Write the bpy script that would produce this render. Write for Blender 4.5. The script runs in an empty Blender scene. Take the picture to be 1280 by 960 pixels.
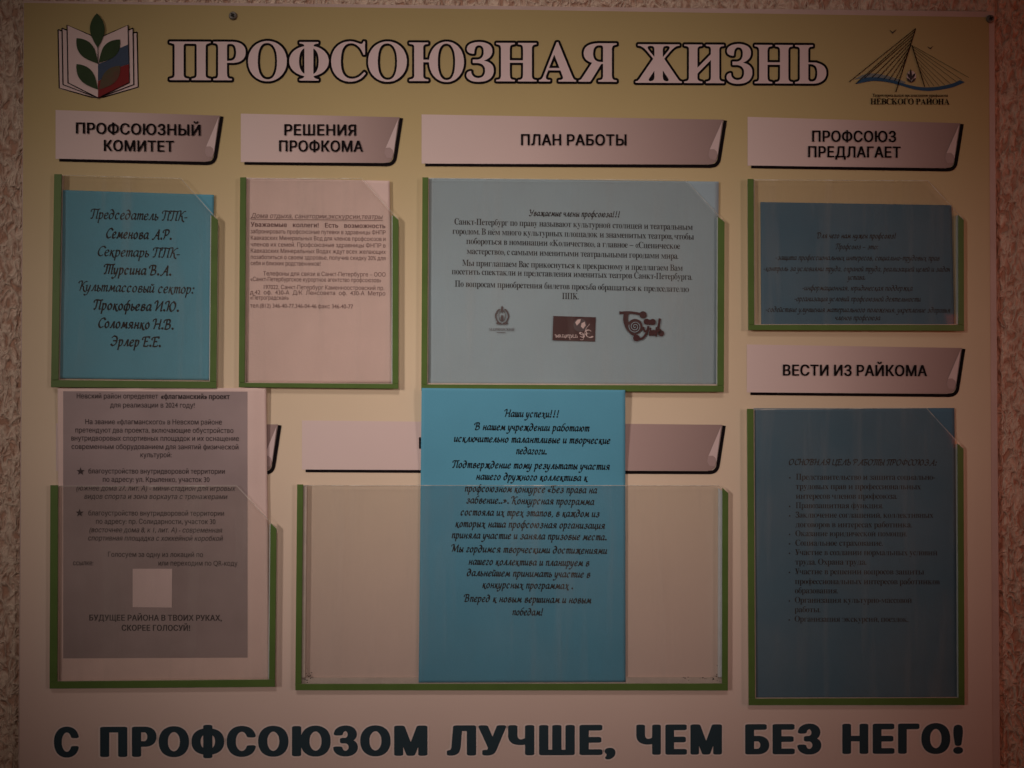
import bpy, math, random
from mathutils import Vector, Matrix, noise
from mathutils.geometry import tessellate_polygon

# ------------------------------------------------------------------ camera, world, lamps, exposure
scene = bpy.context.scene
C = scene.collection
D = 0.875                     # metres from lens to board
FOC = 1065.0                  # focal length in photo pixels (1280 wide)
HGT = 1.5                     # height of the board's centre above the floor
YAW, PIT, ROL = math.radians(-0.75217), math.radians(0.58419), math.radians(0.15521)
RM = Matrix.Rotation(YAW, 3, 'Y') @ Matrix.Rotation(PIT, 3, 'X') @ Matrix.Rotation(ROL, 3, 'Z')
STAND = Matrix.Translation((0, 0, HGT)) @ Matrix.Rotation(math.pi / 2, 4, 'X')   # board plane -> upright wall

cam = bpy.data.cameras.new('camera')
cam.sensor_width = 36.0
cam.lens = FOC / 1280 * 36.0
cam.clip_start = 0.01
cam.clip_end = 50
camo = bpy.data.objects.new('camera', cam)
C.objects.link(camo)
camo.matrix_world = STAND @ Matrix.Translation((0, 0, D)) @ RM.to_4x4()
scene.camera = camo

world = bpy.data.worlds.new('World')
scene.world = world
world.use_nodes = True
world.node_tree.nodes['Background'].inputs[0].default_value = (1.0, 0.62, 0.43, 1)
world.node_tree.nodes['Background'].inputs[1].default_value = 0.026


def lamp(name, kind, loc, aim, power, color, **kw):
    l = bpy.data.lights.new(name, kind)
    l.energy = power
    l.color = color
    for k, v in kw.items():
        setattr(l, k, v)
    o = bpy.data.objects.new(name, l)
    C.objects.link(o)
    d = (Vector(aim) - Vector(loc)).normalized()
    m = d.to_track_quat('-Z', 'Y').to_matrix().to_4x4()
    m.translation = Vector(loc)
    o.matrix_world = STAND @ m
    return o


SZ, PW, RAD, SCY, AX, AY = 18.5, 455, 0.30, 0.60, -0.04, 0.03
# three added oval spots that shape soft light and dim corners: left, above, right
for where, share in (((-2.2, 0.5, 1.9), 0.48), ((-0.2, 2.25, 1.9), 0.32), ((2.2, 0.4, 1.9), 0.20)):
    key = lamp('added_oval_spot', 'SPOT', where, (AX, AY, 0), PW * share, (1.0, 0.86, 0.785),
               spot_size=math.radians(SZ), spot_blend=1.0, shadow_soft_size=RAD)
    key.scale = (1.0, SCY, 1)
lamp('added_warm_light', 'AREA', (1.15, 0.05, 0.45), (0.55, 0.0, 0), 0.72, (1.0, 0.13, 0.04), shape='RECTANGLE', size=0.25, size_y=0.9)  # added red light that tints the right side of wall and board

scene.view_settings.view_transform = 'Standard'
scene.view_settings.look = 'None'
scene.view_settings.gamma = 1
scene.view_settings.exposure = 0.0
scene.cycles.use_denoising = True
scene.cycles.max_bounces = 8
scene.cycles.transparent_max_bounces = 16


# ------------------------------------------------------------------ helpers
def U(x, y, z=0.0):
    """photo point -> point on the plane z metres in front of the board face"""
    v = RM @ Vector(((x - 640) / FOC, -(y - 480) / FOC, -1.0))
    t = (D - z) / -v.z
    return Vector((v.x * t, v.y * t, z))


def tag(o, label=None, cat=None, group=None, kind=None):
    if label: o['label'] = label
    if cat: o['category'] = cat
    if group: o['group'] = group
    if kind: o['kind'] = kind
    return o


def link(name, mesh, mat=None, parent=None, at=None):
    """mesh is written in board coordinates; a top-level object gets its own origin at 'at'"""
    o = bpy.data.objects.new(name, mesh)
    C.objects.link(o)
    if mat: mesh.materials.append(mat)
    if parent is not None:
        o.parent = parent
        mesh.transform(Matrix.Translation(-ORG[parent.name]))
        ORG[o.name] = ORG[parent.name]
    else:
        at = Vector(at or (0, 0, 0))
        mesh.transform(Matrix.Translation(-at))
        o.matrix_world = STAND @ Matrix.Translation(at)
        ORG[o.name] = at
    return o


ORG = {}


def empty(name, at):
    o = bpy.data.objects.new(name, None)
    C.objects.link(o)
    o.empty_display_size = 0.02
    o.matrix_world = STAND @ Matrix.Translation(Vector(at))
    ORG[o.name] = Vector(at)
    return o


def mesh(verts, faces, smooth=False):
    m = bpy.data.meshes.new('m')
    m.from_pydata([tuple(v) for v in verts], [], faces)
    m.update()
    if smooth:
        m.polygons.foreach_set('use_smooth', [True] * len(m.polygons))
    return m


def poly_px(pts, z=0.0):
    """flat filled outline from photo points"""
    v = [U(x, y, z) for x, y in pts]
    tri = tessellate_polygon([v])
    tri = [t if (v[t[1]] - v[t[0]]).cross(v[t[2]] - v[t[0]]).z > 0 else (t[0], t[2], t[1]) for t in tri]
    return v, tri


def merge(parts):
    V, F = [], []
    for v, f in parts:
        n = len(V)
        V += list(v)
        F += [tuple(i + n for i in q) for q in f]
    return V, F


def prism(pts, z0, z1, bev=0.0, zp=None):
    """outline (photo points, read at height zp) extruded between two heights with a chamfered front edge"""
    zp = z1 if zp is None else zp
    P = [U(x, y, zp) for x, y in pts]
    A = sum(P[i].x * P[(i + 1) % len(P)].y - P[(i + 1) % len(P)].x * P[i].y for i in range(len(P)))
    if A < 0: P.reverse()
    n = len(P)
    lo = [Vector((p.x, p.y, z0)) for p in P]
    md = [Vector((p.x, p.y, z1 - bev)) for p in P]
    tp = []
    for i in range(n):
        a, b, c = P[i - 1], P[i], P[(i + 1) % n]
        d1 = (b - a); d1.z = 0; d1.normalize()
        d2 = (c - b); d2.z = 0; d2.normalize()
        n1 = Vector((-d1.y, d1.x, 0)); n2 = Vector((-d2.y, d2.x, 0))
        m = (n1 + n2)
        k = bev / max(0.3, (1 + n1.dot(n2)))
        tp.append(Vector((b.x, b.y, z1)) + m * k)
    V = lo + md + tp
    F = []
    for i in range(n):
        j = (i + 1) % n
        F.append((i, j, n + j, n + i))
        if bev > 0: F.append((n + i, n + j, 2 * n + j, 2 * n + i))
    top = [2 * n + i for i in range(n)] if bev > 0 else [n + i for i in range(n)]
    if bev <= 0: V = lo + md
    t = tessellate_polygon([[V[i] for i in top]])
    for q in t:
        a, b, c = (top[k] for k in q)
        if (V[b] - V[a]).cross(V[c] - V[a]).z < 0: b, c = c, b
        F.append((a, b, c))
        F.append((a % n, c % n, b % n))
    return V, F


def line_px(pts, w, z):
    """ribbon of width w photo pixels along points"""
    out = []
    n = len(pts)
    L, R = [], []
    for i, (x, y) in enumerate(pts):
        a = pts[max(0, i - 1)]; b = pts[min(n - 1, i + 1)]
        dx, dy = b[0] - a[0], b[1] - a[1]
        l = math.hypot(dx, dy) or 1
        ww = w[i] if isinstance(w, (list, tuple)) else w
        L.append(U(x - dy / l * ww / 2, y + dx / l * ww / 2, z)); R.append(U(x + dy / l * ww / 2, y - dx / l * ww / 2, z))
    V = L + R
    F = [(i, i + 1, n + i + 1, n + i) for i in range(n - 1)]
    return V, F


def disc_px(x, y, r, z, ry=None, n=20):
    ry = ry or r
    return poly_px([(x + r * math.cos(2 * math.pi * k / n), y + ry * math.sin(2 * math.pi * k / n)) for k in range(n)], z)


def spline(P, n=8):
    Q = [(2 * P[0][0] - P[1][0], 2 * P[0][1] - P[1][1])] + list(P) + [(2 * P[-1][0] - P[-2][0], 2 * P[-1][1] - P[-2][1])]
    out = []
    for i in range(1, len(Q) - 2):
        a, b, c, d = Q[i - 1:i + 3]
        for k in range(n):
            t = k / n
            out.append(tuple(.5 * (2 * b[j] + (c[j] - a[j]) * t + (2 * a[j] - 5 * b[j] + 4 * c[j] - d[j]) * t * t + (3 * b[j] - a[j] - 3 * c[j] + d[j]) * t ** 3) for j in (0, 1)))
    out.append(P[-1])
    return out


# ------------------------------------------------------------------ lettering
# outlines in thousandths of an em: advance, then closed contours x,y,x,y...
FONT = {
'B': {
'!': [301, [126,-19,140,-22,173,-21,212,-4,230,14,237,31,236,75,226,92,207,110,179,122,123,122,96,110,72,86,65,64,65,31,69,19,76,8,90,-4], [126,192,140,189,168,191,184,200,197,219,204,275,209,292,210,314,215,331,215,353,220,369,221,392,226,408,226,431,231,447,232,608,226,642,219,664,209,681,201,687,173,700,123,700,107,693,96,683,78,653,65,586,65,486,70,469,71,431,76,414,76,392,81,375,88,314,98,264,99,242,111,203]],
',': [249, [60,-125,73,-128,101,-126,162,-93,191,-64,213,-19,221,25,220,42,213,75,202,97,190,111,179,121,157,132,84,132,60,119,39,97,32,69,32,58,39,36,49,19,75,3,85,-14,80,-47,69,-69,54,-86,49,-97,49,-114,51,-119]],
'«': [520, [176,-8,190,-11,284,-11,296,-7,303,3,302,14,168,218,166,225,168,232,302,436,303,447,301,453,284,461,184,461,162,450,17,231,17,219,155,8,162,0], [376,-8,390,-11,490,-11,501,-7,509,3,502,19,405,164,369,225,405,286,502,431,509,447,506,453,496,459,390,461,379,459,366,453,255,286,222,231,225,214,255,164,361,3]],
'»': [520, [21,-8,34,-11,129,-11,140,-9,153,-3,236,119,298,219,296,236,236,331,158,447,140,459,29,461,18,457,10,447,11,442,61,364,147,236,150,225,147,214,11,8,12,-2], [226,-8,240,-11,334,-11,346,-9,357,-3,502,219,502,231,486,258,368,438,357,453,346,459,234,461,223,457,215,447,217,436,347,242,353,225,347,208,217,14,215,3,218,-3]],
'А': [716, [21,-8,34,-11,140,-11,151,-9,162,-3,174,19,232,186,235,192,246,194,473,194,483,186,491,169,544,14,555,-3,573,-11,679,-11,690,-9,701,-2,704,8,697,31,672,92,452,697,441,725,434,732,418,739,301,739,284,735,272,725,17,25,10,3,12,-3], [279,295,273,303,278,319,336,486,344,519,351,537,357,541,363,531,442,303,439,297,429,294]],
'Б': [672, [82,-8,96,-11,407,-11,446,-5,473,2,534,29,557,45,573,61,587,75,602,97,613,119,626,158,626,181,631,197,631,231,626,247,626,269,613,308,597,336,575,364,546,387,501,410,446,427,407,433,234,433,224,436,221,447,221,619,224,631,234,633,551,635,562,642,565,653,565,725,557,735,540,739,96,739,84,737,73,730,71,719,71,8,74,-3], [229,95,223,98,221,108,221,319,224,331,234,333,340,333,362,328,390,327,430,314,468,277,481,242,481,186,469,153,454,131,442,119,412,102,384,95]],
'В': [682, [82,-8,96,-11,423,-11,462,-5,507,7,562,35,593,58,613,86,624,108,636,142,638,164,642,181,642,208,638,225,636,253,624,286,604,319,570,353,519,381,522,386,557,406,576,425,602,464,609,492,609,581,597,619,575,658,551,683,529,698,473,726,418,739,96,739,84,737,73,730,71,719,71,8,74,-3], [229,95,223,98,221,108,221,303,224,314,234,317,390,316,429,304,451,289,468,271,483,247,491,225,492,175,484,151,470,131,453,114,440,107,396,95], [229,417,223,420,221,431,221,619,224,631,234,633,379,633,418,621,448,592,458,575,465,553,465,508,447,469,423,445,398,431,379,424,357,422,340,417]],
'Г': [603, [82,-8,96,-11,201,-11,212,-7,220,3,221,619,223,630,234,633,557,635,568,642,571,653,570,725,562,735,546,739,96,739,84,737,73,730,71,719,71,8,74,-3]],
'Д': [843, [43,-164,57,-167,151,-167,162,-165,173,-158,176,-147,177,-19,180,-14,190,-11,657,-12,662,-15,665,-25,665,-147,668,-158,679,-165,690,-167,790,-166,806,-158,809,-147,809,81,801,90,790,94,740,95,734,98,732,108,732,719,729,731,718,737,707,739,246,739,234,737,224,731,215,708,215,658,210,642,209,586,204,569,204,519,199,503,198,458,193,436,192,386,188,369,187,342,182,325,181,303,163,219,136,147,125,125,107,101,96,95,46,93,35,86,32,81,32,-147,35,-158], [279,95,273,103,291,142,302,175,331,314,332,342,337,358,338,397,342,414,343,464,348,486,349,536,354,553,354,603,362,630,373,633,568,633,578,631,582,619,582,108,579,98,568,94]],
'Е': [628, [82,-8,96,-11,557,-11,568,-9,579,-2,582,8,581,81,579,86,568,93,234,94,224,97,221,108,221,303,224,314,234,317,529,317,545,325,548,336,548,408,545,414,534,421,234,422,224,425,221,436,221,619,223,630,234,633,562,635,573,642,576,653,576,725,568,735,551,739,96,739,84,737,73,730,71,719,71,8,74,-3]],
'З': [645, [271,-19,284,-22,368,-22,429,-9,484,13,512,29,542,53,568,84,591,131,598,158,598,242,586,281,575,303,534,344,512,360,481,375,480,381,518,406,537,425,563,469,576,525,576,564,563,614,547,647,526,675,473,715,423,737,357,750,296,750,279,745,257,744,212,732,173,715,140,694,99,653,72,603,65,581,65,542,68,536,79,529,196,529,207,537,217,581,240,611,268,631,312,644,346,643,384,626,407,605,419,581,426,558,426,514,419,492,409,475,375,442,346,429,323,427,307,423,246,422,234,418,227,408,226,342,229,331,246,323,323,322,357,315,390,304,421,281,441,253,454,214,452,181,446,161,431,136,401,106,384,96,340,84,307,84,262,96,227,119,206,153,196,191,184,198,68,200,57,196,49,186,49,158,61,114,84,73,112,45,140,24,184,2,240,-15]],
'И': [778, [82,-8,96,-11,218,-11,229,-9,240,-3,539,469,551,487,557,488,559,469,560,3,568,-7,584,-11,684,-11,701,-3,704,8,704,719,701,731,690,737,679,739,557,739,540,731,269,303,229,242,223,241,221,258,220,725,212,735,196,739,90,739,74,731,71,719,71,8,74,-3]],
'Й': [778, [82,-8,96,-11,218,-11,229,-9,240,-3,539,469,551,487,557,488,559,469,560,3,568,-7,584,-11,684,-11,701,-3,704,8,704,719,701,731,690,737,679,739,557,739,540,731,269,303,229,242,223,241,221,258,220,725,212,735,196,739,90,739,74,731,71,719,71,8,74,-3], [337,797,351,794,434,795,457,802,501,824,534,857,552,892,559,914,559,936,557,947,540,955,451,954,440,947,436,919,426,903,407,885,390,878,373,885,354,903,344,919,340,947,329,954,246,956,229,951,221,942,221,919,228,892,250,853,279,824]],
'К': [697, [82,-8,96,-11,196,-11,207,-9,218,-2,221,8,221,303,223,313,234,317,268,317,279,314,518,-4,540,-11,657,-11,668,-9,679,-3,680,8,673,21,423,351,408,375,423,399,657,701,669,719,668,731,657,737,646,739,523,739,505,731,287,442,273,425,262,422,229,423,221,431,221,719,218,730,207,737,196,739,90,739,74,731,71,719,71,8,74,-3]],
'Л': [773, [43,-8,57,-11,134,-11,184,2,229,28,251,51,268,78,280,108,298,192,299,219,304,236,304,286,309,303,310,353,315,369,315,425,320,442,321,492,326,508,326,558,331,575,332,625,335,631,346,633,540,633,551,630,554,619,554,3,562,-7,579,-11,679,-11,695,-3,698,8,698,719,695,731,684,737,673,739,218,739,207,737,196,731,193,719,192,681,188,664,187,608,182,592,181,542,176,525,176,475,171,453,170,403,165,386,165,336,160,314,159,264,154,247,154,214,148,186,136,142,125,119,112,106,96,96,51,94,34,86,32,75,32,3,35,-3]],
'М': [928, [82,-8,96,-11,196,-11,207,-7,215,3,215,408,218,428,223,426,230,414,393,3,401,-7,418,-11,512,-11,529,-4,535,3,689,397,701,425,707,428,709,403,710,3,718,-7,734,-11,834,-11,851,-3,854,8,854,719,851,731,840,737,829,739,690,739,679,737,668,730,468,211,462,211,456,225,413,342,262,726,246,737,234,739,96,739,84,737,74,731,71,719,71,8,74,-3]],
'Н': [769, [82,-8,96,-11,196,-11,207,-9,218,-2,221,8,221,308,223,319,234,322,534,322,545,319,548,308,548,8,551,-2,562,-9,573,-11,679,-11,695,-3,698,8,698,719,695,731,679,739,573,739,562,737,551,730,548,719,548,436,546,426,534,422,234,422,224,425,221,436,221,719,218,730,207,737,196,739,90,739,74,731,71,719,71,8,74,-3]],
'О': [792, [348,-19,362,-22,434,-22,457,-17,479,-16,523,-4,562,13,608,42,634,61,659,86,691,131,719,186,730,219,742,275,743,297,748,319,748,403,743,425,742,453,730,508,719,542,697,586,679,616,654,647,634,666,608,686,590,698,534,726,473,744,446,745,429,750,368,750,296,739,234,715,177,681,126,631,100,592,67,519,49,442,48,392,43,375,43,358,48,336,49,286,54,269,54,253,72,192,100,136,126,97,162,61,177,47,212,24,257,2,290,-9,318,-16], [368,91,318,107,284,129,260,153,239,181,211,236,193,308,193,419,206,475,216,503,239,547,276,592,318,620,346,632,373,639,418,639,462,626,501,604,543,564,558,542,580,497,598,431,599,397,604,381,604,347,599,331,598,297,591,264,575,219,558,186,543,164,503,125,462,102,418,89]],
'П': [769, [82,-8,96,-11,201,-11,212,-7,220,3,221,619,223,630,234,633,534,633,546,630,548,619,549,3,557,-7,573,-11,679,-11,695,-3,698,8,698,719,695,731,684,737,673,739,96,739,84,737,74,731,71,719,71,8,74,-3]],
'Р': [665, [82,-8,96,-11,196,-11,207,-9,218,-2,221,8,221,242,224,253,234,256,412,256,468,268,518,290,553,314,570,331,591,358,608,392,626,453,626,542,613,592,591,636,562,672,518,704,468,726,407,739,96,739,84,737,73,730,71,719,71,8,74,-3], [229,356,223,359,221,369,221,619,223,630,234,633,373,633,401,626,425,614,458,581,474,542,481,508,481,486,474,453,457,412,423,379,384,363,351,361,329,356]],
'С': [759, [348,-19,362,-22,434,-22,457,-17,479,-16,523,-4,601,35,637,64,675,108,694,142,708,175,719,219,717,231,701,239,584,237,569,225,557,189,540,162,497,119,446,96,418,89,379,89,346,96,318,107,273,139,239,181,212,234,200,275,193,314,193,419,206,475,239,547,257,571,279,594,318,620,346,632,373,639,418,639,446,632,496,610,534,572,555,542,569,503,582,492,596,489,696,489,707,491,718,498,720,503,713,531,696,583,675,619,643,658,603,692,590,699,534,726,473,744,446,745,429,750,368,750,296,739,234,715,177,681,126,631,100,592,67,519,49,442,48,392,43,375,43,358,48,336,49,286,54,269,54,253,72,192,100,136,126,97,162,61,177,47,212,24,257,2,290,-9,318,-16]],
'Т': [671, [276,-8,290,-11,390,-11,401,-7,409,3,410,625,413,631,423,633,612,633,629,638,637,647,637,719,634,731,623,737,57,739,46,737,34,730,32,719,32,647,35,642,46,635,251,633,261,631,265,625,265,8,268,-3]],
'У': [654, [121,-8,134,-11,234,-11,273,-4,301,7,329,24,358,53,391,114,413,164,439,231,641,714,642,725,634,735,618,739,512,739,501,737,490,731,478,708,444,625,436,597,372,442,341,353,334,346,328,353,291,453,168,731,157,737,146,739,29,739,12,731,11,719,258,181,261,169,260,158,247,125,223,102,201,95,129,94,112,86,109,75,110,3,112,-3]],
'Ф': [856, [365,-53,379,-56,479,-56,492,-53,501,-47,503,-42,504,31,508,42,546,45,612,63,651,79,701,111,731,136,769,186,797,247,809,303,809,419,804,453,786,508,752,564,697,619,679,632,623,660,568,677,508,686,504,697,503,764,496,773,484,777,379,778,365,775,357,769,354,764,354,697,350,686,290,677,246,665,207,649,162,622,121,586,89,542,67,497,56,464,49,431,48,392,43,369,43,353,48,336,49,297,56,264,67,231,94,175,115,147,140,122,184,90,229,68,279,52,312,45,350,42,354,31,354,-42,357,-47], [334,157,312,163,262,190,243,208,222,236,206,269,194,308,191,364,193,414,200,442,223,493,248,525,279,548,301,559,340,572,350,569,354,558,354,169,350,158], [512,156,507,159,504,169,504,558,507,569,512,571,540,565,568,554,590,539,626,503,652,453,665,397,665,325,659,297,652,275,630,231,607,203,579,179,557,168]],
'Х': [708, [26,-8,40,-11,151,-11,162,-9,175,-3,297,169,346,243,351,249,357,250,511,25,533,-3,546,-9,557,-11,673,-11,690,-3,691,8,686,19,467,336,443,375,450,392,673,712,676,719,673,731,662,737,651,739,540,739,522,731,472,664,357,495,351,497,340,512,330,531,202,719,192,731,179,737,168,739,51,739,35,731,33,719,39,708,247,408,268,375,268,369,22,19,16,3,18,-3]],
'Ш': [983, [82,-8,96,-11,884,-11,896,-9,906,-3,909,8,909,719,906,731,890,739,790,739,773,735,765,725,765,108,762,98,751,94,579,94,569,97,565,103,565,719,562,731,551,737,540,739,440,739,429,735,421,725,421,108,418,98,407,94,234,94,224,97,221,108,220,725,212,735,196,739,90,739,74,731,71,719,71,8,74,-3]],
'Щ': [997, [849,-164,862,-167,962,-166,979,-158,982,-147,981,81,973,90,962,94,918,95,912,98,909,108,909,719,906,731,890,739,790,739,773,735,765,725,765,108,762,98,751,94,579,94,569,97,565,103,565,719,562,731,551,737,540,739,440,739,429,735,421,725,421,108,418,98,407,94,234,94,224,97,221,108,220,725,212,735,196,739,90,739,74,731,71,719,71,8,74,-3,84,-9,96,-11,829,-12,834,-15,837,-25,838,-153,840,-158]],
'Ы': [905, [82,-8,96,-11,412,-11,479,2,540,29,562,45,598,81,619,114,637,169,637,269,630,303,597,364,568,393,512,426,484,437,429,450,234,450,223,454,221,464,221,719,217,731,201,739,90,739,79,735,71,725,71,8,74,-3], [693,-8,707,-11,812,-11,823,-7,831,3,832,719,829,731,812,739,701,739,690,735,682,725,682,8,685,-3], [229,89,223,93,221,103,221,336,224,347,234,350,351,350,373,345,396,344,440,326,470,297,486,269,492,242,492,203,477,158,451,122,423,104,396,95,373,94,351,89]],
'Ю': [1042, [598,-19,612,-22,684,-22,707,-17,729,-16,773,-4,812,13,884,61,909,86,941,131,969,186,987,247,992,275,993,297,998,314,998,403,993,425,992,453,980,508,968,544,930,614,898,653,857,687,787,725,751,737,723,744,696,745,673,750,612,750,596,745,573,744,540,737,496,721,462,704,423,678,373,627,350,592,317,519,310,497,296,420,284,417,229,417,223,420,221,431,221,719,218,730,207,737,196,739,96,739,79,735,73,730,71,719,71,8,74,-3,90,-11,196,-11,207,-9,218,-2,221,8,221,308,229,316,284,317,295,314,298,308,304,253,322,192,350,136,376,97,423,50,462,24,507,2,540,-9,568,-16], [618,91,568,107,534,129,510,153,489,181,461,236,443,308,443,419,456,475,466,503,489,547,526,592,568,620,596,632,623,639,668,639,712,626,751,604,793,564,808,542,830,497,848,431,849,397,854,381,854,347,849,331,848,297,841,264,825,219,808,186,793,164,753,125,712,102,668,89]],
'Я': [672, [32,-8,46,-11,157,-11,168,-9,180,-3,219,64,325,264,329,269,340,272,440,272,450,269,453,264,454,8,457,-3,468,-9,479,-11,579,-11,595,-3,598,8,598,719,595,731,584,737,573,739,262,739,201,726,162,710,116,681,90,655,61,603,49,564,43,525,43,481,48,464,49,442,62,400,87,358,123,322,168,298,172,292,102,158,23,16,21,3,24,-3], [290,379,251,391,227,408,211,431,200,453,193,475,193,531,200,558,211,581,246,615,268,626,296,633,440,633,450,631,454,619,454,392,451,381,440,378]],
'а': [586, [182,-19,196,-22,296,-22,340,-9,373,6,379,5,390,-7,407,-11,507,-11,518,-7,526,3,526,369,521,392,519,419,508,453,497,475,479,500,451,521,396,548,340,561,251,561,212,555,173,543,112,511,68,466,50,431,49,419,51,414,73,402,134,384,168,384,186,392,210,425,234,443,273,459,307,461,342,447,365,425,374,408,381,381,381,364,377,353,368,343,329,334,301,333,284,328,262,327,246,323,190,316,146,304,90,276,68,261,50,236,39,214,32,192,32,114,39,92,55,58,71,36,101,13,146,-9], [234,79,201,95,189,108,178,131,176,164,193,197,223,215,268,227,323,234,340,239,373,242,379,240,382,231,381,186,369,147,354,125,325,97,301,85,279,78]],
'в': [590, [71,-8,84,-11,396,-11,446,2,490,24,520,47,536,69,552,108,554,181,547,203,531,231,501,261,466,281,462,286,466,292,496,307,509,319,524,342,531,364,530,436,513,475,484,505,451,526,412,543,384,550,351,550,334,555,84,556,73,554,62,547,59,536,59,8,62,-3], [207,89,201,93,198,103,198,219,202,231,212,233,323,233,362,227,384,214,397,197,408,169,409,147,401,124,379,102,368,96,334,89], [207,328,201,331,198,342,198,436,201,446,207,450,329,450,357,443,362,439,379,421,386,408,387,381,384,367,371,347,351,335,323,328]],
'г': [464, [71,-8,84,-11,184,-11,196,-7,203,3,204,436,207,446,218,450,446,452,456,458,459,469,459,542,451,551,434,556,84,556,73,554,62,547,59,536,59,8,62,-3]],
'е': [607, [254,-19,268,-22,373,-22,407,-15,440,-4,473,13,508,36,523,50,552,92,565,125,562,136,551,143,473,161,440,161,424,153,404,119,379,96,357,85,334,79,307,78,279,85,240,106,218,129,194,169,182,214,182,225,190,233,551,233,562,235,573,242,576,253,576,292,571,314,570,347,563,381,552,414,536,447,520,469,475,514,434,537,384,555,351,561,262,561,229,554,196,543,162,526,118,494,89,458,61,408,43,353,37,314,38,214,56,142,83,86,118,45,162,13,196,-4,229,-15], [190,328,184,336,189,358,215,408,251,443,273,454,307,461,340,454,362,443,390,417,413,381,425,336,422,331,412,328]],
'ж': [835, [32,-8,46,-11,157,-11,179,-4,340,199,346,197,348,186,349,3,351,-3,362,-9,468,-11,484,-2,487,8,488,192,490,198,496,199,504,192,657,-4,679,-11,790,-11,807,-7,814,3,807,21,626,247,608,275,621,297,801,518,813,536,812,547,801,554,790,556,679,556,662,551,637,525,496,342,490,341,487,358,487,536,484,547,468,555,362,554,351,547,348,536,348,358,346,341,340,342,215,503,173,551,157,556,46,556,29,551,21,542,34,518,229,281,229,275,218,257,28,19,21,3,24,-3]],
'з': [521, [198,-14,212,-17,312,-16,346,-9,379,2,431,31,462,61,479,89,487,114,487,186,475,219,440,255,399,281,400,286,423,300,448,325,463,353,470,386,471,408,458,458,443,486,408,519,368,543,329,555,296,561,223,561,207,556,184,554,140,537,96,510,79,494,61,469,49,442,43,403,51,393,62,389,168,391,179,397,194,431,207,444,234,459,257,466,273,465,296,455,318,432,324,414,324,375,307,347,290,335,262,324,196,321,185,314,182,303,182,253,185,242,201,234,262,233,290,226,307,216,335,186,342,164,341,142,334,124,309,97,301,91,262,80,229,85,201,100,184,118,173,136,157,144,51,144,40,140,32,131,32,119,39,92,50,69,68,47,96,24,138,3,173,-9]],
'и': [617, [71,-8,84,-11,179,-11,190,-9,203,-3,394,286,401,294,407,294,409,281,409,8,412,-2,423,-9,434,-11,534,-11,551,-3,554,8,554,536,551,547,540,554,529,556,434,555,418,547,225,258,212,241,207,241,204,258,204,536,201,547,190,554,179,556,79,555,62,547,59,536,59,8,62,-3]],
'й': [617, [71,-8,84,-11,179,-11,190,-9,203,-3,394,286,401,294,407,294,409,281,409,8,412,-2,423,-9,434,-11,534,-11,551,-3,554,8,554,536,551,547,540,554,529,556,434,555,418,547,225,258,212,241,207,241,204,258,204,536,201,547,190,554,179,556,79,555,62,547,59,536,59,8,62,-3], [282,608,296,606,329,606,362,613,401,629,434,650,458,681,469,703,476,725,476,753,473,758,457,766,373,765,362,758,352,731,343,714,329,702,307,694,294,697,276,714,261,742,257,758,246,765,157,766,140,758,138,747,144,714,155,686,171,664,194,642,223,624,251,613]],
'к': [568, [71,-8,84,-11,179,-11,190,-9,201,-2,204,8,204,203,207,213,218,217,229,215,237,208,382,19,407,-7,423,-11,540,-11,551,-9,562,-3,563,8,557,21,360,269,356,281,365,297,551,518,563,536,562,547,551,554,540,556,423,556,401,548,212,323,206,325,204,336,204,536,201,547,190,554,179,556,79,555,62,547,59,536,59,8,62,-3]],
'л': [602, [10,-8,23,-11,90,-11,123,-4,164,14,202,53,224,103,242,192,243,225,248,247,249,336,254,358,254,442,258,447,268,450,384,450,395,447,398,442,398,8,401,-2,412,-9,423,-11,523,-11,540,-3,543,8,543,536,540,547,529,554,518,556,140,556,129,554,118,547,115,536,115,436,109,414,109,303,104,286,104,225,99,208,98,181,86,136,75,114,65,103,51,95,18,94,1,86,-2,75,-1,3,1,-3]],
'м': [795, [71,-8,84,-11,179,-11,190,-9,201,-2,204,8,204,253,207,277,212,275,322,14,334,-4,351,-11,440,-11,451,-9,462,-3,502,86,561,231,579,269,584,272,587,247,587,8,590,-2,601,-9,612,-11,712,-11,729,-3,732,8,732,536,729,547,718,554,707,556,568,556,557,554,545,547,511,469,404,203,401,197,396,196,251,543,234,554,223,556,84,556,73,554,62,547,59,536,59,8,62,-3]],
'н': [614, [71,-8,84,-11,179,-11,190,-9,201,-2,204,8,204,214,207,224,218,228,396,228,406,225,409,214,409,8,412,-2,423,-9,434,-11,534,-11,551,-3,554,8,554,536,551,547,540,554,529,556,429,555,413,547,409,536,409,342,407,331,396,328,218,328,208,331,204,342,204,536,201,547,190,554,179,556,79,555,62,547,59,536,59,8,62,-3]],
'о': [623, [248,-19,262,-22,362,-22,396,-15,429,-4,462,13,508,47,536,81,563,131,580,181,587,225,587,319,574,375,563,408,534,460,490,505,468,521,412,548,357,561,262,561,229,554,173,532,140,511,90,460,61,408,44,358,37,314,38,214,56,142,78,97,110,53,146,24,196,-4], [296,79,261,92,217,136,194,181,188,208,182,236,182,297,189,336,200,369,221,408,257,443,279,454,312,461,346,454,368,443,408,403,424,369,442,308,443,236,430,181,404,131,362,91,323,78]],
'п': [613, [71,-8,84,-11,184,-11,196,-7,203,3,204,436,207,446,218,450,396,450,407,446,409,436,410,3,418,-7,434,-11,529,-11,545,-3,548,8,548,536,545,547,534,554,523,556,84,556,73,554,62,547,59,536,59,8,62,-3]],
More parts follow.
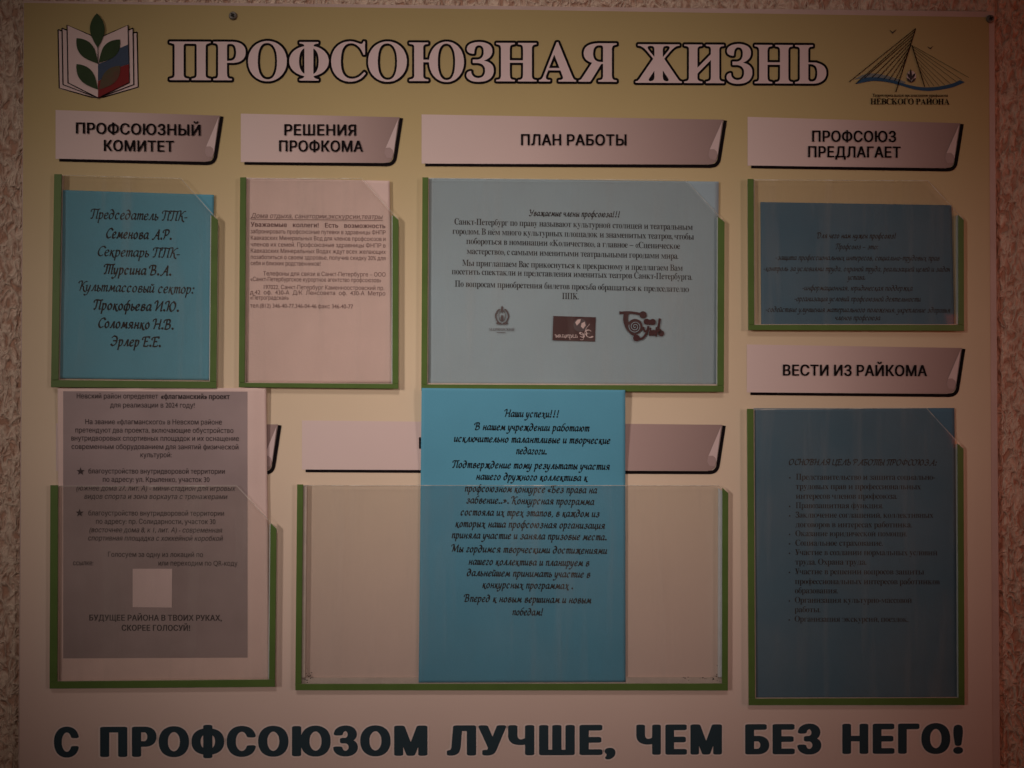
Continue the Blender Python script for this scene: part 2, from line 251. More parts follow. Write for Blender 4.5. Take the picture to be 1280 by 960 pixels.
'р': [636, [71,-214,84,-217,179,-217,190,-215,201,-208,204,-197,204,-3,207,10,218,10,251,-9,290,-22,401,-21,440,-9,484,13,503,25,537,58,563,97,574,119,591,169,598,203,598,331,592,364,574,419,563,442,540,477,512,505,473,532,451,543,418,554,384,561,296,561,251,548,212,527,205,531,201,547,184,555,79,555,62,547,59,536,59,-197,62,-208], [323,79,301,85,279,96,239,136,222,169,210,208,204,236,204,297,222,375,233,397,251,421,262,433,284,448,329,461,362,454,384,443,419,408,441,364,454,314,454,231,436,164,425,142,404,114,390,102,362,85,334,78]],
'с': [595, [248,-19,262,-22,362,-22,396,-15,431,-3,462,13,512,50,536,81,558,125,559,147,556,153,546,159,473,177,440,177,423,169,401,129,364,92,323,78,301,78,262,91,254,97,218,134,194,181,182,242,182,303,188,331,200,369,217,403,257,443,279,454,307,461,346,454,373,439,401,410,418,379,440,367,479,367,529,379,557,392,559,403,552,425,526,469,479,515,446,535,412,548,357,561,262,561,229,554,173,532,140,511,90,460,61,408,44,358,37,314,38,214,56,142,78,97,110,53,146,24,196,-4]],
'т': [494, [188,-8,201,-11,296,-11,307,-9,318,-2,321,8,321,447,324,453,334,456,473,456,490,460,496,464,498,475,498,542,490,551,473,556,23,556,12,554,1,547,-2,536,-2,475,1,464,7,460,23,456,162,456,172,453,176,447,176,8,179,-3]],
'ф': [712, [293,-214,307,-217,401,-217,412,-215,423,-208,426,-197,426,-36,429,-26,434,-23,484,-15,518,-4,568,24,579,33,620,75,636,97,652,131,669,181,671,203,676,219,676,319,663,375,647,419,615,469,579,505,557,521,501,548,429,565,426,575,426,725,418,735,407,739,301,739,285,731,282,719,282,575,279,565,212,548,157,521,134,505,101,472,72,431,61,408,44,358,42,336,38,319,37,219,43,186,50,158,61,131,89,81,140,28,162,13,196,-4,229,-15,257,-22,273,-23,281,-31,282,-197,285,-208], [268,85,246,100,226,119,200,164,182,225,182,308,189,342,200,375,211,397,226,419,251,444,273,456,280,453,282,442,282,97,279,84], [429,84,426,97,426,447,429,457,434,459,458,447,487,419,513,375,531,314,532,231,524,197,513,164,502,142,481,114,464,97,446,85,434,83]],
'ы': [760, [71,-8,84,-11,368,-11,407,-4,468,24,496,44,509,58,525,81,536,103,545,136,551,139,554,108,554,8,557,-3,568,-9,579,-11,679,-11,695,-3,698,8,698,536,695,547,679,555,579,556,562,551,554,542,554,247,551,211,545,214,541,236,515,286,486,314,434,343,401,354,379,356,362,361,218,361,208,364,204,375,204,536,201,547,196,551,179,556,84,556,73,554,62,547,59,536,59,8,62,-3], [212,95,207,98,204,108,204,242,208,253,218,256,329,255,357,246,379,231,391,214,402,192,404,169,391,131,373,111,357,102,334,95]],
'ь': [584, [71,-8,84,-11,368,-11,407,-4,468,24,490,39,509,58,536,103,548,147,548,203,541,236,515,286,490,311,468,326,434,343,401,354,379,356,362,361,218,361,207,365,204,375,203,542,196,551,184,555,79,555,68,551,60,542,59,8,62,-3], [212,95,207,98,204,108,204,242,208,253,218,256,329,255,357,246,379,231,391,214,402,192,404,169,391,131,373,111,357,102,334,95]],
},
'K': {
'!': [371, [160,-40,171,-42,208,-42,242,-36,279,-20,304,0,314,15,322,35,323,60,317,83,301,106,275,124,246,136,200,146,179,146,150,141,117,132,87,116,71,100,58,79,52,60,52,44,61,15,75,-4,96,-20,112,-28,137,-36], [169,169,175,167,200,167,242,176,267,193,279,217,289,269,290,285,293,298,294,315,298,327,302,373,310,410,311,427,314,440,315,473,319,490,319,577,315,594,314,619,305,656,293,681,279,696,254,711,225,721,196,725,171,725,158,721,142,720,112,707,92,694,78,677,70,660,61,623,60,606,56,590,56,473,60,460,61,435,64,423,65,406,68,394,69,377,73,365,77,319,81,306,86,265,95,219,103,198,112,189,133,176,150,171]],
',': [319, [98,-148,125,-150,137,-146,154,-145,179,-136,221,-116,254,-90,269,-73,280,-56,292,-31,302,6,302,52,292,85,283,103,262,125,229,145,212,150,183,154,129,154,117,150,100,149,71,137,49,123,36,110,28,94,23,73,23,52,28,35,40,15,68,-6,71,-10,73,-19,73,-35,65,-56,54,-74,42,-85,37,-94,37,-119,42,-127,61,-140,79,-146]],
'Б': [742, [127,-31,137,-33,437,-33,454,-29,496,-25,558,-7,600,14,644,44,664,65,684,94,697,119,710,160,711,177,715,194,714,240,705,285,697,306,680,340,664,360,648,377,604,407,562,428,525,440,454,454,312,455,308,457,306,465,306,602,309,610,317,612,575,612,604,617,621,622,642,635,648,648,648,727,642,740,629,749,608,757,575,762,137,762,108,758,92,753,82,748,68,735,64,723,65,2,71,-10,83,-20,104,-28], [312,113,308,115,306,123,306,298,308,306,317,308,412,308,433,299,459,273,467,256,473,235,473,194,467,173,459,152,433,125,421,118,400,116,383,112]],
'Г': [673, [127,-31,137,-33,237,-33,279,-24,300,-10,305,-2,306,602,308,610,317,612,583,612,612,617,629,622,650,635,656,648,656,727,650,740,637,749,617,757,583,762,137,762,108,758,92,753,82,748,68,735,64,723,65,2,71,-10,83,-20,104,-28]],
'Е': [698, [127,-31,137,-33,592,-33,621,-29,637,-24,647,-19,661,-6,665,6,664,81,658,94,637,107,621,112,592,117,317,117,309,119,306,127,306,281,309,290,317,292,567,292,579,296,596,297,617,305,629,315,634,323,635,331,634,410,629,419,608,432,592,437,562,442,317,442,309,444,306,452,306,602,308,610,317,612,587,612,617,617,633,622,654,635,660,648,660,727,654,740,642,749,621,757,587,762,137,762,108,758,92,753,82,748,68,735,64,723,65,2,71,-10,83,-20,104,-28]],
'З': [715, [294,-40,304,-42,417,-41,487,-28,542,-7,593,23,612,38,635,60,655,90,668,115,681,152,685,173,685,223,676,265,667,285,646,321,612,354,579,374,576,377,575,381,606,406,629,434,647,469,655,494,656,515,660,527,660,556,656,569,656,581,647,615,622,660,606,681,589,698,558,720,529,737,500,749,454,762,412,767,400,771,325,771,312,767,271,762,212,745,162,720,136,702,108,679,82,644,62,602,56,581,52,548,53,540,58,531,79,518,96,513,125,508,221,509,233,512,250,514,267,520,283,531,286,535,292,548,299,577,310,594,329,611,358,624,367,624,389,610,409,581,418,548,418,527,413,502,394,469,379,455,354,446,283,446,271,442,254,440,232,431,221,423,215,410,215,340,216,331,221,323,233,314,254,305,287,300,362,300,383,295,404,283,419,269,430,252,438,235,443,215,443,185,438,165,425,142,400,117,387,110,367,104,350,104,333,110,308,125,295,144,287,160,280,190,275,198,254,211,212,221,108,221,79,216,54,207,42,198,37,190,40,152,45,131,57,102,77,69,117,29,146,9,196,-15,250,-32]],
'Л': [843, [85,-31,96,-33,167,-33,212,-25,246,-15,287,5,304,17,331,44,347,69,367,123,381,185,381,202,385,215,386,244,389,256,390,298,393,310,394,348,398,360,398,402,402,415,402,448,406,465,406,502,410,515,410,552,414,569,415,606,417,610,425,612,533,612,541,610,543,606,544,6,547,-6,561,-19,571,-24,587,-29,617,-33,717,-33,758,-24,779,-10,784,-2,785,6,785,723,784,731,779,740,758,753,742,758,712,762,258,762,229,758,212,753,192,740,187,731,181,706,181,665,177,652,177,615,173,602,173,565,169,552,168,510,165,498,164,460,161,448,160,406,156,394,156,356,152,344,152,306,148,290,148,256,144,244,143,219,140,206,139,190,130,152,118,123,109,115,67,108,50,103,29,90,23,77,23,6,26,-6,40,-19,50,-24,67,-29]],
'М': [998, [127,-31,137,-33,233,-33,275,-24,296,-10,301,-2,302,6,302,177,304,192,308,190,313,181,320,160,387,-4,392,-10,404,-20,425,-28,458,-33,550,-33,592,-24,612,-10,626,19,687,177,692,186,696,188,698,173,698,6,699,-2,704,-10,725,-24,742,-29,771,-33,871,-33,912,-24,933,-10,938,-2,940,6,940,723,938,731,933,740,912,753,896,758,867,762,725,762,683,753,662,740,649,710,509,344,504,336,500,336,495,344,478,385,347,727,339,740,317,753,300,758,271,762,133,762,92,753,71,740,66,731,64,723,65,2,71,-10,83,-20,104,-28]],
'Н': [839, [127,-31,137,-33,237,-33,279,-24,289,-19,303,-6,306,6,306,290,308,297,317,300,529,300,537,297,540,290,540,2,546,-10,558,-20,579,-28,596,-29,608,-33,708,-33,737,-29,754,-24,775,-10,780,-2,781,6,781,723,780,731,775,740,754,753,712,762,612,762,583,758,567,753,546,740,541,731,540,723,540,456,537,449,529,446,317,446,308,449,306,456,306,727,300,740,287,749,267,757,250,759,237,762,137,762,108,758,92,753,71,740,66,731,64,723,65,2,71,-10,83,-20,104,-28]],
'О': [862, [369,-40,379,-42,487,-42,517,-37,562,-28,600,-15,658,14,704,46,744,85,759,106,780,140,797,173,813,219,823,256,831,310,831,415,827,431,827,452,809,523,772,602,735,652,714,673,654,716,604,740,567,753,529,762,487,767,471,771,396,771,383,767,362,766,350,763,337,762,300,753,254,736,200,707,167,683,121,637,91,594,62,531,44,469,40,448,39,427,35,410,35,319,39,302,40,281,43,269,44,256,57,206,95,127,127,81,156,52,217,9,258,-11,308,-28], [425,110,396,118,362,138,333,167,316,194,299,227,291,248,277,310,277,415,287,465,299,502,311,527,346,574,375,599,400,611,417,616,454,616,479,607,508,587,527,569,551,535,572,494,584,448,586,431,589,419,590,385,593,373,593,356,590,344,589,306,580,260,563,215,547,185,527,160,504,138,487,126,458,114,437,109]],
'П': [839, [127,-31,137,-33,237,-33,279,-24,300,-10,305,-2,306,602,308,610,317,612,529,612,537,610,539,606,540,6,541,-2,546,-10,567,-24,583,-29,612,-33,712,-33,754,-24,775,-10,780,-2,781,6,781,723,780,731,775,740,754,753,737,758,708,762,137,762,108,758,92,753,71,740,66,731,64,723,65,2,71,-10,83,-20,104,-28]],
'Р': [735, [127,-31,137,-33,237,-33,279,-24,289,-19,303,-6,306,6,306,223,309,231,317,233,442,234,454,237,492,242,529,251,562,264,587,276,626,302,660,335,672,352,692,394,706,435,710,465,710,535,701,577,692,602,676,635,648,673,637,683,604,707,558,732,508,749,458,758,433,759,417,762,133,762,92,753,82,748,68,735,64,723,65,2,71,-10,83,-20,104,-28], [312,380,308,382,306,390,307,606,309,610,317,612,400,612,417,607,435,594,451,573,459,556,467,527,468,469,459,435,444,410,425,392,412,385,383,379]],
'С': [829, [369,-40,379,-42,487,-42,517,-37,587,-20,658,14,700,42,739,81,754,101,784,156,802,215,801,231,796,240,779,251,758,258,729,262,633,262,600,257,579,249,567,240,562,231,547,190,527,160,500,133,483,122,462,114,433,108,396,118,379,126,358,142,340,160,324,181,299,227,291,248,277,310,277,415,286,460,299,502,311,527,348,577,375,599,400,611,421,617,454,616,487,603,504,592,517,579,538,552,555,519,557,506,567,490,583,478,604,471,633,467,733,467,775,476,796,490,801,498,802,510,797,535,788,560,759,619,729,658,708,679,689,694,642,724,617,736,550,758,504,766,487,767,475,771,396,771,383,767,362,766,350,763,337,762,300,753,254,736,221,720,167,683,117,633,91,594,70,552,53,506,44,469,40,448,39,427,35,410,35,319,39,302,40,281,43,269,44,256,57,206,95,127,127,81,156,52,217,9,258,-11,308,-28]],
'У': [724, [164,-31,175,-33,271,-33,337,-20,379,-3,418,23,434,40,451,65,476,115,726,719,727,727,724,735,710,748,687,757,671,759,658,762,550,762,521,758,504,753,483,740,474,723,376,473,371,469,367,472,357,490,255,727,246,740,225,753,183,762,75,762,46,758,29,753,19,748,5,735,2,723,7,706,134,431,252,169,251,156,242,135,229,118,171,116,158,113,142,111,121,103,108,94,103,85,102,6,105,-6,119,-19,129,-24,146,-29]],
'Ф': [926, [406,-73,417,-75,517,-75,529,-71,542,-71,560,-65,579,-52,584,-44,585,15,588,23,600,28,617,29,667,43,700,55,733,72,785,106,827,148,859,198,876,235,884,260,893,306,894,344,898,356,898,369,894,385,893,423,889,444,872,502,851,544,833,570,800,608,775,628,729,657,683,678,646,690,588,702,585,710,585,769,579,781,558,795,517,804,412,804,400,800,383,799,367,793,350,781,345,773,344,710,341,702,283,690,246,678,187,649,146,621,102,577,78,540,57,498,49,473,40,435,39,419,36,406,36,319,49,252,62,219,78,185,108,142,140,110,183,80,208,66,242,51,292,35,325,29,341,23,344,15,344,-40,347,-48,361,-60,371,-65,387,-71], [587,201,585,210,585,515,587,523,592,524,621,495,634,473,642,452,652,419,652,402,656,390,656,344,652,327,651,306,634,256,626,240,610,219,592,201], [333,205,308,234,295,256,277,315,277,335,273,348,273,373,277,390,277,410,281,431,291,460,312,499,337,524,342,523,344,515,344,215,342,205]],
'Ч': [796, [556,-31,567,-33,662,-33,692,-29,718,-19,729,-10,735,2,735,723,732,735,718,748,708,753,692,758,662,762,562,762,521,753,500,740,495,731,494,723,492,423,487,418,456,402,429,393,404,388,375,388,354,393,331,406,319,419,308,435,299,460,294,490,294,723,292,731,287,740,267,753,250,758,221,762,121,762,108,759,92,757,71,749,58,740,52,727,52,469,62,415,74,381,86,356,98,340,133,304,162,284,196,268,246,251,329,238,421,238,433,241,450,242,483,249,491,248,494,240,494,2,500,-10,512,-20,533,-28]],
'Ш': [1053, [127,-31,137,-33,921,-33,950,-29,967,-24,987,-10,992,-2,994,6,994,723,992,731,987,740,967,753,925,762,825,762,796,758,779,753,769,748,755,735,752,723,752,119,749,115,742,112,658,112,651,115,648,123,647,731,642,740,621,753,604,758,575,762,475,762,433,753,412,740,407,731,406,723,406,119,403,115,396,112,317,112,309,115,306,123,305,731,300,740,279,753,262,758,233,762,133,762,92,753,71,740,66,731,64,723,65,2,71,-10,83,-20,104,-28]],
'Ю': [1112, [619,-40,629,-42,742,-41,792,-32,850,-15,908,14,954,46,994,85,1030,140,1055,194,1063,219,1077,277,1077,294,1081,310,1081,415,1077,431,1077,452,1073,473,1059,523,1026,594,1005,627,985,652,960,677,904,716,854,740,817,753,779,762,737,767,725,771,650,771,633,767,612,766,550,753,504,736,450,707,419,685,367,633,341,594,317,542,312,535,308,533,306,548,306,723,305,731,300,740,279,753,262,758,233,762,133,762,121,759,104,757,83,749,71,740,66,731,64,723,64,6,68,-6,82,-19,92,-24,108,-29,137,-33,237,-33,279,-24,300,-10,305,-2,306,6,306,177,308,195,313,194,345,127,361,102,377,81,411,48,467,9,508,-11,558,-28], [675,110,646,118,612,138,583,167,566,194,549,227,541,248,527,310,527,415,537,465,549,502,561,527,596,574,625,599,650,611,667,616,704,616,729,607,758,587,777,569,801,535,822,494,834,448,836,431,839,419,840,385,843,373,843,356,840,344,839,306,830,260,813,215,797,185,777,160,754,138,737,126,708,114,687,109]],
},
'L': {
'!': [371, [144,-81,154,-83,229,-83,258,-78,296,-62,321,-46,348,-19,359,2,368,31,368,73,357,106,340,131,304,160,304,165,322,198,327,215,339,290,340,306,343,319,344,335,348,348,348,365,360,431,361,465,364,481,364,585,356,648,347,677,334,702,304,733,271,753,246,761,217,766,154,766,125,761,87,745,62,729,37,699,28,681,15,631,14,615,11,602,10,469,14,452,15,427,18,415,19,398,23,385,23,369,27,356,27,340,31,327,31,310,39,273,44,231,57,185,71,165,68,156,58,150,29,121,20,106,6,69,6,35,20,-6,31,-23,54,-46,96,-70,121,-78]],
',': [319, [81,-190,92,-192,137,-192,167,-187,196,-178,246,-153,294,-115,322,-77,334,-52,348,-2,348,60,334,106,323,127,287,162,246,186,200,196,117,196,83,190,46,174,21,158,-2,135,-13,115,-23,85,-22,40,-5,-2,19,-27,22,-35,19,-44,2,-60,-5,-73,-10,-90,-9,-127,-1,-148,17,-166,46,-182]],
'Б': [742, [110,-73,121,-75,454,-75,512,-66,575,-49,625,-24,669,6,706,44,726,73,738,98,756,152,756,169,760,185,760,248,755,277,742,319,722,360,706,381,671,417,650,432,579,470,525,486,471,496,362,496,355,498,352,502,352,560,354,568,358,570,596,571,637,580,671,600,684,615,693,640,693,735,683,762,671,775,654,786,625,799,592,804,121,804,92,800,73,794,44,777,28,760,19,731,19,-6,28,-31,44,-48,75,-65], [358,155,354,157,352,165,352,260,358,266,400,265,417,253,426,231,427,202,422,181,414,169,404,160]],
'Г': [673, [110,-73,121,-75,250,-75,279,-71,312,-57,329,-46,343,-31,352,-2,352,565,355,569,362,571,604,571,646,580,676,598,693,615,702,640,702,735,692,762,679,775,662,786,633,799,600,804,121,804,92,800,73,794,44,777,28,760,19,731,19,-6,28,-31,44,-48,75,-65]],
'Е': [698, [110,-73,121,-75,612,-75,642,-70,662,-62,687,-46,701,-31,710,-6,710,90,700,116,687,129,671,141,642,153,612,158,362,158,355,160,352,169,352,240,354,247,358,250,583,250,612,255,642,268,658,279,674,298,681,319,681,415,671,441,658,454,642,466,612,478,583,483,362,483,355,485,352,494,352,560,354,568,358,570,608,571,650,580,683,600,697,615,706,640,706,735,696,762,683,775,667,786,637,799,604,804,121,804,92,800,73,794,44,777,28,760,19,731,19,-6,28,-31,44,-48,75,-65]],
'З': [715, [277,-81,287,-83,433,-83,504,-70,550,-53,575,-41,604,-24,637,0,677,40,697,69,709,94,727,144,731,169,731,227,722,273,708,308,693,335,650,381,650,386,672,415,684,440,702,490,702,506,706,519,706,565,701,594,688,635,662,683,648,702,614,735,583,757,546,778,517,790,471,804,412,812,308,812,296,809,254,804,194,785,137,757,112,741,92,725,65,698,41,665,24,631,11,590,6,569,6,535,16,510,33,493,61,477,79,471,104,467,183,467,194,465,193,460,178,444,169,419,169,327,174,310,181,298,194,285,221,269,223,265,208,263,87,262,46,253,17,236,-1,219,-10,194,-6,144,3,110,20,73,33,51,96,-11,121,-28,179,-57,233,-74], [350,151,340,160,332,173,328,181,326,198,317,220,301,235,274,252,273,256,283,258,346,258,367,253,380,244,390,227,397,210,397,190,388,169,375,154,367,150], [312,489,310,490,311,494,326,510,334,527,341,556,350,570,358,573,367,560,373,540,367,515,363,506,354,494,342,489]],
'Л': [843, [69,-73,79,-75,183,-75,250,-61,271,-53,325,-24,376,27,390,52,401,77,423,152,427,194,431,206,431,235,435,248,436,290,439,302,444,394,448,406,448,444,452,456,452,494,456,506,456,548,462,568,471,571,492,570,496,568,498,560,498,-2,507,-31,524,-48,552,-65,571,-71,600,-75,729,-75,758,-71,792,-57,819,-35,826,-23,831,-2,831,731,822,760,808,775,775,795,729,804,242,804,196,795,167,778,152,765,141,740,136,715,135,673,131,660,131,623,127,610,127,573,123,560,123,519,119,506,118,469,115,456,114,415,111,402,110,365,106,352,106,315,102,298,102,265,98,252,98,227,94,215,93,198,85,165,79,156,33,145,3,127,-14,110,-23,85,-23,-6,-14,-31,0,-46,25,-62,46,-70]],
'М': [998, [110,-73,121,-75,246,-75,275,-71,308,-57,325,-46,342,-28,346,-28,367,-49,394,-65,412,-71,442,-75,562,-75,592,-71,625,-57,658,-31,679,-49,708,-65,754,-75,887,-75,929,-65,964,-44,978,-27,985,-2,985,731,980,752,971,767,958,778,929,795,887,804,708,804,679,799,650,786,627,769,616,752,509,473,504,464,500,464,491,481,388,748,381,760,362,778,333,795,292,804,121,804,75,795,40,773,26,756,19,731,19,-6,28,-31,44,-48,75,-65]],
'Н': [839, [110,-73,121,-75,250,-75,279,-71,312,-57,329,-46,342,-33,352,-2,352,248,354,256,362,258,483,258,492,256,494,248,494,-6,504,-33,517,-46,533,-57,562,-70,592,-75,729,-75,771,-65,800,-49,814,-35,822,-23,827,-2,827,731,818,760,804,775,771,795,725,804,592,804,550,795,517,775,503,760,494,735,494,498,492,490,483,488,362,488,354,490,352,498,352,735,342,762,329,775,312,786,283,799,254,804,117,804,75,795,46,778,31,765,24,752,19,731,19,-6,28,-31,44,-48,75,-65]],
'О': [862, [352,-81,362,-83,504,-83,533,-79,579,-70,617,-57,683,-24,729,8,785,65,801,85,822,119,838,152,859,210,868,248,877,302,877,423,873,440,873,460,859,519,851,544,813,623,777,673,737,712,717,728,679,753,621,782,546,804,487,812,383,812,367,809,346,808,317,803,258,786,196,757,142,721,75,653,49,615,28,573,7,515,-2,477,-11,419,-11,310,-7,294,-6,273,-1,244,16,185,53,106,85,60,131,15,192,-28,242,-53,292,-70], [425,155,404,164,377,185,357,215,337,256,323,319,323,402,332,456,341,481,353,506,373,535,396,558,417,570,437,575,467,561,483,550,509,515,530,473,543,410,544,377,547,365,544,352,543,315,535,273,518,227,492,188,476,173,454,160,437,154]],
'П': [839, [110,-73,121,-75,250,-75,279,-71,304,-62,326,-48,339,-35,347,-23,352,-2,352,560,354,568,362,571,483,571,491,569,493,565,494,-2,504,-33,519,-48,550,-65,596,-75,725,-75,754,-71,787,-57,814,-35,822,-23,827,-2,827,731,818,760,804,775,771,795,725,804,121,804,75,795,46,778,31,765,24,752,19,731,19,-6,28,-31,44,-48,75,-65]],
'Р': [735, [110,-73,121,-75,254,-75,296,-65,325,-49,343,-31,352,-6,352,181,355,190,362,192,458,192,508,200,558,214,612,239,651,265,702,315,713,331,734,373,751,423,756,452,756,540,752,565,734,623,709,669,694,690,664,719,629,745,575,774,525,790,475,800,450,800,433,804,117,804,87,799,67,791,42,775,28,760,19,731,19,-6,28,-31,44,-48,75,-65], [358,421,354,424,352,431,352,565,358,570,383,571,396,566,404,558,417,535,423,515,423,477,417,454,400,429,396,426,371,421]],
'С': [829, [352,-81,362,-83,504,-83,533,-79,604,-61,683,-24,725,4,781,60,796,80,826,135,847,202,848,235,842,252,833,267,821,278,792,295,750,304,612,304,583,299,562,291,540,277,525,262,507,215,485,181,471,168,442,154,429,154,412,160,383,179,357,215,341,248,328,290,323,323,323,406,331,452,345,490,371,533,396,558,417,570,433,575,442,574,462,566,479,554,497,531,509,506,516,485,527,465,554,443,587,429,617,425,746,425,775,429,800,438,822,452,835,465,842,477,848,494,848,519,842,544,830,581,801,640,773,677,733,717,687,749,633,778,571,799,492,812,379,812,367,809,321,804,283,795,237,778,196,757,142,721,75,653,49,615,28,573,7,515,-1,481,-11,419,-11,310,-7,294,-6,273,-1,244,16,185,53,106,85,60,131,15,192,-28,242,-53,292,-70]],
'У': [724, [148,-73,158,-75,287,-75,354,-61,404,-41,446,-12,475,17,493,44,517,94,767,698,773,715,772,740,763,760,747,777,717,795,671,804,529,804,500,799,479,791,454,775,441,760,376,598,371,590,367,590,364,594,354,613,293,756,272,777,242,795,196,804,54,804,25,799,4,791,-18,777,-33,762,-44,731,-44,715,-34,685,201,169,200,161,196,159,154,158,129,154,96,141,79,129,67,116,56,90,56,-6,66,-31,79,-46,104,-62,125,-70]],
'Ф': [926, [389,-115,400,-117,533,-116,575,-107,605,-90,619,-77,626,-65,631,-48,633,-15,642,-10,696,5,758,34,812,71,869,127,888,156,909,194,930,252,939,298,944,377,940,394,939,431,935,452,913,523,893,565,875,591,856,615,825,646,775,682,721,711,662,732,634,740,632,744,630,781,624,798,617,808,604,820,575,836,533,846,396,846,354,836,324,819,310,806,303,794,298,777,298,748,295,740,229,720,162,686,121,658,60,598,41,569,16,519,-6,444,-7,427,-11,410,-11,315,-6,285,3,244,20,198,36,165,54,138,69,119,112,75,158,43,187,26,225,10,275,-7,293,-10,298,-19,299,-52,310,-77,325,-91,352,-106,371,-112]],
'Ч': [796, [540,-73,550,-75,679,-75,712,-70,742,-57,758,-46,772,-31,780,-10,781,731,772,760,755,777,727,794,708,800,679,804,546,804,504,795,471,775,457,760,448,735,447,452,446,448,437,443,387,430,369,435,357,444,349,456,340,494,339,735,334,752,325,767,312,778,283,795,242,804,104,804,75,799,46,786,29,775,17,762,6,731,6,456,16,406,32,360,45,335,56,319,108,267,137,247,179,226,233,209,308,196,446,195,448,185,448,-2,453,-23,464,-40,487,-57,517,-70]],
'Ш': [1053, [110,-73,121,-75,937,-75,983,-65,1017,-46,1030,-31,1040,-2,1040,731,1034,752,1027,765,1000,786,967,800,937,804,808,804,779,800,761,794,732,777,716,760,706,731,706,165,704,157,700,155,696,157,694,165,694,731,686,756,671,775,654,786,625,799,596,804,458,804,417,795,383,775,370,760,360,731,360,165,358,158,354,158,352,731,345,756,329,775,312,786,283,799,254,804,117,804,75,795,42,775,28,760,19,731,19,-6,28,-31,44,-48,75,-65]],
'Ю': [1112, [602,-81,612,-83,758,-83,808,-74,867,-57,933,-24,979,8,1035,65,1059,98,1088,152,1109,210,1123,269,1123,285,1127,302,1127,423,1123,440,1123,460,1109,519,1101,544,1063,623,1027,673,989,710,929,753,871,782,833,795,771,808,754,809,737,812,629,812,617,809,571,804,533,795,487,778,425,745,392,721,358,688,354,689,352,694,352,735,343,760,329,775,312,786,283,799,250,804,117,804,87,799,58,786,42,775,29,762,19,731,19,-2,28,-31,42,-46,67,-62,87,-70,117,-75,250,-75,279,-71,312,-57,329,-46,342,-33,352,-6,352,31,354,36,358,37,383,13,404,-3,442,-28,483,-49,542,-70], [675,155,654,164,627,185,607,215,587,256,573,319,573,402,582,456,591,481,603,506,623,535,646,558,667,570,687,575,717,561,733,550,759,515,780,473,793,410,794,377,797,365,794,352,793,315,785,273,768,227,742,188,726,173,704,160,687,154]],
},
'O': {
'А': [716, [15,-39,23,-41,223,-41,239,-37,254,-27,261,-17,265,-5,265,33,261,46,254,55,239,65,226,69,198,69,192,71,188,77,191,92,215,152,217,155,223,156,373,156,379,155,383,152,405,98,412,77,408,71,401,69,373,69,361,65,345,55,338,45,334,33,335,-8,338,-17,345,-27,361,-37,376,-41,692,-41,714,-34,723,-27,730,-17,734,-2,734,33,730,45,723,55,714,62,698,68,685,70,672,89,648,139,629,183,408,708,399,720,386,729,370,734,336,733,320,727,311,720,302,708,58,102,48,85,36,72,29,69,17,68,1,62,-8,55,-15,45,-19,30,-19,-5,-15,-17,-8,-27,0,-33], [270,278,267,283,269,292,295,355,298,358,305,348,330,286,330,280,323,278]],
'Ж': [932, [15,-39,23,-41,908,-41,923,-37,939,-27,946,-17,950,-5,950,30,944,45,939,52,918,64,904,69,892,70,869,92,629,413,626,420,628,427,703,511,753,561,775,580,795,593,820,605,848,612,870,613,886,620,895,627,902,636,906,652,906,683,902,695,895,705,879,715,864,719,67,719,51,715,36,705,29,695,25,680,25,648,29,636,36,627,45,620,61,613,83,612,111,605,136,593,155,580,178,561,225,514,256,477,303,427,305,420,62,92,40,70,23,68,8,62,-8,52,-14,43,-19,27,-19,-5,-15,-17,-8,-27,0,-33], [586,563,584,580,588,598,592,605,604,609,624,608,624,605,615,592,590,564], [339,566,311,597,307,605,308,608,326,609,339,602,344,583,342,567]],
'З': [538, [190,-48,198,-50,282,-50,332,-44,395,-27,448,-2,474,14,504,41,536,89,553,136,556,155,556,230,552,252,546,270,536,289,518,314,492,341,447,370,450,377,479,400,496,420,517,456,527,486,531,505,531,564,521,602,514,617,493,648,476,666,462,677,407,705,354,722,320,728,298,728,289,731,223,731,211,728,186,728,167,725,104,708,67,690,36,669,20,653,2,627,-10,592,-10,542,-2,519,12,495,26,481,39,473,70,457,92,450,126,444,164,444,179,449,192,458,199,467,203,480,203,498,206,508,206,527,210,548,219,573,232,587,245,591,261,590,267,588,279,578,289,558,293,539,293,502,286,473,277,455,267,441,248,429,220,422,136,422,116,414,107,408,101,399,97,386,96,320,101,305,107,295,123,285,136,281,220,281,242,278,273,268,296,252,310,233,318,205,318,177,315,158,301,126,286,110,273,104,257,100,229,97,195,104,179,113,160,133,153,152,149,186,145,195,139,205,129,212,114,218,86,219,50,208,32,199,10,183,-9,155,-19,123,-19,89,-9,55,9,27,29,6,51,-9,98,-30,129,-40,164,-47]],
'И': [810, [15,-39,23,-41,367,-41,389,-34,404,-21,420,-34,442,-41,786,-41,801,-37,817,-27,824,-17,828,-5,828,30,824,42,815,55,798,65,786,69,758,72,744,77,738,86,734,108,734,586,738,602,742,605,754,609,786,613,798,617,814,627,820,635,825,648,825,683,821,695,814,705,798,715,783,719,439,719,420,712,404,698,401,698,383,713,364,719,23,719,8,715,-8,705,-15,695,-19,683,-19,648,-13,633,-8,627,8,617,20,613,54,609,64,606,69,602,72,592,71,95,67,83,61,76,14,65,-8,52,-15,42,-19,27,-19,-5,-15,-17,-8,-27,0,-33], [401,48,389,59,376,65,336,73,322,80,316,95,316,148,476,300,489,309,492,308,493,302,494,111,489,89,484,80,475,73,433,65,420,59,408,48,404,46], [317,369,315,377,315,589,319,602,323,605,333,608,367,613,379,617,395,627,401,633,405,633,411,627,426,617,439,613,473,609,486,605,489,602,493,583,492,529,326,372,320,368]],
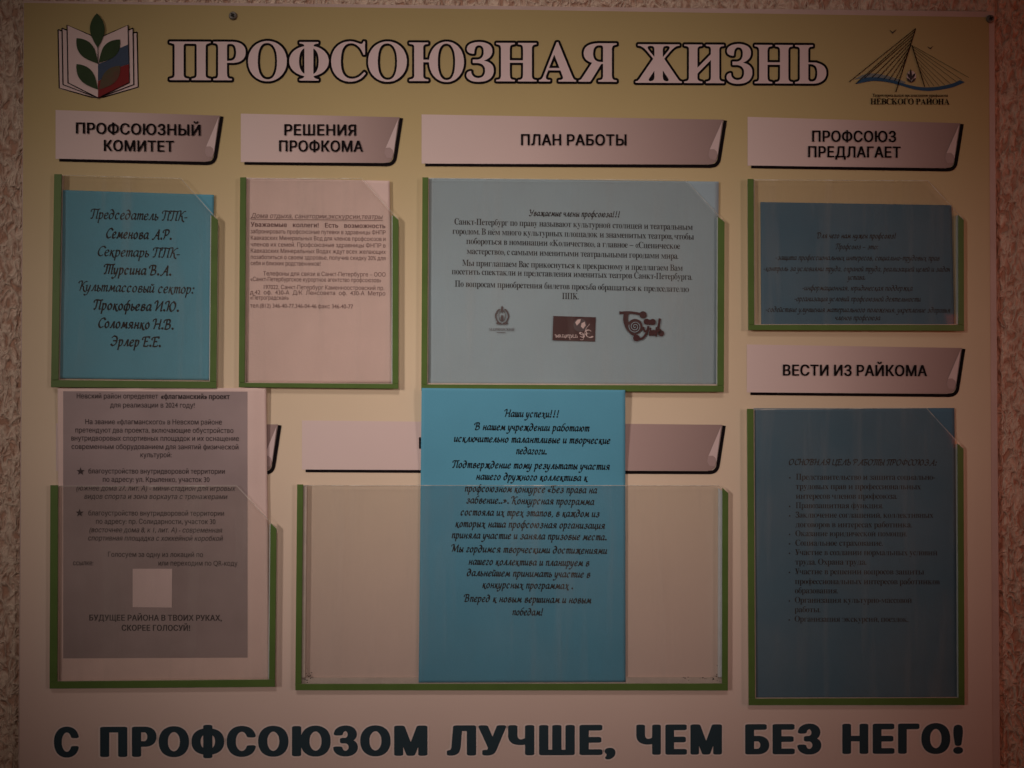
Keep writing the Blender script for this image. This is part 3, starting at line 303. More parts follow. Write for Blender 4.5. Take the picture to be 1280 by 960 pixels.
'Н': [775, [15,-39,23,-41,358,-41,373,-37,389,-28,404,-37,420,-41,751,-41,767,-37,783,-27,789,-17,793,-5,793,30,789,42,783,52,767,62,748,68,733,69,719,73,716,77,709,102,709,580,713,598,719,605,767,617,783,627,789,636,793,648,793,683,789,695,783,705,767,715,751,719,420,719,404,715,389,707,373,715,358,719,23,719,8,715,-8,705,-15,695,-19,683,-19,648,-15,636,-8,627,8,617,58,605,64,595,69,573,68,102,64,83,58,73,45,69,29,69,8,62,-8,52,-15,42,-19,27,-19,-5,-15,-17,-8,-27,0,-33], [386,54,373,62,354,68,336,69,323,73,316,80,313,89,312,111,309,123,309,283,311,286,317,288,464,287,467,285,468,280,468,133,466,120,465,95,461,80,454,73,445,70,423,68,404,62,392,54], [314,413,311,415,309,420,309,564,312,577,312,592,317,602,320,605,336,609,364,613,389,625,414,613,445,609,460,605,465,592,466,564,468,552,468,420,467,415,461,413]],
'О': [744, [325,-55,333,-56,411,-56,451,-50,479,-43,529,-24,579,1,609,20,639,44,668,73,708,130,724,158,736,186,749,223,759,267,762,292,762,386,753,442,733,502,711,545,690,580,662,614,645,631,612,658,583,677,542,699,520,708,483,721,439,731,423,731,411,734,339,734,276,724,219,705,164,677,135,658,101,631,81,611,54,578,32,542,10,498,-6,452,-16,405,-16,389,-19,377,-19,302,-12,252,-6,227,19,158,35,130,61,91,75,73,111,38,139,16,173,-5,217,-27,261,-43,304,-53], [358,60,342,63,323,73,295,100,273,136,263,158,251,202,244,239,243,255,241,264,240,292,237,305,237,364,240,377,241,417,243,427,247,467,260,520,279,564,297,589,317,605,339,615,379,619,408,612,428,598,447,580,458,564,477,527,493,473,500,433,506,339,503,323,503,270,500,261,493,202,480,152,461,111,448,92,429,75,420,69,404,63,383,60]],
'П': [791, [15,-39,23,-41,367,-41,383,-37,395,-30,408,-37,423,-41,767,-41,783,-37,798,-27,805,-17,809,-5,809,30,804,43,798,52,776,65,764,69,751,69,726,76,720,83,715,98,716,592,720,599,742,604,754,611,767,613,783,618,795,627,800,633,806,648,806,683,802,695,795,705,779,715,764,719,23,719,8,715,-8,705,-15,695,-19,683,-19,648,-13,633,-8,627,4,618,20,613,36,611,48,604,67,600,70,598,72,592,71,95,67,83,61,76,14,65,-8,52,-15,42,-19,27,-19,-5,-15,-17,-8,-27,0,-33], [392,56,367,68,351,69,326,76,320,83,316,95,316,592,319,598,326,600,467,600,470,598,472,592,471,95,467,83,461,76,436,69,423,68,398,56]],
'Р': [632, [15,-39,23,-41,358,-41,373,-37,389,-27,396,-17,400,-5,400,30,395,43,389,52,373,62,351,69,336,69,323,73,316,80,313,89,312,111,309,123,309,261,311,264,317,266,398,266,411,269,429,269,476,279,504,288,533,301,568,323,594,345,608,364,621,383,633,406,643,439,646,455,647,480,650,492,647,511,646,533,633,580,624,598,603,630,576,656,545,677,520,690,476,705,442,712,426,713,417,715,389,716,379,719,23,719,8,715,-8,705,-15,695,-19,683,-19,648,-15,636,-8,627,8,617,58,605,64,595,69,573,68,102,64,83,58,73,45,69,29,69,8,62,-8,52,-15,42,-19,27,-19,-5,-15,-17,-8,-27,0,-33], [314,385,311,386,309,392,309,589,312,595,317,600,342,600,358,596,375,580,386,552,394,502,393,477,391,467,390,452,386,433,380,417,375,408,364,397,354,392,333,385]],
'С': [669, [318,-55,326,-56,401,-56,445,-50,504,-33,551,-12,593,14,631,45,637,55,659,77,680,105,687,123,687,139,683,152,677,161,658,181,639,193,626,197,617,197,601,191,586,181,575,167,540,133,511,110,489,98,458,85,429,78,414,78,404,75,389,78,367,78,333,88,307,105,279,139,263,170,250,214,241,270,240,305,237,317,237,361,240,373,241,414,250,477,263,523,283,565,308,594,323,605,345,615,370,619,395,619,414,615,436,608,454,599,483,578,506,555,540,508,558,470,568,445,576,433,589,424,604,419,636,419,654,426,669,439,675,455,675,695,671,711,664,720,648,730,633,734,604,734,592,730,576,720,570,711,563,695,560,692,554,691,464,721,417,731,398,731,386,734,342,734,333,731,311,731,292,728,261,721,214,705,164,680,125,655,108,641,73,606,51,577,29,542,7,495,-9,445,-16,408,-16,389,-19,377,-19,298,-16,289,-13,252,-2,211,13,167,32,130,54,94,83,59,120,25,161,-2,195,-21,254,-43,283,-50]],
'Ф': [760, [200,-39,208,-41,551,-41,570,-35,583,-27,589,-17,593,-5,594,27,589,43,583,52,567,63,567,67,629,98,659,117,692,144,720,176,752,227,771,277,778,320,778,364,775,377,775,392,761,439,750,464,740,483,717,515,698,536,674,558,623,593,574,617,573,620,586,635,589,645,590,683,586,695,579,705,567,713,548,719,208,719,192,715,176,705,170,695,166,683,166,645,170,635,184,620,184,617,133,590,79,553,44,517,19,483,7,461,-12,411,-19,370,-19,311,-15,289,-2,245,19,202,33,182,47,164,79,131,133,95,189,68,192,64,176,52,170,42,166,30,166,-5,170,-17,176,-27,186,-34], [501,244,500,270,501,434,505,433,509,414,515,367,515,327,512,314,512,286,505,248,504,245], [251,255,244,292,240,352,243,364,244,395,250,433,251,436,254,437,256,273,255,255,254,253]],
'Ь': [644, [15,-39,23,-41,392,-41,404,-38,426,-37,473,-28,520,-12,558,7,587,27,620,60,633,80,646,105,658,142,662,167,662,214,659,239,649,270,640,289,620,318,606,333,570,359,531,380,464,401,439,412,323,413,317,414,316,417,316,592,319,602,323,605,336,609,367,613,379,617,395,627,402,636,406,648,405,686,402,695,395,705,383,713,364,719,23,719,1,712,-8,705,-15,695,-19,683,-19,648,-15,636,-8,627,1,620,17,613,54,609,64,606,69,602,72,592,71,95,67,83,61,76,14,65,-8,52,-15,42,-19,27,-19,-5,-15,-17,-8,-27,0,-33], [323,79,320,83,315,98,315,295,317,301,320,302,354,296,373,287,384,277,399,245,406,205,406,170,403,161,403,145,396,117,386,98,376,88,367,82,351,78]],
'Ю': [1035, [653,-55,726,-56,767,-50,836,-27,876,-5,923,28,959,64,992,111,1017,158,1039,220,1049,267,1050,286,1053,298,1053,383,1050,395,1049,411,1036,470,1011,536,996,564,971,602,953,623,911,662,879,684,832,708,798,721,773,728,732,734,664,734,611,724,573,712,545,699,507,677,470,650,437,617,397,561,372,511,360,477,345,418,342,416,323,416,317,417,315,423,316,595,322,605,332,608,367,613,379,617,395,627,400,633,406,648,406,683,402,695,395,705,379,715,364,719,23,719,7,715,-8,705,-15,695,-19,683,-19,648,-13,633,-8,627,7,617,20,613,54,609,64,606,69,602,71,595,71,98,67,83,61,77,14,65,-8,52,-14,43,-19,30,-19,-5,-15,-17,-8,-27,7,-37,23,-41,367,-41,382,-37,398,-27,405,-17,409,-5,409,30,404,43,398,52,376,65,364,69,351,69,326,76,319,83,315,95,315,286,320,290,336,291,341,289,343,286,347,255,357,211,379,152,400,111,434,64,473,25,526,-12,570,-33,607,-46,636,-53], [686,60,673,63,661,70,632,97,610,139,597,177,584,245,584,270,581,280,581,402,587,442,587,461,600,523,610,548,622,573,631,586,654,609,670,615,701,619,720,615,732,609,754,587,771,564,786,530,799,483,809,423,809,395,812,383,812,298,809,286,809,255,806,245,806,227,799,189,792,158,774,111,762,92,739,70,723,63,704,60]],
'Я': [735, [15,-39,23,-41,233,-41,254,-34,264,-27,271,-17,404,189,417,209,423,212,425,205,425,108,421,83,414,73,398,69,383,69,364,62,348,52,342,43,337,30,337,-5,341,-17,348,-27,364,-37,379,-41,711,-41,726,-37,742,-27,749,-17,753,-5,753,30,749,42,742,52,720,65,708,69,689,70,676,75,669,89,665,117,666,567,669,589,676,603,686,608,726,617,742,627,749,636,753,648,753,683,749,695,742,705,726,715,711,719,367,719,354,716,326,715,267,706,204,687,167,668,133,644,120,631,94,592,78,545,75,523,75,480,79,452,88,420,94,408,122,367,148,345,176,326,198,315,200,308,55,92,40,73,36,70,1,59,-8,52,-15,42,-19,27,-19,-5,-15,-17,-8,-27,0,-33], [398,392,383,395,361,404,344,420,335,439,328,464,325,505,332,548,338,567,348,581,358,590,379,599,417,600,422,595,425,586,424,395,420,391]],
},
'R': {
'!': [271, [110,-4,129,-8,154,-6,173,4,189,21,192,37,189,79,163,106,146,108,112,106,92,87,79,66,75,54,77,37,92,13], [135,204,147,212,158,246,159,271,166,296,167,329,183,404,184,446,192,479,192,588,181,646,173,663,148,688,129,691,109,679,94,654,84,621,83,562,76,538,83,512,84,429,91,404,92,371,108,296,109,262,119,221,129,205]],
'%': [680, [90,-4,104,-8,146,-8,154,-4,171,18,589,671,592,679,588,689,538,691,529,689,519,679,206,187,144,96,92,13,87,4], [467,-4,479,-8,529,-8,579,11,625,54,648,96,655,138,650,179,623,238,604,256,546,289,462,291,421,273,379,232,361,204,352,179,350,121,361,87,377,54,413,19], [471,69,442,96,427,121,427,171,442,196,471,214,504,224,538,214,572,179,583,146,581,129,564,96,546,77,521,67], [150,388,163,384,196,384,229,394,265,413,306,454,323,488,333,529,333,546,323,588,300,629,262,664,229,681,187,691,154,689,125,679,87,658,59,629,37,598,25,562,25,512,46,460,71,429,104,402,121,394], [154,461,129,475,106,504,100,521,102,562,117,588,138,606,171,616,196,614,229,598,239,588,256,554,256,521,239,488,221,469,187,459]],
'(': [323, [260,-229,271,-233,296,-232,302,-229,304,-221,252,-138,227,-88,202,-21,175,96,175,138,167,163,167,296,175,329,175,371,184,413,219,529,252,604,298,679,296,689,279,692,254,689,242,679,179,598,152,554,111,471,86,396,67,296,67,163,86,71,111,-4,161,-104,225,-196]],
')': [323, [23,-229,54,-233,75,-221,146,-132,173,-88,206,-21,231,46,250,121,250,146,258,179,258,279,250,312,250,346,214,462,181,538,139,604,71,687,54,692,29,689,24,679,56,629,90,562,123,479,150,354,150,296,158,271,158,196,150,163,150,104,123,-13,98,-79,48,-179,21,-221]],
',': [219, [70,-112,107,-96,150,-54,164,-29,175,4,175,54,165,79,146,108,112,125,96,123,69,112,61,104,50,79,53,37,68,21,95,4,99,-4,100,-21,89,-62,63,-104]],
'-': [323, [47,179,62,175,271,176,278,179,283,187,283,254,278,262,262,267,54,266,46,261,42,246,42,196]],
'.': [219, [85,-4,104,-8,129,-6,154,10,164,29,164,71,148,96,129,106,87,106,68,96,52,71,50,46,53,29]],
'/': [281, [15,-4,29,-8,71,-8,78,-4,83,4,94,54,139,204,152,262,198,413,211,471,256,621,267,671,268,679,262,689,212,691,205,688,201,679,94,304,81,246,36,96,12,4]],
'0': [500, [217,-4,229,-8,271,-8,312,2,348,21,388,58,414,96,439,146,466,254,466,421,459,446,456,479,429,558,413,590,383,629,362,650,304,681,262,691,238,691,196,681,146,656,117,629,86,588,69,554,44,479,41,446,34,421,34,254,61,146,102,71,142,29,154,19,187,2], [229,86,204,100,175,129,152,171,134,238,133,296,125,321,125,354,133,388,134,437,142,479,152,512,169,546,212,589,254,600,296,583,329,548,348,512,366,437,367,388,375,362,375,329,367,296,366,238,348,171,331,138,296,100,279,90,262,84]],
'1': [500, [205,4,221,0,279,0,295,4,299,13,300,663,296,678,288,683,212,683,205,679,201,671,200,21]],
'2': [500, [43,4,62,0,446,0,461,4,466,13,466,79,462,86,454,91,238,92,219,96,218,104,227,121,312,227,364,304,406,396,416,446,416,512,406,554,381,604,332,654,279,681,229,692,187,691,146,681,104,664,55,629,51,621,50,538,54,520,62,521,79,541,121,573,171,591,229,591,273,571,288,557,306,529,314,504,317,429,306,388,273,321,221,243,146,143,46,23,41,13]],
'3': [500, [158,-4,179,-8,246,-8,288,2,337,27,389,79,414,129,425,179,425,221,406,288,391,312,362,341,344,354,340,362,344,371,362,384,379,402,397,429,406,454,414,512,409,529,408,554,398,588,389,604,363,638,331,663,288,681,246,691,171,691,104,673,88,663,84,654,83,596,89,579,104,577,129,589,179,600,221,598,250,588,288,566,306,538,316,504,314,479,296,437,262,411,229,400,196,399,189,396,183,379,183,329,187,314,196,309,254,298,271,289,314,246,325,212,325,179,312,135,279,102,229,84,187,84,146,94,104,111,79,126,69,121,67,46,71,29,104,11]],
'4': [500, [305,4,321,0,379,0,396,5,400,21,401,212,404,220,413,224,462,226,470,229,474,238,475,288,471,303,462,308,413,309,405,312,401,321,400,671,396,686,388,691,362,691,355,688,317,646,116,396,17,279,9,262,9,238,13,230,21,226,279,225,295,221,300,204,300,21], [154,311,152,321,167,346,191,371,275,479,288,490,296,489,300,462,300,329,296,314,279,308]],
'6': [500, [217,-4,238,-8,304,-6,346,10,390,37,416,62,439,96,456,138,466,179,466,212,446,283,425,321,379,364,346,381,312,391,238,391,196,377,178,379,177,396,202,446,250,512,304,566,366,612,369,621,366,629,346,657,321,683,312,685,277,663,217,612,192,588,127,504,86,429,50,312,50,271,42,246,42,221,61,129,77,96,100,62,127,37,171,11], [238,86,212,94,187,109,153,154,142,187,142,254,146,262,171,281,212,298,279,300,321,281,346,257,364,221,366,179,348,129,323,104,271,84]],
'7': [500, [169,-4,179,-3,185,4,214,62,427,546,464,621,484,671,479,681,71,683,55,679,51,671,51,604,54,597,62,592,321,592,335,588,338,579,323,538,252,388,99,37,104,27]],
'8': [500, [200,-4,221,-8,288,-8,329,2,379,27,407,46,439,87,456,121,466,154,466,221,456,254,433,296,384,346,388,358,431,404,456,462,458,521,439,579,404,632,362,664,321,681,279,691,229,691,187,681,138,656,110,638,77,596,61,562,50,529,50,462,61,429,87,385,120,354,121,346,67,296,44,254,34,221,36,146,61,87,112,34,154,11], [221,86,179,102,144,138,134,163,136,229,144,246,158,262,177,279,196,289,238,300,271,300,304,289,321,281,337,267,354,248,364,229,364,154,350,129,329,109,312,98,271,84], [238,394,196,411,161,446,150,471,150,529,167,562,202,588,246,600,262,600,312,581,341,554,358,521,358,479,346,444,315,413,262,392]],
'9': [500, [175,4,187,-3,196,-1,232,21,271,58,296,75,346,135,414,246,448,337,458,388,458,496,439,554,423,588,392,629,346,664,304,681,262,691,221,691,154,672,96,633,69,596,44,546,41,512,34,488,41,462,44,429,69,379,87,352,129,319,163,302,196,292,262,292,312,308,327,304,323,279,315,262,298,229,275,196,229,142,204,125,134,62,135,54], [221,386,171,411,161,421,144,446,136,471,134,504,144,538,168,571,204,589,238,600,254,600,304,581,339,546,358,496,358,429,354,421,342,413,279,386]],
':': [219, [85,-4,104,-8,129,-6,154,10,164,29,164,71,148,96,129,106,87,106,68,96,52,71,50,46,53,29], [84,346,104,342,138,344,154,360,164,379,167,404,164,421,129,456,112,458,96,456,71,441,53,421,50,404,52,379,62,360]],
'Q': [823, [651,-138,663,-138,675,-129,733,-71,739,-62,738,-54,688,-58,638,-50,546,-23,511,-4,513,4,562,19,612,44,654,75,700,121,729,160,756,212,775,279,775,321,780,346,775,362,773,413,756,471,731,521,708,554,638,623,562,664,496,683,471,684,446,691,388,691,296,673,246,656,212,639,152,596,104,540,69,471,52,421,50,362,45,346,50,321,50,279,69,212,94,163,117,129,171,75,212,44,262,19,312,6,329,-2,429,-64,496,-98,571,-123], [354,86,296,103,254,127,218,154,186,196,161,246,150,288,150,388,161,429,186,479,209,512,246,548,288,573,329,589,379,600,462,600,521,581,554,564,588,541,623,504,664,429,673,396,675,288,656,229,631,187,571,127,504,94,462,84]],
'R': [604, [80,4,96,0,154,0,170,4,174,13,175,279,179,295,196,300,254,289,288,273,337,225,486,4,504,0,579,0,590,4,592,13,589,21,552,71,439,246,370,321,372,329,404,350,448,396,464,429,475,471,475,496,456,571,437,607,413,631,354,664,321,675,271,683,96,683,80,679,76,671,75,21], [187,384,179,389,175,404,175,579,179,595,196,600,262,600,304,589,346,566,364,538,375,496,364,446,346,418,304,394,262,384]],
'«': [490, [177,4,187,0,238,0,252,4,254,13,231,54,125,212,120,229,231,396,254,437,252,446,246,449,187,450,171,440,86,312,36,229,44,204,86,138], [380,4,396,0,446,0,457,4,459,13,328,212,325,229,344,262,456,429,459,437,457,446,446,450,396,450,379,445,294,321,237,229,238,219,294,129]],
'»': [490, [35,4,46,0,96,0,112,5,255,221,250,238,118,437,104,449,46,450,35,446,33,437,156,246,164,221,98,112,36,21,33,13], [236,4,246,0,304,0,321,10,448,204,455,221,448,246,352,388,339,413,321,440,304,450,246,450,236,446,235,437,364,238,366,221,323,146,244,29,235,13]],
'А': [686, [32,4,46,0,104,0,121,5,131,21,186,187,196,197,212,200,471,200,488,197,498,187,506,171,544,54,562,11,571,3,588,0,638,0,654,6,656,21,619,112,414,679,395,721,379,725,304,725,289,721,284,713,44,62,28,13], [238,284,229,289,227,304,269,429,281,454,327,604,337,629,346,629,411,429,423,404,459,296,457,288,437,283]],
'В': [652, [89,4,104,0,404,0,454,11,512,36,546,59,573,96,589,129,600,179,600,212,589,262,573,296,546,333,512,356,476,371,465,379,469,388,521,417,548,446,566,496,566,571,547,629,531,654,512,675,479,698,404,725,104,725,87,720,83,704,83,21], [187,84,179,89,175,104,175,312,180,329,196,333,354,333,404,325,448,304,489,262,508,212,508,179,496,144,454,102,437,94,396,84], [187,409,179,414,175,429,175,629,180,646,196,650,337,650,362,642,404,639,437,623,454,607,473,571,483,529,473,488,464,471,423,429,371,409]],
'Г': [573, [89,4,104,0,163,1,170,4,174,13,175,629,179,645,196,650,512,651,520,654,524,663,525,704,520,721,504,725,104,725,87,720,83,704,83,21]],
'Д': [813, [47,-154,62,-158,112,-158,129,-153,133,-138,134,-13,139,-4,154,0,663,-1,671,-5,674,-13,675,-138,679,-153,696,-158,746,-158,762,-153,767,-138,766,71,762,78,754,83,696,84,688,89,684,96,683,704,678,721,663,725,254,725,238,720,225,679,225,604,217,579,216,504,209,479,208,396,200,371,200,329,192,304,191,279,181,229,156,154,125,104,104,86,54,83,47,79,42,71,42,-138], [229,86,224,96,248,146,264,196,283,279,284,312,291,337,292,379,300,404,300,479,308,512,309,588,321,645,337,650,571,650,586,646,592,629,592,104,588,89,571,83]],
'К': [667, [89,4,104,0,163,1,170,4,174,13,175,312,179,328,196,333,271,333,288,325,527,4,546,0,612,0,631,4,631,13,612,40,362,371,362,379,367,388,388,410,604,693,615,713,612,722,529,725,512,716,388,557,300,437,279,413,262,408,187,409,180,413,176,421,175,704,171,720,154,725,104,725,87,720,83,704,83,21]],
'Л': [743, [47,4,62,0,104,0,146,11,163,19,182,29,200,46,231,96,250,163,250,187,258,212,259,271,266,296,267,371,275,396,275,479,283,504,284,579,291,604,292,638,297,646,312,650,546,650,562,645,567,629,567,13,572,4,588,0,638,0,654,5,658,21,658,704,653,721,638,725,229,725,212,720,200,671,200,588,192,562,191,488,184,462,183,388,175,362,175,279,167,254,166,204,158,163,147,129,123,96,96,84,54,83,46,78,42,62,42,21]],
'М': [898, [89,4,104,0,163,1,170,4,174,13,175,538,179,575,188,571,244,413,389,54,403,13,413,3,421,0,471,0,488,5,498,21,561,187,639,379,702,562,713,588,721,592,725,554,726,13,729,5,738,1,788,0,804,5,808,21,808,704,803,721,788,725,696,725,679,720,536,354,454,124,446,124,436,146,431,171,406,246,223,713,212,722,196,725,104,725,87,720,83,704,83,21]],
'Н': [739, [89,4,104,0,163,1,170,4,174,13,175,312,179,328,196,333,538,333,553,329,558,312,559,13,564,4,579,0,629,0,646,5,650,21,650,704,645,721,629,725,571,724,564,721,559,713,558,437,554,422,538,417,196,417,180,421,175,437,174,713,170,721,154,725,104,725,87,720,83,704,83,21]],
'О': [762, [317,-4,337,-8,437,-8,479,2,521,19,565,46,639,121,681,204,700,279,700,321,708,354,708,379,700,404,700,454,673,546,656,579,608,646,557,688,504,714,446,733,321,733,279,723,212,689,187,673,142,629,119,596,86,529,67,471,66,446,58,413,59,304,86,196,119,129,158,79,212,36,262,11], [346,77,312,86,238,127,217,146,194,179,169,229,150,304,150,429,178,521,204,565,238,600,271,623,329,648,421,650,462,639,479,631,532,596,546,582,581,529,608,454,609,429,616,404,616,329,609,304,606,271,590,221,562,168,512,117,471,94,404,75]],
'П': [739, [89,4,104,0,163,1,170,4,174,13,175,629,179,645,196,650,538,650,554,645,558,629,559,13,564,4,579,0,629,0,646,5,650,21,650,704,645,721,629,725,104,725,87,720,83,704,83,21]],
'Р': [635, [89,4,104,0,163,1,170,4,174,13,175,246,180,262,196,267,388,267,429,277,490,304,548,362,564,396,583,454,583,538,573,579,548,629,521,666,488,689,437,714,396,725,104,725,87,720,83,704,83,21], [187,351,179,355,175,371,175,629,180,646,196,650,321,650,354,642,388,641,446,614,458,604,481,562,491,529,491,462,473,413,437,375,413,361,379,350]],
'С': [729, [317,-4,337,-8,437,-8,479,2,538,27,571,50,629,110,664,179,673,204,671,219,663,224,596,224,582,212,550,154,504,111,454,86,413,75,362,75,312,86,262,111,229,134,194,179,169,229,150,304,150,429,178,521,209,571,254,614,304,639,337,650,421,650,462,639,496,623,541,588,564,554,577,521,588,504,604,500,654,500,671,506,673,521,656,571,604,650,554,689,504,714,446,733,321,733,279,723,212,689,187,673,142,629,119,596,86,529,67,471,66,446,58,413,59,304,86,196,119,129,158,79,212,36,262,11]],
'Т': [641, [280,4,296,0,354,1,361,4,366,13,367,638,372,646,388,650,588,651,596,655,600,671,599,713,595,721,588,724,62,725,47,721,42,713,42,663,47,654,54,651,254,650,270,646,274,638,275,21]],
'Ф': [826, [372,-38,388,-42,437,-42,453,-38,458,-29,458,29,464,46,504,58,538,61,588,77,638,102,671,125,700,154,723,187,748,238,766,304,766,421,739,512,713,557,663,608,612,640,546,664,464,679,458,696,458,754,453,762,437,767,388,767,371,761,367,746,366,688,361,679,279,664,229,648,196,631,163,608,125,571,102,538,77,488,59,413,59,312,86,221,102,187,138,142,187,102,238,77,288,61,321,58,361,46,366,37,367,-21], [312,144,279,152,229,177,186,221,161,271,150,304,150,421,169,479,192,512,221,541,254,564,304,581,354,590,362,586,367,571,366,154,362,147,354,142], [471,142,462,147,458,163,458,571,462,586,471,590,496,584,529,581,558,571,596,550,648,496,664,462,675,413,675,304,656,246,638,218,598,179,546,152,512,142]],
'а': [556, [167,-4,187,-8,288,-6,332,13,388,65,397,62,401,13,405,4,421,0,471,1,478,4,483,13,483,379,473,429,448,479,415,512,379,531,304,550,238,550,196,539,167,529,129,508,84,462,69,437,66,421,76,413,104,402,138,398,146,402,179,441,204,456,221,464,262,475,296,475,337,464,362,450,373,437,391,396,391,354,389,346,379,336,346,325,321,325,296,317,254,316,229,309,204,308,138,289,96,266,61,229,42,179,42,129,52,96,71,60,104,25,142,4], [204,69,160,87,146,102,136,121,134,171,146,198,179,222,238,239,279,242,304,250,337,250,362,258,388,257,391,246,391,171,373,129,362,117,329,86,288,69]],
'б': [588, [233,-4,254,-8,337,-8,379,2,432,29,483,79,523,154,541,229,541,288,533,329,514,388,483,437,432,488,379,514,288,516,254,506,202,479,150,429,138,411,129,409,126,429,136,471,159,521,179,546,212,569,288,591,329,592,354,600,396,602,457,629,481,654,498,696,499,713,495,721,488,724,429,724,421,720,413,694,388,677,346,667,288,666,246,658,212,648,179,631,154,616,109,571,77,512,67,479,50,379,50,221,61,171,69,146,94,96,121,60,163,27], [254,69,196,100,171,127,160,146,144,187,141,221,134,246,141,279,142,304,152,337,169,371,218,421,271,441,329,441,382,421,416,388,431,362,439,346,450,304,450,204,431,146,408,112,379,86,329,67]],
'в': [560, [80,4,96,0,371,0,446,27,488,68,508,112,508,179,497,212,454,258,413,279,411,288,446,309,475,337,491,379,491,421,481,454,462,482,448,496,404,523,337,541,96,542,79,536,75,521,75,21], [171,84,163,89,158,104,159,229,163,236,171,241,354,241,396,221,414,196,424,154,414,121,396,100,371,86], [171,317,163,322,158,337,159,454,163,461,171,466,288,467,321,459,346,458,373,446,397,421,400,404,397,362,362,328,329,317]],
'г': [434, [80,4,96,0,154,1,161,4,166,13,167,437,171,453,187,458,404,459,411,462,416,471,417,521,411,538,396,542,96,542,79,536,75,521,75,21]],
'д': [610, [22,-154,37,-158,87,-158,104,-153,108,-138,109,-13,114,-4,129,0,496,-1,503,-4,508,-13,508,-138,512,-153,529,-158,579,-158,588,-153,592,-138,591,71,588,78,579,83,521,84,514,87,509,96,508,521,503,538,488,542,179,542,163,536,150,488,150,421,142,388,141,312,134,288,133,254,125,229,123,196,106,146,83,104,62,86,29,83,22,79,17,71,17,-138], [179,86,174,96,198,154,216,238,217,279,225,304,225,362,233,388,233,437,238,453,254,458,404,458,420,454,425,437,425,104,421,89,404,83]],
'е': [577, [233,-4,254,-8,354,-8,396,2,446,27,458,37,496,77,517,121,512,131,446,149,437,145,408,104,371,78,337,67,271,67,229,81,187,109,152,163,142,196,140,229,146,239,512,242,528,246,533,254,533,304,525,329,523,371,506,413,473,471,454,491,421,514,371,539,329,550,262,550,196,531,154,508,109,462,86,429,61,362,50,321,50,212,69,146,94,96,117,62,135,46,187,11], [154,317,147,321,142,329,144,354,161,396,184,429,238,464,288,475,304,475,346,464,396,433,406,421,429,375,441,337,437,322,421,317]],
'ж': [805, [44,4,54,0,121,0,138,5,233,121,309,221,321,231,337,233,353,229,358,221,359,13,362,5,371,1,429,0,445,4,450,21,451,221,455,229,471,233,488,230,496,223,663,9,679,0,762,3,765,13,746,40,562,271,562,281,592,321,650,388,734,496,758,521,763,529,760,538,746,542,688,542,671,539,663,533,496,318,488,311,471,308,455,312,451,321,449,529,446,536,437,541,379,542,364,538,358,521,358,321,353,312,337,308,321,311,309,321,139,538,121,542,46,539,44,529,241,288,247,279,247,271,54,32,43,13]],
'з': [491, [208,-4,221,-8,262,-8,288,0,321,2,362,19,396,42,423,71,439,104,450,146,439,196,425,221,390,254,342,279,345,288,362,294,396,318,423,362,425,421,414,454,400,479,357,521,321,539,279,550,221,550,154,531,121,514,79,473,59,429,59,413,62,405,71,401,129,401,138,405,159,446,187,465,212,475,279,475,304,464,321,450,331,437,339,413,339,379,331,354,312,334,288,319,246,309,212,308,204,303,200,288,201,254,205,246,221,242,288,239,321,223,337,207,356,171,358,154,347,121,333,104,315,87,296,77,262,67,229,67,187,77,171,86,129,129,121,133,62,133,52,129,49,121,52,96,61,79,79,54,104,34,146,11]],
'и': [587, [80,4,96,0,146,0,166,13,402,371,413,381,422,379,425,362,426,13,429,5,437,1,488,0,504,5,508,21,508,521,503,538,488,542,437,541,421,532,189,179,179,168,171,167,167,187,166,529,161,538,146,542,96,542,79,536,75,521,75,21]],
'й': [587, [80,4,96,0,146,0,166,13,402,371,413,381,422,379,425,362,426,13,429,5,437,1,488,0,504,5,508,21,508,521,503,538,488,542,437,541,421,532,189,179,179,168,171,167,167,187,166,529,161,538,146,542,96,542,79,536,75,521,75,21], [267,621,304,617,346,627,396,659,406,671,431,721,433,738,429,753,413,758,379,755,370,746,362,719,340,696,312,684,279,683,262,686,237,704,219,729,211,754,196,758,163,758,155,754,151,746,161,713,184,671,212,644]],
'к': [538, [80,4,96,0,154,1,161,4,166,13,167,212,172,221,187,225,229,225,250,212,413,5,429,0,496,0,514,4,515,13,496,40,317,262,309,279,317,296,341,321,434,437,504,518,509,529,507,538,496,541,429,542,413,539,404,533,258,354,221,313,204,308,179,309,172,312,167,321,167,521,163,536,146,542,96,542,79,536,75,521,75,21]],
'л': [572, [14,4,29,0,71,0,121,19,154,52,173,87,181,104,200,187,200,246,208,279,209,437,219,454,238,458,388,458,404,453,408,437,409,13,414,4,429,0,479,0,496,5,500,21,500,521,495,538,479,542,154,542,138,537,125,512,125,337,117,304,116,212,109,187,108,163,89,112,71,92,54,84,21,83,13,78,8,62,8,21]],
'м': [765, [80,4,96,0,146,1,153,4,158,13,158,388,163,425,171,421,227,271,329,34,346,5,362,0,413,1,421,5,556,321,569,362,588,405,596,408,600,371,601,13,604,5,612,1,671,0,686,4,692,21,692,521,688,536,671,542,579,542,562,539,552,529,427,229,391,121,388,113,379,111,331,246,311,288,231,488,210,529,204,538,187,542,96,542,80,538,75,521,75,21]],
'н': [584, [80,4,96,0,154,1,161,4,166,13,167,229,172,238,187,242,404,242,420,238,425,221,426,13,429,5,437,1,488,0,504,5,508,21,508,521,503,538,488,542,437,541,430,538,426,529,424,329,420,321,404,317,187,317,172,321,167,337,166,529,161,538,146,542,96,542,79,536,75,521,75,21]],
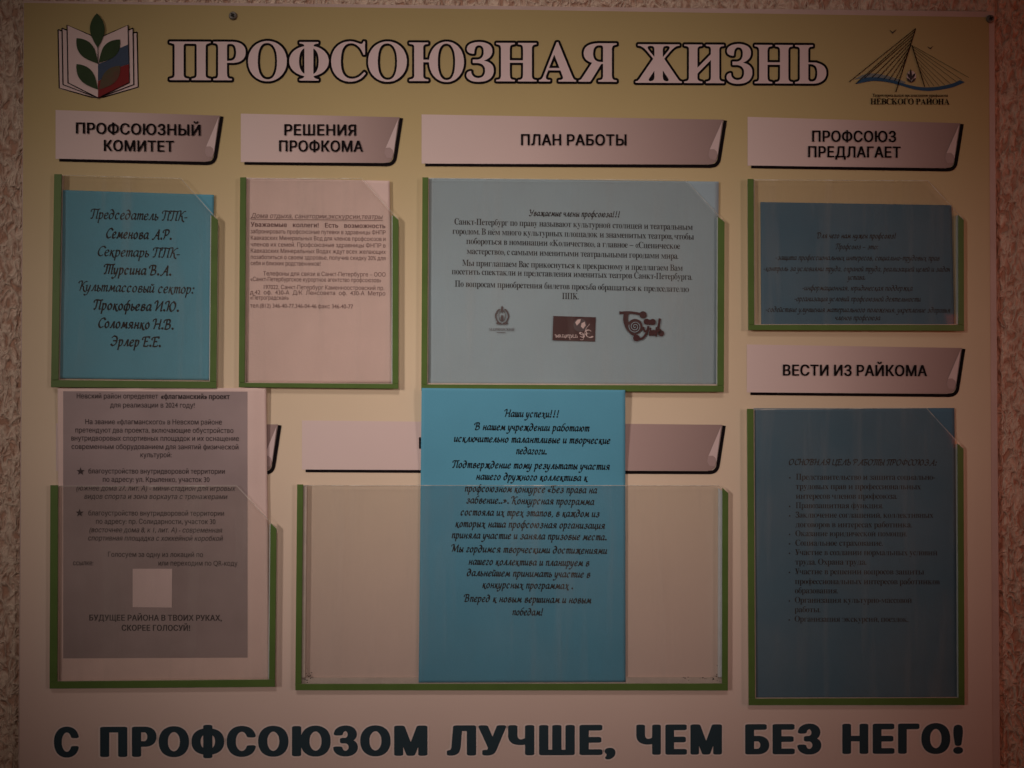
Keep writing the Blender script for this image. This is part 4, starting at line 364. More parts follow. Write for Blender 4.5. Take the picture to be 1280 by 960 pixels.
'о': [593, [233,-4,254,-8,346,-8,388,2,446,36,483,71,506,104,523,138,541,204,541,337,523,396,498,446,429,514,396,531,329,550,262,550,221,539,179,523,146,500,109,462,86,429,61,362,50,321,50,221,69,146,94,96,135,46,187,11], [262,69,238,77,212,92,171,135,152,171,142,212,142,329,152,362,177,413,204,441,246,464,288,475,304,475,371,456,423,404,439,371,450,337,458,296,458,238,448,187,431,146,396,100,329,67]],
'п': [583, [80,4,96,0,154,1,161,4,166,13,167,437,171,453,187,458,404,458,421,453,425,437,426,13,429,5,437,1,488,0,504,5,508,21,508,521,503,538,488,542,96,542,79,536,75,521,75,21]],
'р': [606, [80,-196,96,-200,154,-199,161,-196,166,-188,167,46,171,67,179,66,187,58,212,27,271,-6,379,-8,421,6,462,34,504,77,531,129,548,171,558,229,558,312,539,396,514,446,491,479,465,504,429,527,362,550,288,548,227,521,171,465,163,466,160,471,158,529,153,538,138,542,87,541,80,538,76,529,75,-179], [288,69,229,94,202,121,177,171,169,196,159,246,159,288,166,312,167,337,177,371,209,429,262,464,304,475,321,475,362,464,396,448,425,421,447,388,466,321,466,221,447,154,425,121,396,92,371,77,337,67]],
'с': [565, [233,-4,254,-8,337,-8,391,4,446,36,471,58,498,96,514,129,512,144,504,149,442,163,432,154,408,112,388,94,329,67,271,67,238,77,212,92,171,135,152,171,142,212,142,329,152,362,177,413,212,448,246,464,288,475,304,475,373,454,408,421,427,388,437,378,479,386,510,396,513,404,504,431,483,462,437,508,396,531,329,550,262,550,221,539,179,523,146,500,109,462,86,429,61,362,50,321,50,221,69,146,94,96,135,46,187,11]],
'т': [464, [197,4,212,0,262,1,270,4,274,13,276,454,279,461,288,466,437,467,453,471,458,488,458,529,454,536,446,541,29,542,14,538,9,529,9,479,13,472,21,467,171,467,186,462,191,454,192,21]],
'у': [556, [92,-204,104,-208,154,-208,187,-198,229,-175,264,-138,314,-29,352,79,489,429,526,529,521,539,454,542,437,536,419,496,327,246,294,146,289,121,279,107,270,112,223,262,211,288,139,496,121,536,104,542,46,541,35,538,33,521,44,488,73,421,111,312,230,4,214,-54,187,-104,154,-125,96,-126,87,-130,70,-188,73,-196]],
'ф': [682, [305,-196,321,-200,362,-200,379,-195,383,-179,383,-29,388,-14,396,-9,437,-8,471,2,521,27,533,37,575,79,598,112,623,171,633,221,633,321,614,388,581,454,538,500,488,531,421,550,396,551,388,555,383,571,383,713,378,721,362,725,312,724,305,721,301,713,300,571,296,555,288,551,262,550,196,531,142,496,104,457,78,413,50,321,50,221,69,146,96,93,163,27,212,2,238,-6,288,-9,296,-14,300,-29,300,-179], [288,62,246,69,212,86,179,118,152,171,144,196,133,262,134,288,152,371,169,404,196,437,227,462,271,475,295,471,300,454,300,79,296,65], [396,62,388,65,383,79,383,454,389,471,413,475,456,462,514,404,539,337,550,262,542,229,541,204,531,171,496,110,482,96,446,73]],
'х': [541, [43,4,62,0,121,0,131,4,223,138,262,207,271,213,279,207,319,138,411,4,429,0,488,0,498,4,501,13,498,21,329,260,326,271,336,296,489,521,492,529,490,538,471,542,413,541,402,538,327,429,280,346,271,342,262,351,223,421,146,537,129,542,62,541,52,538,52,529,61,512,206,304,219,279,189,229,44,21,41,13]],
'ц': [593, [497,-154,512,-158,554,-158,570,-154,574,-146,583,-96,583,71,579,78,571,83,521,84,514,87,509,96,508,521,504,536,488,542,437,541,430,538,426,529,425,104,421,89,404,83,187,83,172,87,167,104,166,529,163,536,154,541,96,542,80,538,75,521,75,21,79,5,96,0,479,-1,486,-4,491,-13,492,-138]],
'ч': [573, [414,4,429,0,488,1,495,4,499,13,500,521,496,536,479,542,429,542,414,538,409,529,408,288,404,271,388,261,337,250,271,250,254,252,212,269,184,296,169,321,167,521,163,536,146,542,96,542,80,538,75,521,75,329,86,288,102,254,154,202,212,177,262,167,304,167,396,182,403,179,408,163,408,21]],
'щ': [832, [730,-154,746,-158,804,-158,812,-153,817,-138,816,71,812,78,804,83,754,84,746,89,742,96,742,521,738,536,721,542,671,541,663,536,659,529,658,104,653,87,638,83,471,83,454,89,450,104,449,529,446,536,437,541,388,542,372,538,367,521,366,96,361,87,346,83,187,83,172,87,167,104,166,529,163,536,154,541,96,542,80,538,75,521,75,21,79,5,96,0,713,-1,721,-5,724,-13,725,-138]],
'ы': [730, [80,4,96,0,337,0,388,11,446,44,471,68,498,121,508,171,500,221,489,254,466,288,437,314,404,331,337,350,187,350,171,355,167,371,166,529,163,536,154,541,87,541,80,538,76,529,75,21], [572,4,588,0,646,1,654,5,658,13,658,521,654,536,646,541,579,541,572,538,567,529,567,21], [179,84,171,89,167,104,167,246,172,262,187,267,337,266,379,248,398,229,414,196,416,154,404,127,379,102,337,84]],
'ь': [554, [80,4,96,0,337,0,388,11,446,44,471,68,498,121,508,171,500,221,489,254,466,288,437,314,404,331,337,350,187,350,171,355,167,371,166,529,163,536,154,541,87,541,80,538,76,529,75,21], [179,84,171,89,167,104,167,246,172,262,187,267,337,266,379,248,398,229,414,196,416,154,404,127,379,102,337,84]],
'э': [565, [208,-4,229,-8,321,-8,354,2,407,29,438,54,473,96,498,146,516,221,516,321,489,413,464,454,421,500,388,523,346,539,304,550,229,550,171,531,138,514,96,482,69,446,53,404,57,396,62,393,121,378,129,380,150,413,196,456,221,466,279,475,321,464,362,441,389,413,414,362,424,321,420,312,413,309,212,308,197,304,192,296,192,246,196,239,204,234,404,233,421,228,424,221,423,204,398,138,346,86,296,67,238,67,171,100,152,121,129,161,121,163,96,158,54,144,52,129,77,79,108,46,163,10,179,2]],
'ю': [836, [475,-4,496,-8,579,-8,629,2,663,19,696,42,725,71,748,104,764,138,783,204,783,329,764,396,738,448,679,508,638,531,571,550,496,548,462,539,421,523,388,500,359,471,336,437,311,388,300,354,298,329,288,313,271,308,171,309,163,314,158,329,158,529,154,536,146,541,96,542,80,538,75,521,75,21,79,5,96,0,146,1,153,4,158,13,158,212,163,228,179,233,271,233,287,229,293,221,302,179,319,129,350,79,404,27], [504,69,479,77,454,92,417,129,406,146,384,212,384,321,394,362,402,379,419,413,442,437,454,448,488,464,529,475,546,475,612,456,664,404,681,371,700,304,700,238,681,163,656,121,638,100,604,78,571,67]],
'я': [550, [32,4,54,0,112,0,123,4,131,13,238,191,246,200,254,201,371,200,386,196,392,179,392,13,396,5,404,1,454,0,471,5,475,21,475,521,470,538,454,542,212,541,163,531,129,515,104,500,75,471,61,446,42,379,42,362,52,321,61,296,84,262,104,244,145,221,149,212,139,187,33,21,29,13], [229,277,196,286,163,302,144,329,134,354,134,388,150,429,168,446,184,454,229,466,371,467,386,462,392,446,392,296,388,280,371,275]],
'–': [500, [-3,229,13,225,488,225,504,230,508,262,504,278,488,283,13,283,-3,279,-8,271,-8,238]],
},
'S': {
',': [144, [29,-112,66,-96,109,-54,124,-29,134,4,134,54,124,79,105,108,72,125,55,123,28,112,20,104,10,79,12,37,28,21,55,4,59,-4,59,-21,48,-62,22,-104]],
'-': [261, [15,179,31,175,239,176,246,179,251,187,251,254,246,262,231,267,23,266,14,261,10,246,10,196]],
'.': [134, [45,-4,64,-8,89,-6,114,10,124,29,124,71,108,96,89,106,47,106,28,96,12,71,10,46,13,29]],
'«': [443, [151,4,161,0,211,0,226,4,228,13,205,54,99,212,94,229,205,396,228,437,226,446,220,449,161,450,145,440,59,312,10,229,18,204,59,138], [353,4,370,0,420,0,430,4,433,13,301,212,299,229,318,262,430,429,433,437,430,446,420,450,370,450,353,445,268,321,210,229,211,219,268,129]],
'»': [443, [12,4,23,0,73,0,90,5,232,221,227,238,96,437,82,449,23,450,12,446,10,437,133,246,141,221,75,112,13,21,10,13], [213,4,223,0,282,0,298,10,425,204,433,221,425,246,330,388,317,413,298,440,282,450,223,450,213,446,212,437,341,238,344,221,300,146,221,29,212,13]],
'А': [675, [14,4,29,0,171,0,186,4,190,13,186,21,138,36,129,42,120,54,117,71,119,96,152,179,163,195,179,200,379,200,396,195,423,138,439,87,441,62,433,46,421,36,364,21,360,13,364,4,371,1,646,0,663,6,665,13,662,21,621,46,595,87,356,654,338,686,329,686,324,679,311,654,88,92,54,42,13,21,10,13], [188,244,182,254,186,271,253,437,269,462,279,465,287,462,298,446,336,346,373,262,371,247,354,242]],
'В': [601, [14,4,29,0,379,0,429,11,496,35,521,50,558,87,581,129,591,163,591,221,577,262,566,279,521,323,471,348,421,362,420,371,479,394,507,413,525,429,547,462,558,496,558,546,539,596,513,625,454,656,379,675,29,675,14,671,10,663,14,654,54,648,71,639,81,629,91,604,92,579,100,546,100,121,89,71,79,52,63,36,14,21,10,13], [279,36,254,50,242,71,242,329,246,336,254,341,329,341,379,323,414,288,423,271,433,229,433,146,423,104,406,71,396,61,371,44,329,34], [254,376,246,380,242,396,244,621,255,638,296,649,321,642,354,639,373,629,396,598,408,554,408,471,398,437,379,408,363,394,346,386,304,375]],
'Г': [577, [14,4,29,0,321,0,336,4,340,13,336,21,313,31,288,36,263,50,253,62,242,96,244,596,259,629,279,641,379,641,404,634,438,631,479,615,508,596,539,554,554,512,563,508,567,538,567,654,561,671,546,675,29,675,14,671,10,663,14,654,54,648,81,638,98,612,100,596,100,87,89,62,79,50,54,36,14,21,10,13]],
'Е': [617, [14,4,29,0,546,0,563,3,571,11,607,187,604,205,596,204,573,154,529,100,496,77,438,52,388,42,279,42,263,50,252,62,244,79,242,96,242,312,247,329,254,333,288,333,329,323,363,308,389,279,406,238,412,204,421,200,425,254,425,446,421,492,412,488,389,421,354,386,304,367,254,367,247,371,242,379,242,596,248,621,263,635,288,642,379,641,404,634,429,633,463,623,513,590,548,529,554,504,563,500,567,538,567,654,561,671,546,675,29,675,14,671,10,663,14,654,54,648,83,629,89,621,100,571,100,87,89,54,79,42,46,27,14,21,10,13]],
'З': [500, [149,-4,170,-8,278,-8,353,11,403,36,436,59,463,96,480,129,490,171,490,212,480,254,471,271,420,323,331,362,335,371,378,394,420,429,446,462,455,479,465,521,465,546,455,588,440,612,405,646,353,673,328,681,295,684,270,691,211,692,111,673,78,656,45,632,26,604,18,579,18,562,26,538,42,512,78,494,120,485,128,489,131,496,140,529,141,554,151,588,170,613,203,631,253,633,280,621,305,596,323,546,321,479,305,437,290,421,263,396,236,386,136,383,129,379,124,371,124,346,128,330,136,326,203,325,278,306,297,296,323,271,338,246,349,204,348,163,328,110,311,87,295,75,261,61,170,61,128,77,107,96,84,138,81,163,78,170,70,174,45,164,28,150,18,138,10,112,18,71,53,34,95,11]],
'И': [767, [14,4,29,0,321,0,336,4,340,13,336,21,279,40,263,50,253,62,242,96,245,163,325,246,354,267,454,366,494,396,504,399,513,395,517,379,516,79,506,54,498,46,479,36,454,31,430,21,427,13,429,6,446,0,738,0,753,4,757,13,753,21,729,31,704,36,685,46,669,71,667,87,667,604,677,629,685,638,704,648,753,654,757,663,753,671,738,675,446,675,431,671,427,663,431,654,479,648,499,638,514,621,517,604,514,504,496,484,467,462,371,367,346,350,271,275,254,268,246,272,242,288,242,588,253,621,263,633,288,648,328,654,332,663,329,669,313,675,29,675,14,671,10,663,14,654,63,648,82,638,98,612,100,596,100,87,89,62,79,50,54,36,14,21,10,13]],
'Й': [767, [14,4,29,0,321,0,336,4,340,13,336,21,279,40,263,50,253,62,242,96,245,163,325,246,354,267,454,366,494,396,504,399,513,395,517,379,516,79,506,54,498,46,479,36,454,31,430,21,427,13,429,6,446,0,738,0,753,4,757,13,753,21,729,31,704,36,685,46,669,71,667,87,667,604,677,629,685,638,704,648,753,654,757,663,753,671,738,675,446,675,431,671,427,663,431,654,479,648,499,638,514,621,517,604,514,504,496,484,467,462,371,367,346,350,271,275,254,268,246,272,242,288,242,588,253,621,263,633,288,648,328,654,332,663,329,669,313,675,29,675,14,671,10,663,14,654,63,648,82,638,98,612,100,596,100,87,89,62,79,50,54,36,14,21,10,13], [350,721,363,717,404,717,438,728,465,746,481,762,498,796,501,821,498,829,486,829,463,800,446,790,388,775,371,775,329,786,304,800,279,828,270,829,266,821,269,796,288,760,302,746,329,728]],
'К': [750, [14,4,29,0,304,0,320,4,323,13,320,21,260,46,252,54,242,79,242,288,254,308,271,316,281,312,300,296,463,90,477,62,480,46,473,37,454,27,406,21,402,13,406,4,421,0,721,0,736,4,740,13,736,21,694,37,642,87,483,288,459,312,392,396,378,421,384,437,538,591,613,639,646,650,679,651,686,654,690,663,686,671,671,675,438,675,422,671,418,663,422,654,429,651,471,650,495,638,500,612,489,588,275,371,263,361,254,360,246,364,242,379,242,604,252,629,261,638,320,654,323,663,320,671,304,675,29,675,14,671,10,663,14,654,46,648,79,629,89,612,100,554,100,112,89,62,83,54,63,36,14,21,10,13]],
'М': [900, [14,4,29,0,204,0,220,4,223,13,220,21,213,24,188,27,154,42,136,62,126,104,125,554,129,570,138,573,146,570,156,554,369,46,386,13,396,7,405,13,431,71,619,529,646,586,654,590,663,586,667,571,666,104,656,62,650,54,629,36,604,31,580,21,577,13,579,6,596,0,871,0,886,4,890,13,886,21,838,36,825,46,811,62,808,79,809,604,817,621,838,639,854,648,886,654,890,663,886,671,871,675,671,675,654,670,511,337,489,279,463,222,454,218,446,220,438,227,428,246,356,421,286,579,264,638,246,670,229,675,29,675,14,671,10,663,14,654,54,648,79,633,98,604,100,588,100,96,83,54,63,36,14,21,10,13]],
'Н': [733, [14,4,29,0,304,0,320,4,323,13,320,21,260,46,252,54,242,79,242,304,246,320,263,325,471,325,486,321,491,312,489,71,479,52,465,37,414,21,410,13,414,4,429,0,704,0,720,4,723,13,720,21,671,36,659,46,644,71,642,87,642,604,652,629,661,638,720,654,723,663,720,671,704,675,429,675,414,671,410,663,414,654,473,638,481,629,491,604,491,388,486,379,471,375,263,375,246,380,242,396,244,612,252,629,263,639,320,654,323,663,320,671,304,675,29,675,14,671,10,663,14,654,46,648,79,629,89,612,100,554,100,112,89,62,83,54,63,36,14,21,10,13]],
'О': [702, [301,-13,314,-16,372,-17,430,-6,484,13,530,36,558,54,618,112,641,146,674,212,692,288,692,388,682,437,658,504,614,573,580,608,539,639,472,673,405,691,297,689,214,664,153,629,70,546,29,462,10,388,10,296,20,246,39,192,62,146,80,118,139,59,172,36,239,2], [322,19,293,29,255,50,230,77,204,121,177,212,176,246,168,271,168,413,176,437,177,471,187,521,197,550,227,604,261,638,297,656,380,658,414,648,439,633,472,598,499,554,526,462,527,429,534,404,534,271,527,246,526,204,507,138,490,96,464,60,414,27,372,17]],
'П': [750, [14,4,29,0,321,0,338,6,340,13,336,21,313,31,288,36,263,50,253,62,242,96,242,588,259,629,271,639,288,642,471,641,488,632,500,604,500,87,489,62,479,50,454,36,414,21,410,13,413,6,429,0,721,0,736,4,740,13,736,21,713,31,688,36,659,54,644,87,642,104,642,588,653,621,663,633,671,639,728,654,732,663,728,671,713,675,29,675,14,671,10,663,14,654,81,638,98,612,100,596,100,87,89,62,79,50,54,36,14,21,10,13]],
'Р': [585, [14,4,29,0,304,0,320,4,323,13,320,21,263,44,252,54,244,71,242,296,246,303,254,308,396,309,438,319,496,344,529,371,556,404,573,446,575,521,573,538,556,579,521,625,446,664,396,675,29,675,14,671,10,663,14,654,46,648,79,629,89,612,100,554,100,112,89,62,83,54,63,36,14,21,10,13], [254,342,246,347,242,362,242,604,245,621,254,633,271,641,338,639,382,621,406,588,417,546,414,421,391,379,363,356,321,342]],
'С': [624, [302,-13,323,-17,372,-16,456,2,522,36,556,59,593,96,614,129,611,138,598,139,556,100,522,77,472,52,406,34,356,34,306,44,281,53,235,87,212,121,196,154,177,221,176,246,168,279,168,404,176,437,177,471,187,512,213,579,245,621,306,656,406,656,456,639,489,616,539,565,589,478,598,476,602,512,601,654,598,674,589,672,568,654,548,650,506,652,431,681,381,691,306,691,231,673,164,639,127,612,81,565,62,538,37,488,21,437,10,388,10,304,21,238,37,187,54,154,94,96,139,52,164,36,231,2]],
'Т': [595, [140,4,156,0,448,0,464,6,467,13,463,21,406,36,389,46,379,62,369,96,369,629,374,638,381,641,439,641,498,622,543,579,572,520,581,517,585,546,585,654,580,671,564,675,31,675,14,670,10,654,10,529,14,492,23,496,46,562,69,596,89,614,122,631,156,641,214,641,221,638,226,629,226,96,210,54,189,36,140,21,137,13]],
'У': [569, [286,-13,305,-16,317,-4,357,112,362,138,495,562,513,606,530,629,555,646,559,663,554,671,538,675,413,675,397,670,393,654,398,646,430,639,447,631,456,621,459,562,374,288,363,271,355,268,347,272,337,296,262,521,243,588,245,621,263,635,295,646,300,654,297,670,280,675,22,674,13,670,10,654,15,646,47,629,74,588,245,87,279,-4], [101,4,122,0,147,7,168,29,175,46,175,71,165,96,149,112,130,123,113,123,97,114,76,96,68,79,70,37,80,18]],
'а': [457, [335,-13,355,-16,389,-6,433,21,447,37,445,46,414,51,407,54,402,62,401,329,390,379,374,413,347,441,330,452,297,464,247,475,189,475,147,466,114,456,80,439,45,404,27,354,37,312,53,296,72,286,89,284,114,294,134,312,142,329,142,354,120,404,121,421,130,430,172,442,222,439,256,421,276,379,276,296,272,288,255,277,164,248,97,215,43,179,21,146,10,112,10,71,29,29,39,17,72,-6,114,-11,155,-8,205,11,253,46,264,49,272,45,289,18,305,0], [172,53,152,71,143,87,143,154,147,175,160,196,189,223,239,248,264,249,272,245,276,229,273,96,247,67,222,52,189,50]],
'б': [444, [201,-13,239,-16,305,2,350,29,384,62,424,138,434,179,434,279,415,346,391,388,355,425,322,448,280,464,239,475,205,475,147,459,133,462,130,471,180,540,214,579,389,621,399,638,409,679,405,690,397,693,347,691,322,684,289,683,264,675,230,675,214,669,197,658,155,617,126,596,85,554,77,538,76,496,68,471,65,413,57,388,29,337,10,271,10,187,29,121,72,52,114,19,147,2,164,-6], [197,19,178,29,162,46,154,62,143,104,143,354,155,400,164,415,180,433,197,441,247,441,272,431,280,423,301,371,302,337,310,304,309,138,302,112,299,71,280,42,264,27,247,19]],
'в': [479, [10,4,40,0,298,0,323,8,365,11,407,28,448,62,458,79,469,112,469,146,458,179,415,222,373,239,341,246,339,254,365,260,398,277,423,296,434,312,444,337,444,371,423,413,398,431,382,436,365,447,323,450,298,458,57,458,10,454,10,446,40,440,57,429,67,413,77,371,77,96,65,44,48,28,10,13], [215,28,203,37,195,54,195,221,200,229,215,233,248,233,290,222,317,196,335,154,335,104,325,71,307,46,282,28,265,25], [207,259,198,264,194,279,194,404,197,421,207,430,215,433,282,431,302,413,310,396,308,296,290,275,265,261]],
'г': [464, [11,4,41,0,241,0,271,4,271,13,266,15,225,28,216,34,206,46,196,71,198,404,208,423,225,433,341,431,383,414,395,404,422,371,429,337,433,330,441,327,450,330,454,346,454,437,448,454,433,458,58,458,12,454,12,446,16,443,41,440,66,429,78,404,79,71,76,54,62,37,50,28,16,18,10,13], [319,321,333,317,341,322,345,329,341,345,333,348,325,345,316,329]],
'д': [564, [15,-104,31,-108,38,-104,43,-96,44,-13,49,-4,64,0,489,-1,496,-4,501,-13,502,-96,506,-103,514,-107,522,-103,527,-88,527,-13,532,-4,553,4,554,13,539,23,504,29,496,37,485,79,485,379,498,428,522,440,548,443,552,446,552,454,498,458,173,458,157,454,153,446,167,421,166,413,144,329,143,288,110,171,110,129,99,87,80,29,64,25,23,24,15,21,11,13,10,-88], [148,26,142,29,138,37,143,54,144,104,168,187,169,229,201,346,202,388,214,428,231,433,331,433,347,429,358,413,360,396,360,62,357,46,348,34,331,25]],
'е': [394, [176,-13,214,-16,280,3,343,46,374,87,381,104,372,112,333,79,314,69,230,67,197,84,168,112,154,138,143,179,142,221,138,238,141,246,155,250,364,250,379,254,384,262,384,304,374,346,365,371,330,423,297,448,267,462,222,475,189,475,130,456,93,429,54,388,20,321,10,271,10,187,37,96,80,37,111,13,147,-6], [147,284,140,288,135,296,135,329,142,354,145,388,162,421,172,431,197,441,230,441,255,429,276,388,277,346,285,312,280,289,264,283]],
'з': [409, [124,-4,145,-8,228,-8,303,11,355,37,378,62,388,79,399,129,386,181,345,222,303,239,275,246,277,254,320,273,357,304,382,354,380,379,363,413,353,425,320,447,261,466,128,466,70,447,37,429,22,404,18,388,36,347,103,325,118,329,123,337,124,371,136,398,159,421,178,431,195,433,213,429,236,413,255,379,255,329,238,296,220,275,178,259,111,258,103,253,99,238,103,230,111,226,161,225,203,214,236,198,261,179,271,163,274,146,273,96,265,79,230,46,211,42,128,44,95,69,82,104,70,116,45,116,37,112,19,96,10,79,20,46,36,29,70,11]],
'и': [606, [11,4,41,0,241,0,271,4,271,13,250,23,225,28,208,43,196,71,196,104,200,112,258,163,291,184,350,238,383,258,398,254,403,246,403,54,391,34,383,28,346,21,335,13,336,4,366,0,566,0,596,4,596,13,591,15,550,28,541,34,532,46,529,62,529,404,541,429,558,440,591,443,596,446,596,454,533,458,383,458,337,454,337,446,341,443,358,442,391,430,401,421,404,404,401,346,391,334,350,304,283,246,264,238,225,200,208,193,200,197,195,212,196,396,206,421,214,429,233,440,258,443,262,446,262,454,208,458,58,458,12,454,12,446,16,443,41,440,66,429,78,404,79,71,76,54,62,37,50,28,16,18,10,13]],
'й': [606, [11,4,41,0,241,0,271,4,271,13,250,23,225,28,208,43,196,71,196,104,200,112,258,163,291,184,350,238,383,258,398,254,403,246,403,54,391,34,383,28,346,21,335,13,336,4,366,0,566,0,596,4,596,13,591,15,550,28,541,34,532,46,529,62,529,404,541,429,558,440,591,443,596,446,596,454,533,458,383,458,337,454,337,446,341,443,358,442,391,430,401,421,404,404,401,346,391,334,350,304,283,246,264,238,225,200,208,193,200,197,195,212,196,396,206,421,214,429,233,440,258,443,262,446,262,454,208,458,58,458,12,454,12,446,16,443,41,440,66,429,78,404,79,71,76,54,62,37,50,28,16,18,10,13], [271,488,283,484,325,484,350,494,391,527,401,546,400,561,383,566,350,540,300,526,258,540,225,564,208,564,203,554,221,521]],
'к': [590, [10,4,48,0,232,0,253,4,255,13,248,18,215,28,207,34,195,54,195,187,205,204,215,207,232,198,261,163,282,146,315,104,335,87,366,46,365,29,348,19,319,13,319,4,373,0,557,0,578,4,580,13,573,18,546,29,507,62,428,146,394,187,373,204,332,254,315,268,308,288,315,304,429,404,473,431,515,442,540,443,545,446,545,454,482,458,340,458,327,454,327,446,332,443,357,442,373,435,382,428,383,413,365,388,307,334,215,259,200,262,195,271,195,404,207,429,253,446,253,454,207,458,48,458,10,454,10,446,57,429,67,413,77,379,77,87,75,71,60,37,48,28,10,13]],
'л': [562, [14,4,29,0,146,0,163,6,165,13,163,19,147,29,142,37,142,71,166,163,167,212,200,337,203,396,213,428,229,433,338,433,352,421,358,404,358,54,346,34,338,28,304,18,298,13,299,4,329,0,529,0,551,4,552,13,541,21,504,28,496,36,483,87,484,388,497,429,521,440,546,443,550,446,550,454,496,458,171,458,156,454,152,446,163,429,166,413,142,321,141,271,109,146,108,96,98,54,86,29,71,25,21,24,14,21,10,13]],
'м': [705, [10,4,48,0,148,0,178,4,178,13,132,28,123,34,113,46,103,71,102,346,108,362,115,365,122,362,129,354,171,262,191,229,197,204,225,163,230,138,246,112,255,87,279,46,289,21,298,9,307,3,315,3,341,37,375,121,392,146,409,187,425,212,430,238,458,279,464,304,483,337,489,362,498,372,507,374,515,370,519,354,519,71,508,46,498,34,490,28,457,18,450,13,451,4,482,0,665,0,695,4,695,13,648,34,639,46,636,62,636,404,648,425,673,440,695,446,695,454,665,458,523,458,507,454,489,429,483,404,464,379,458,354,409,262,375,187,365,171,357,168,348,171,322,204,283,296,263,329,217,429,200,454,182,458,23,458,10,454,10,446,15,443,40,440,59,429,73,415,77,404,77,79,75,62,60,37,48,28,10,13]],
'н': [580, [10,4,48,0,232,0,253,4,255,13,248,18,215,28,207,34,195,54,195,212,200,221,215,225,357,225,372,221,377,212,375,46,365,30,323,15,318,13,319,4,357,0,540,0,570,4,570,13,565,15,523,30,513,46,511,62,511,404,523,429,570,446,570,454,523,458,357,458,319,454,319,446,365,429,377,404,377,271,372,262,357,258,215,258,198,264,194,279,197,413,207,429,253,446,253,454,207,458,48,458,10,454,10,446,57,429,67,413,77,379,77,87,75,71,60,37,48,28,10,13]],
'о': [444, [201,-13,239,-16,280,-6,322,11,355,34,391,71,424,138,434,179,434,279,415,346,391,388,355,425,322,448,280,464,239,475,205,475,139,456,122,448,80,416,64,398,37,354,20,312,10,271,10,187,20,146,37,104,70,54,111,21,130,10,164,-6], [197,19,178,29,162,46,154,62,143,104,143,354,155,400,164,415,180,433,197,441,247,441,272,431,280,423,301,371,302,337,310,304,309,138,302,112,299,71,280,42,264,27,247,19]],
'п': [591, [11,4,41,0,241,0,271,4,271,13,266,15,225,28,216,34,206,46,196,71,196,396,208,423,216,430,233,433,366,433,381,421,387,404,387,62,366,30,325,15,320,13,320,4,358,0,558,0,580,4,581,13,570,21,533,28,525,36,512,79,513,396,525,428,566,443,571,446,571,454,533,458,50,458,12,454,12,446,16,443,66,429,78,404,79,71,76,54,62,37,50,28,16,18,10,13]],
'р': [493, [14,-204,29,-208,238,-208,253,-204,257,-196,253,-188,213,-173,200,-163,192,-146,183,-104,183,21,188,36,196,40,204,39,238,11,267,-4,304,-16,321,-16,371,2,413,29,456,87,473,129,483,171,483,296,473,337,456,379,433,413,396,448,338,473,296,473,252,454,217,421,197,396,188,393,179,397,176,404,174,446,171,453,163,458,29,458,15,454,12,446,19,437,46,425,58,404,58,-138,56,-154,46,-171,13,-189,10,-196], [238,44,221,52,204,68,184,112,184,337,204,384,221,400,254,414,279,416,321,400,331,388,348,354,351,321,358,296,358,171,351,146,348,112,339,87,321,60,313,52,288,42]],
'с': [388, [185,-13,214,-16,267,-4,314,19,341,37,368,62,377,79,378,87,372,91,364,89,330,69,305,59,247,59,214,69,164,118,145,163,135,204,135,346,147,391,155,407,172,425,205,441,247,441,257,437,265,429,276,404,279,337,289,321,305,311,330,308,347,311,364,327,374,346,376,379,359,421,333,446,314,456,297,464,255,475,197,473,139,452,97,425,68,396,45,362,29,329,10,262,10,187,18,146,54,71,97,25,128,4]],
'т': [478, [118,4,156,0,339,0,369,4,369,13,364,15,322,30,302,71,302,421,307,429,322,433,364,433,393,421,431,389,453,337,456,333,464,333,468,346,468,437,463,454,447,458,31,458,14,453,10,437,10,346,14,332,21,329,32,337,54,388,81,414,122,433,164,433,171,429,176,421,176,71,164,36,156,28,118,13]],
'у': [460, [69,-204,106,-208,148,-194,176,-171,199,-138,233,-71,396,379,419,421,448,439,450,446,446,454,431,458,339,458,323,452,320,446,324,437,364,429,376,404,366,362,329,271,308,204,298,188,289,185,281,186,271,196,194,404,196,421,204,429,238,437,242,446,238,454,222,458,31,458,14,452,12,446,15,437,39,430,49,421,83,354,196,71,216,29,226,-4,224,-29,200,-96,173,-133,148,-148,131,-147,119,-138,113,-129,107,-88,97,-75,81,-65,64,-59,56,-61,37,-71,23,-85,12,-104,10,-121,10,-138,21,-171,39,-189]],
'ф': [702, [315,-196,330,-200,380,-199,387,-196,392,-188,393,4,397,20,405,24,414,22,464,-6,514,-17,580,3,605,19,632,46,674,121,684,154,685,187,692,212,692,246,685,271,684,304,674,337,649,388,614,433,564,464,522,475,489,473,439,456,414,442,397,447,393,462,392,671,387,679,372,683,322,683,315,679,310,671,310,454,305,439,297,435,289,436,239,464,197,475,180,475,139,464,105,448,68,413,45,379,20,321,10,271,10,187,20,138,45,79,68,46,89,25,139,-6,189,-17,239,-6,289,22,297,24,305,20,310,4,310,-179], [164,19,143,37,133,54,118,112,118,337,126,362,129,396,147,429,172,441,214,441,230,433,241,421,249,404,259,362,259,87,245,46,230,27,205,17], [489,19,472,27,462,37,443,87,442,129,435,163,435,304,442,329,443,379,455,415,480,439,530,441,541,437,559,421,576,379,577,337,585,304,584,129,577,104,574,71,559,37,530,19]],
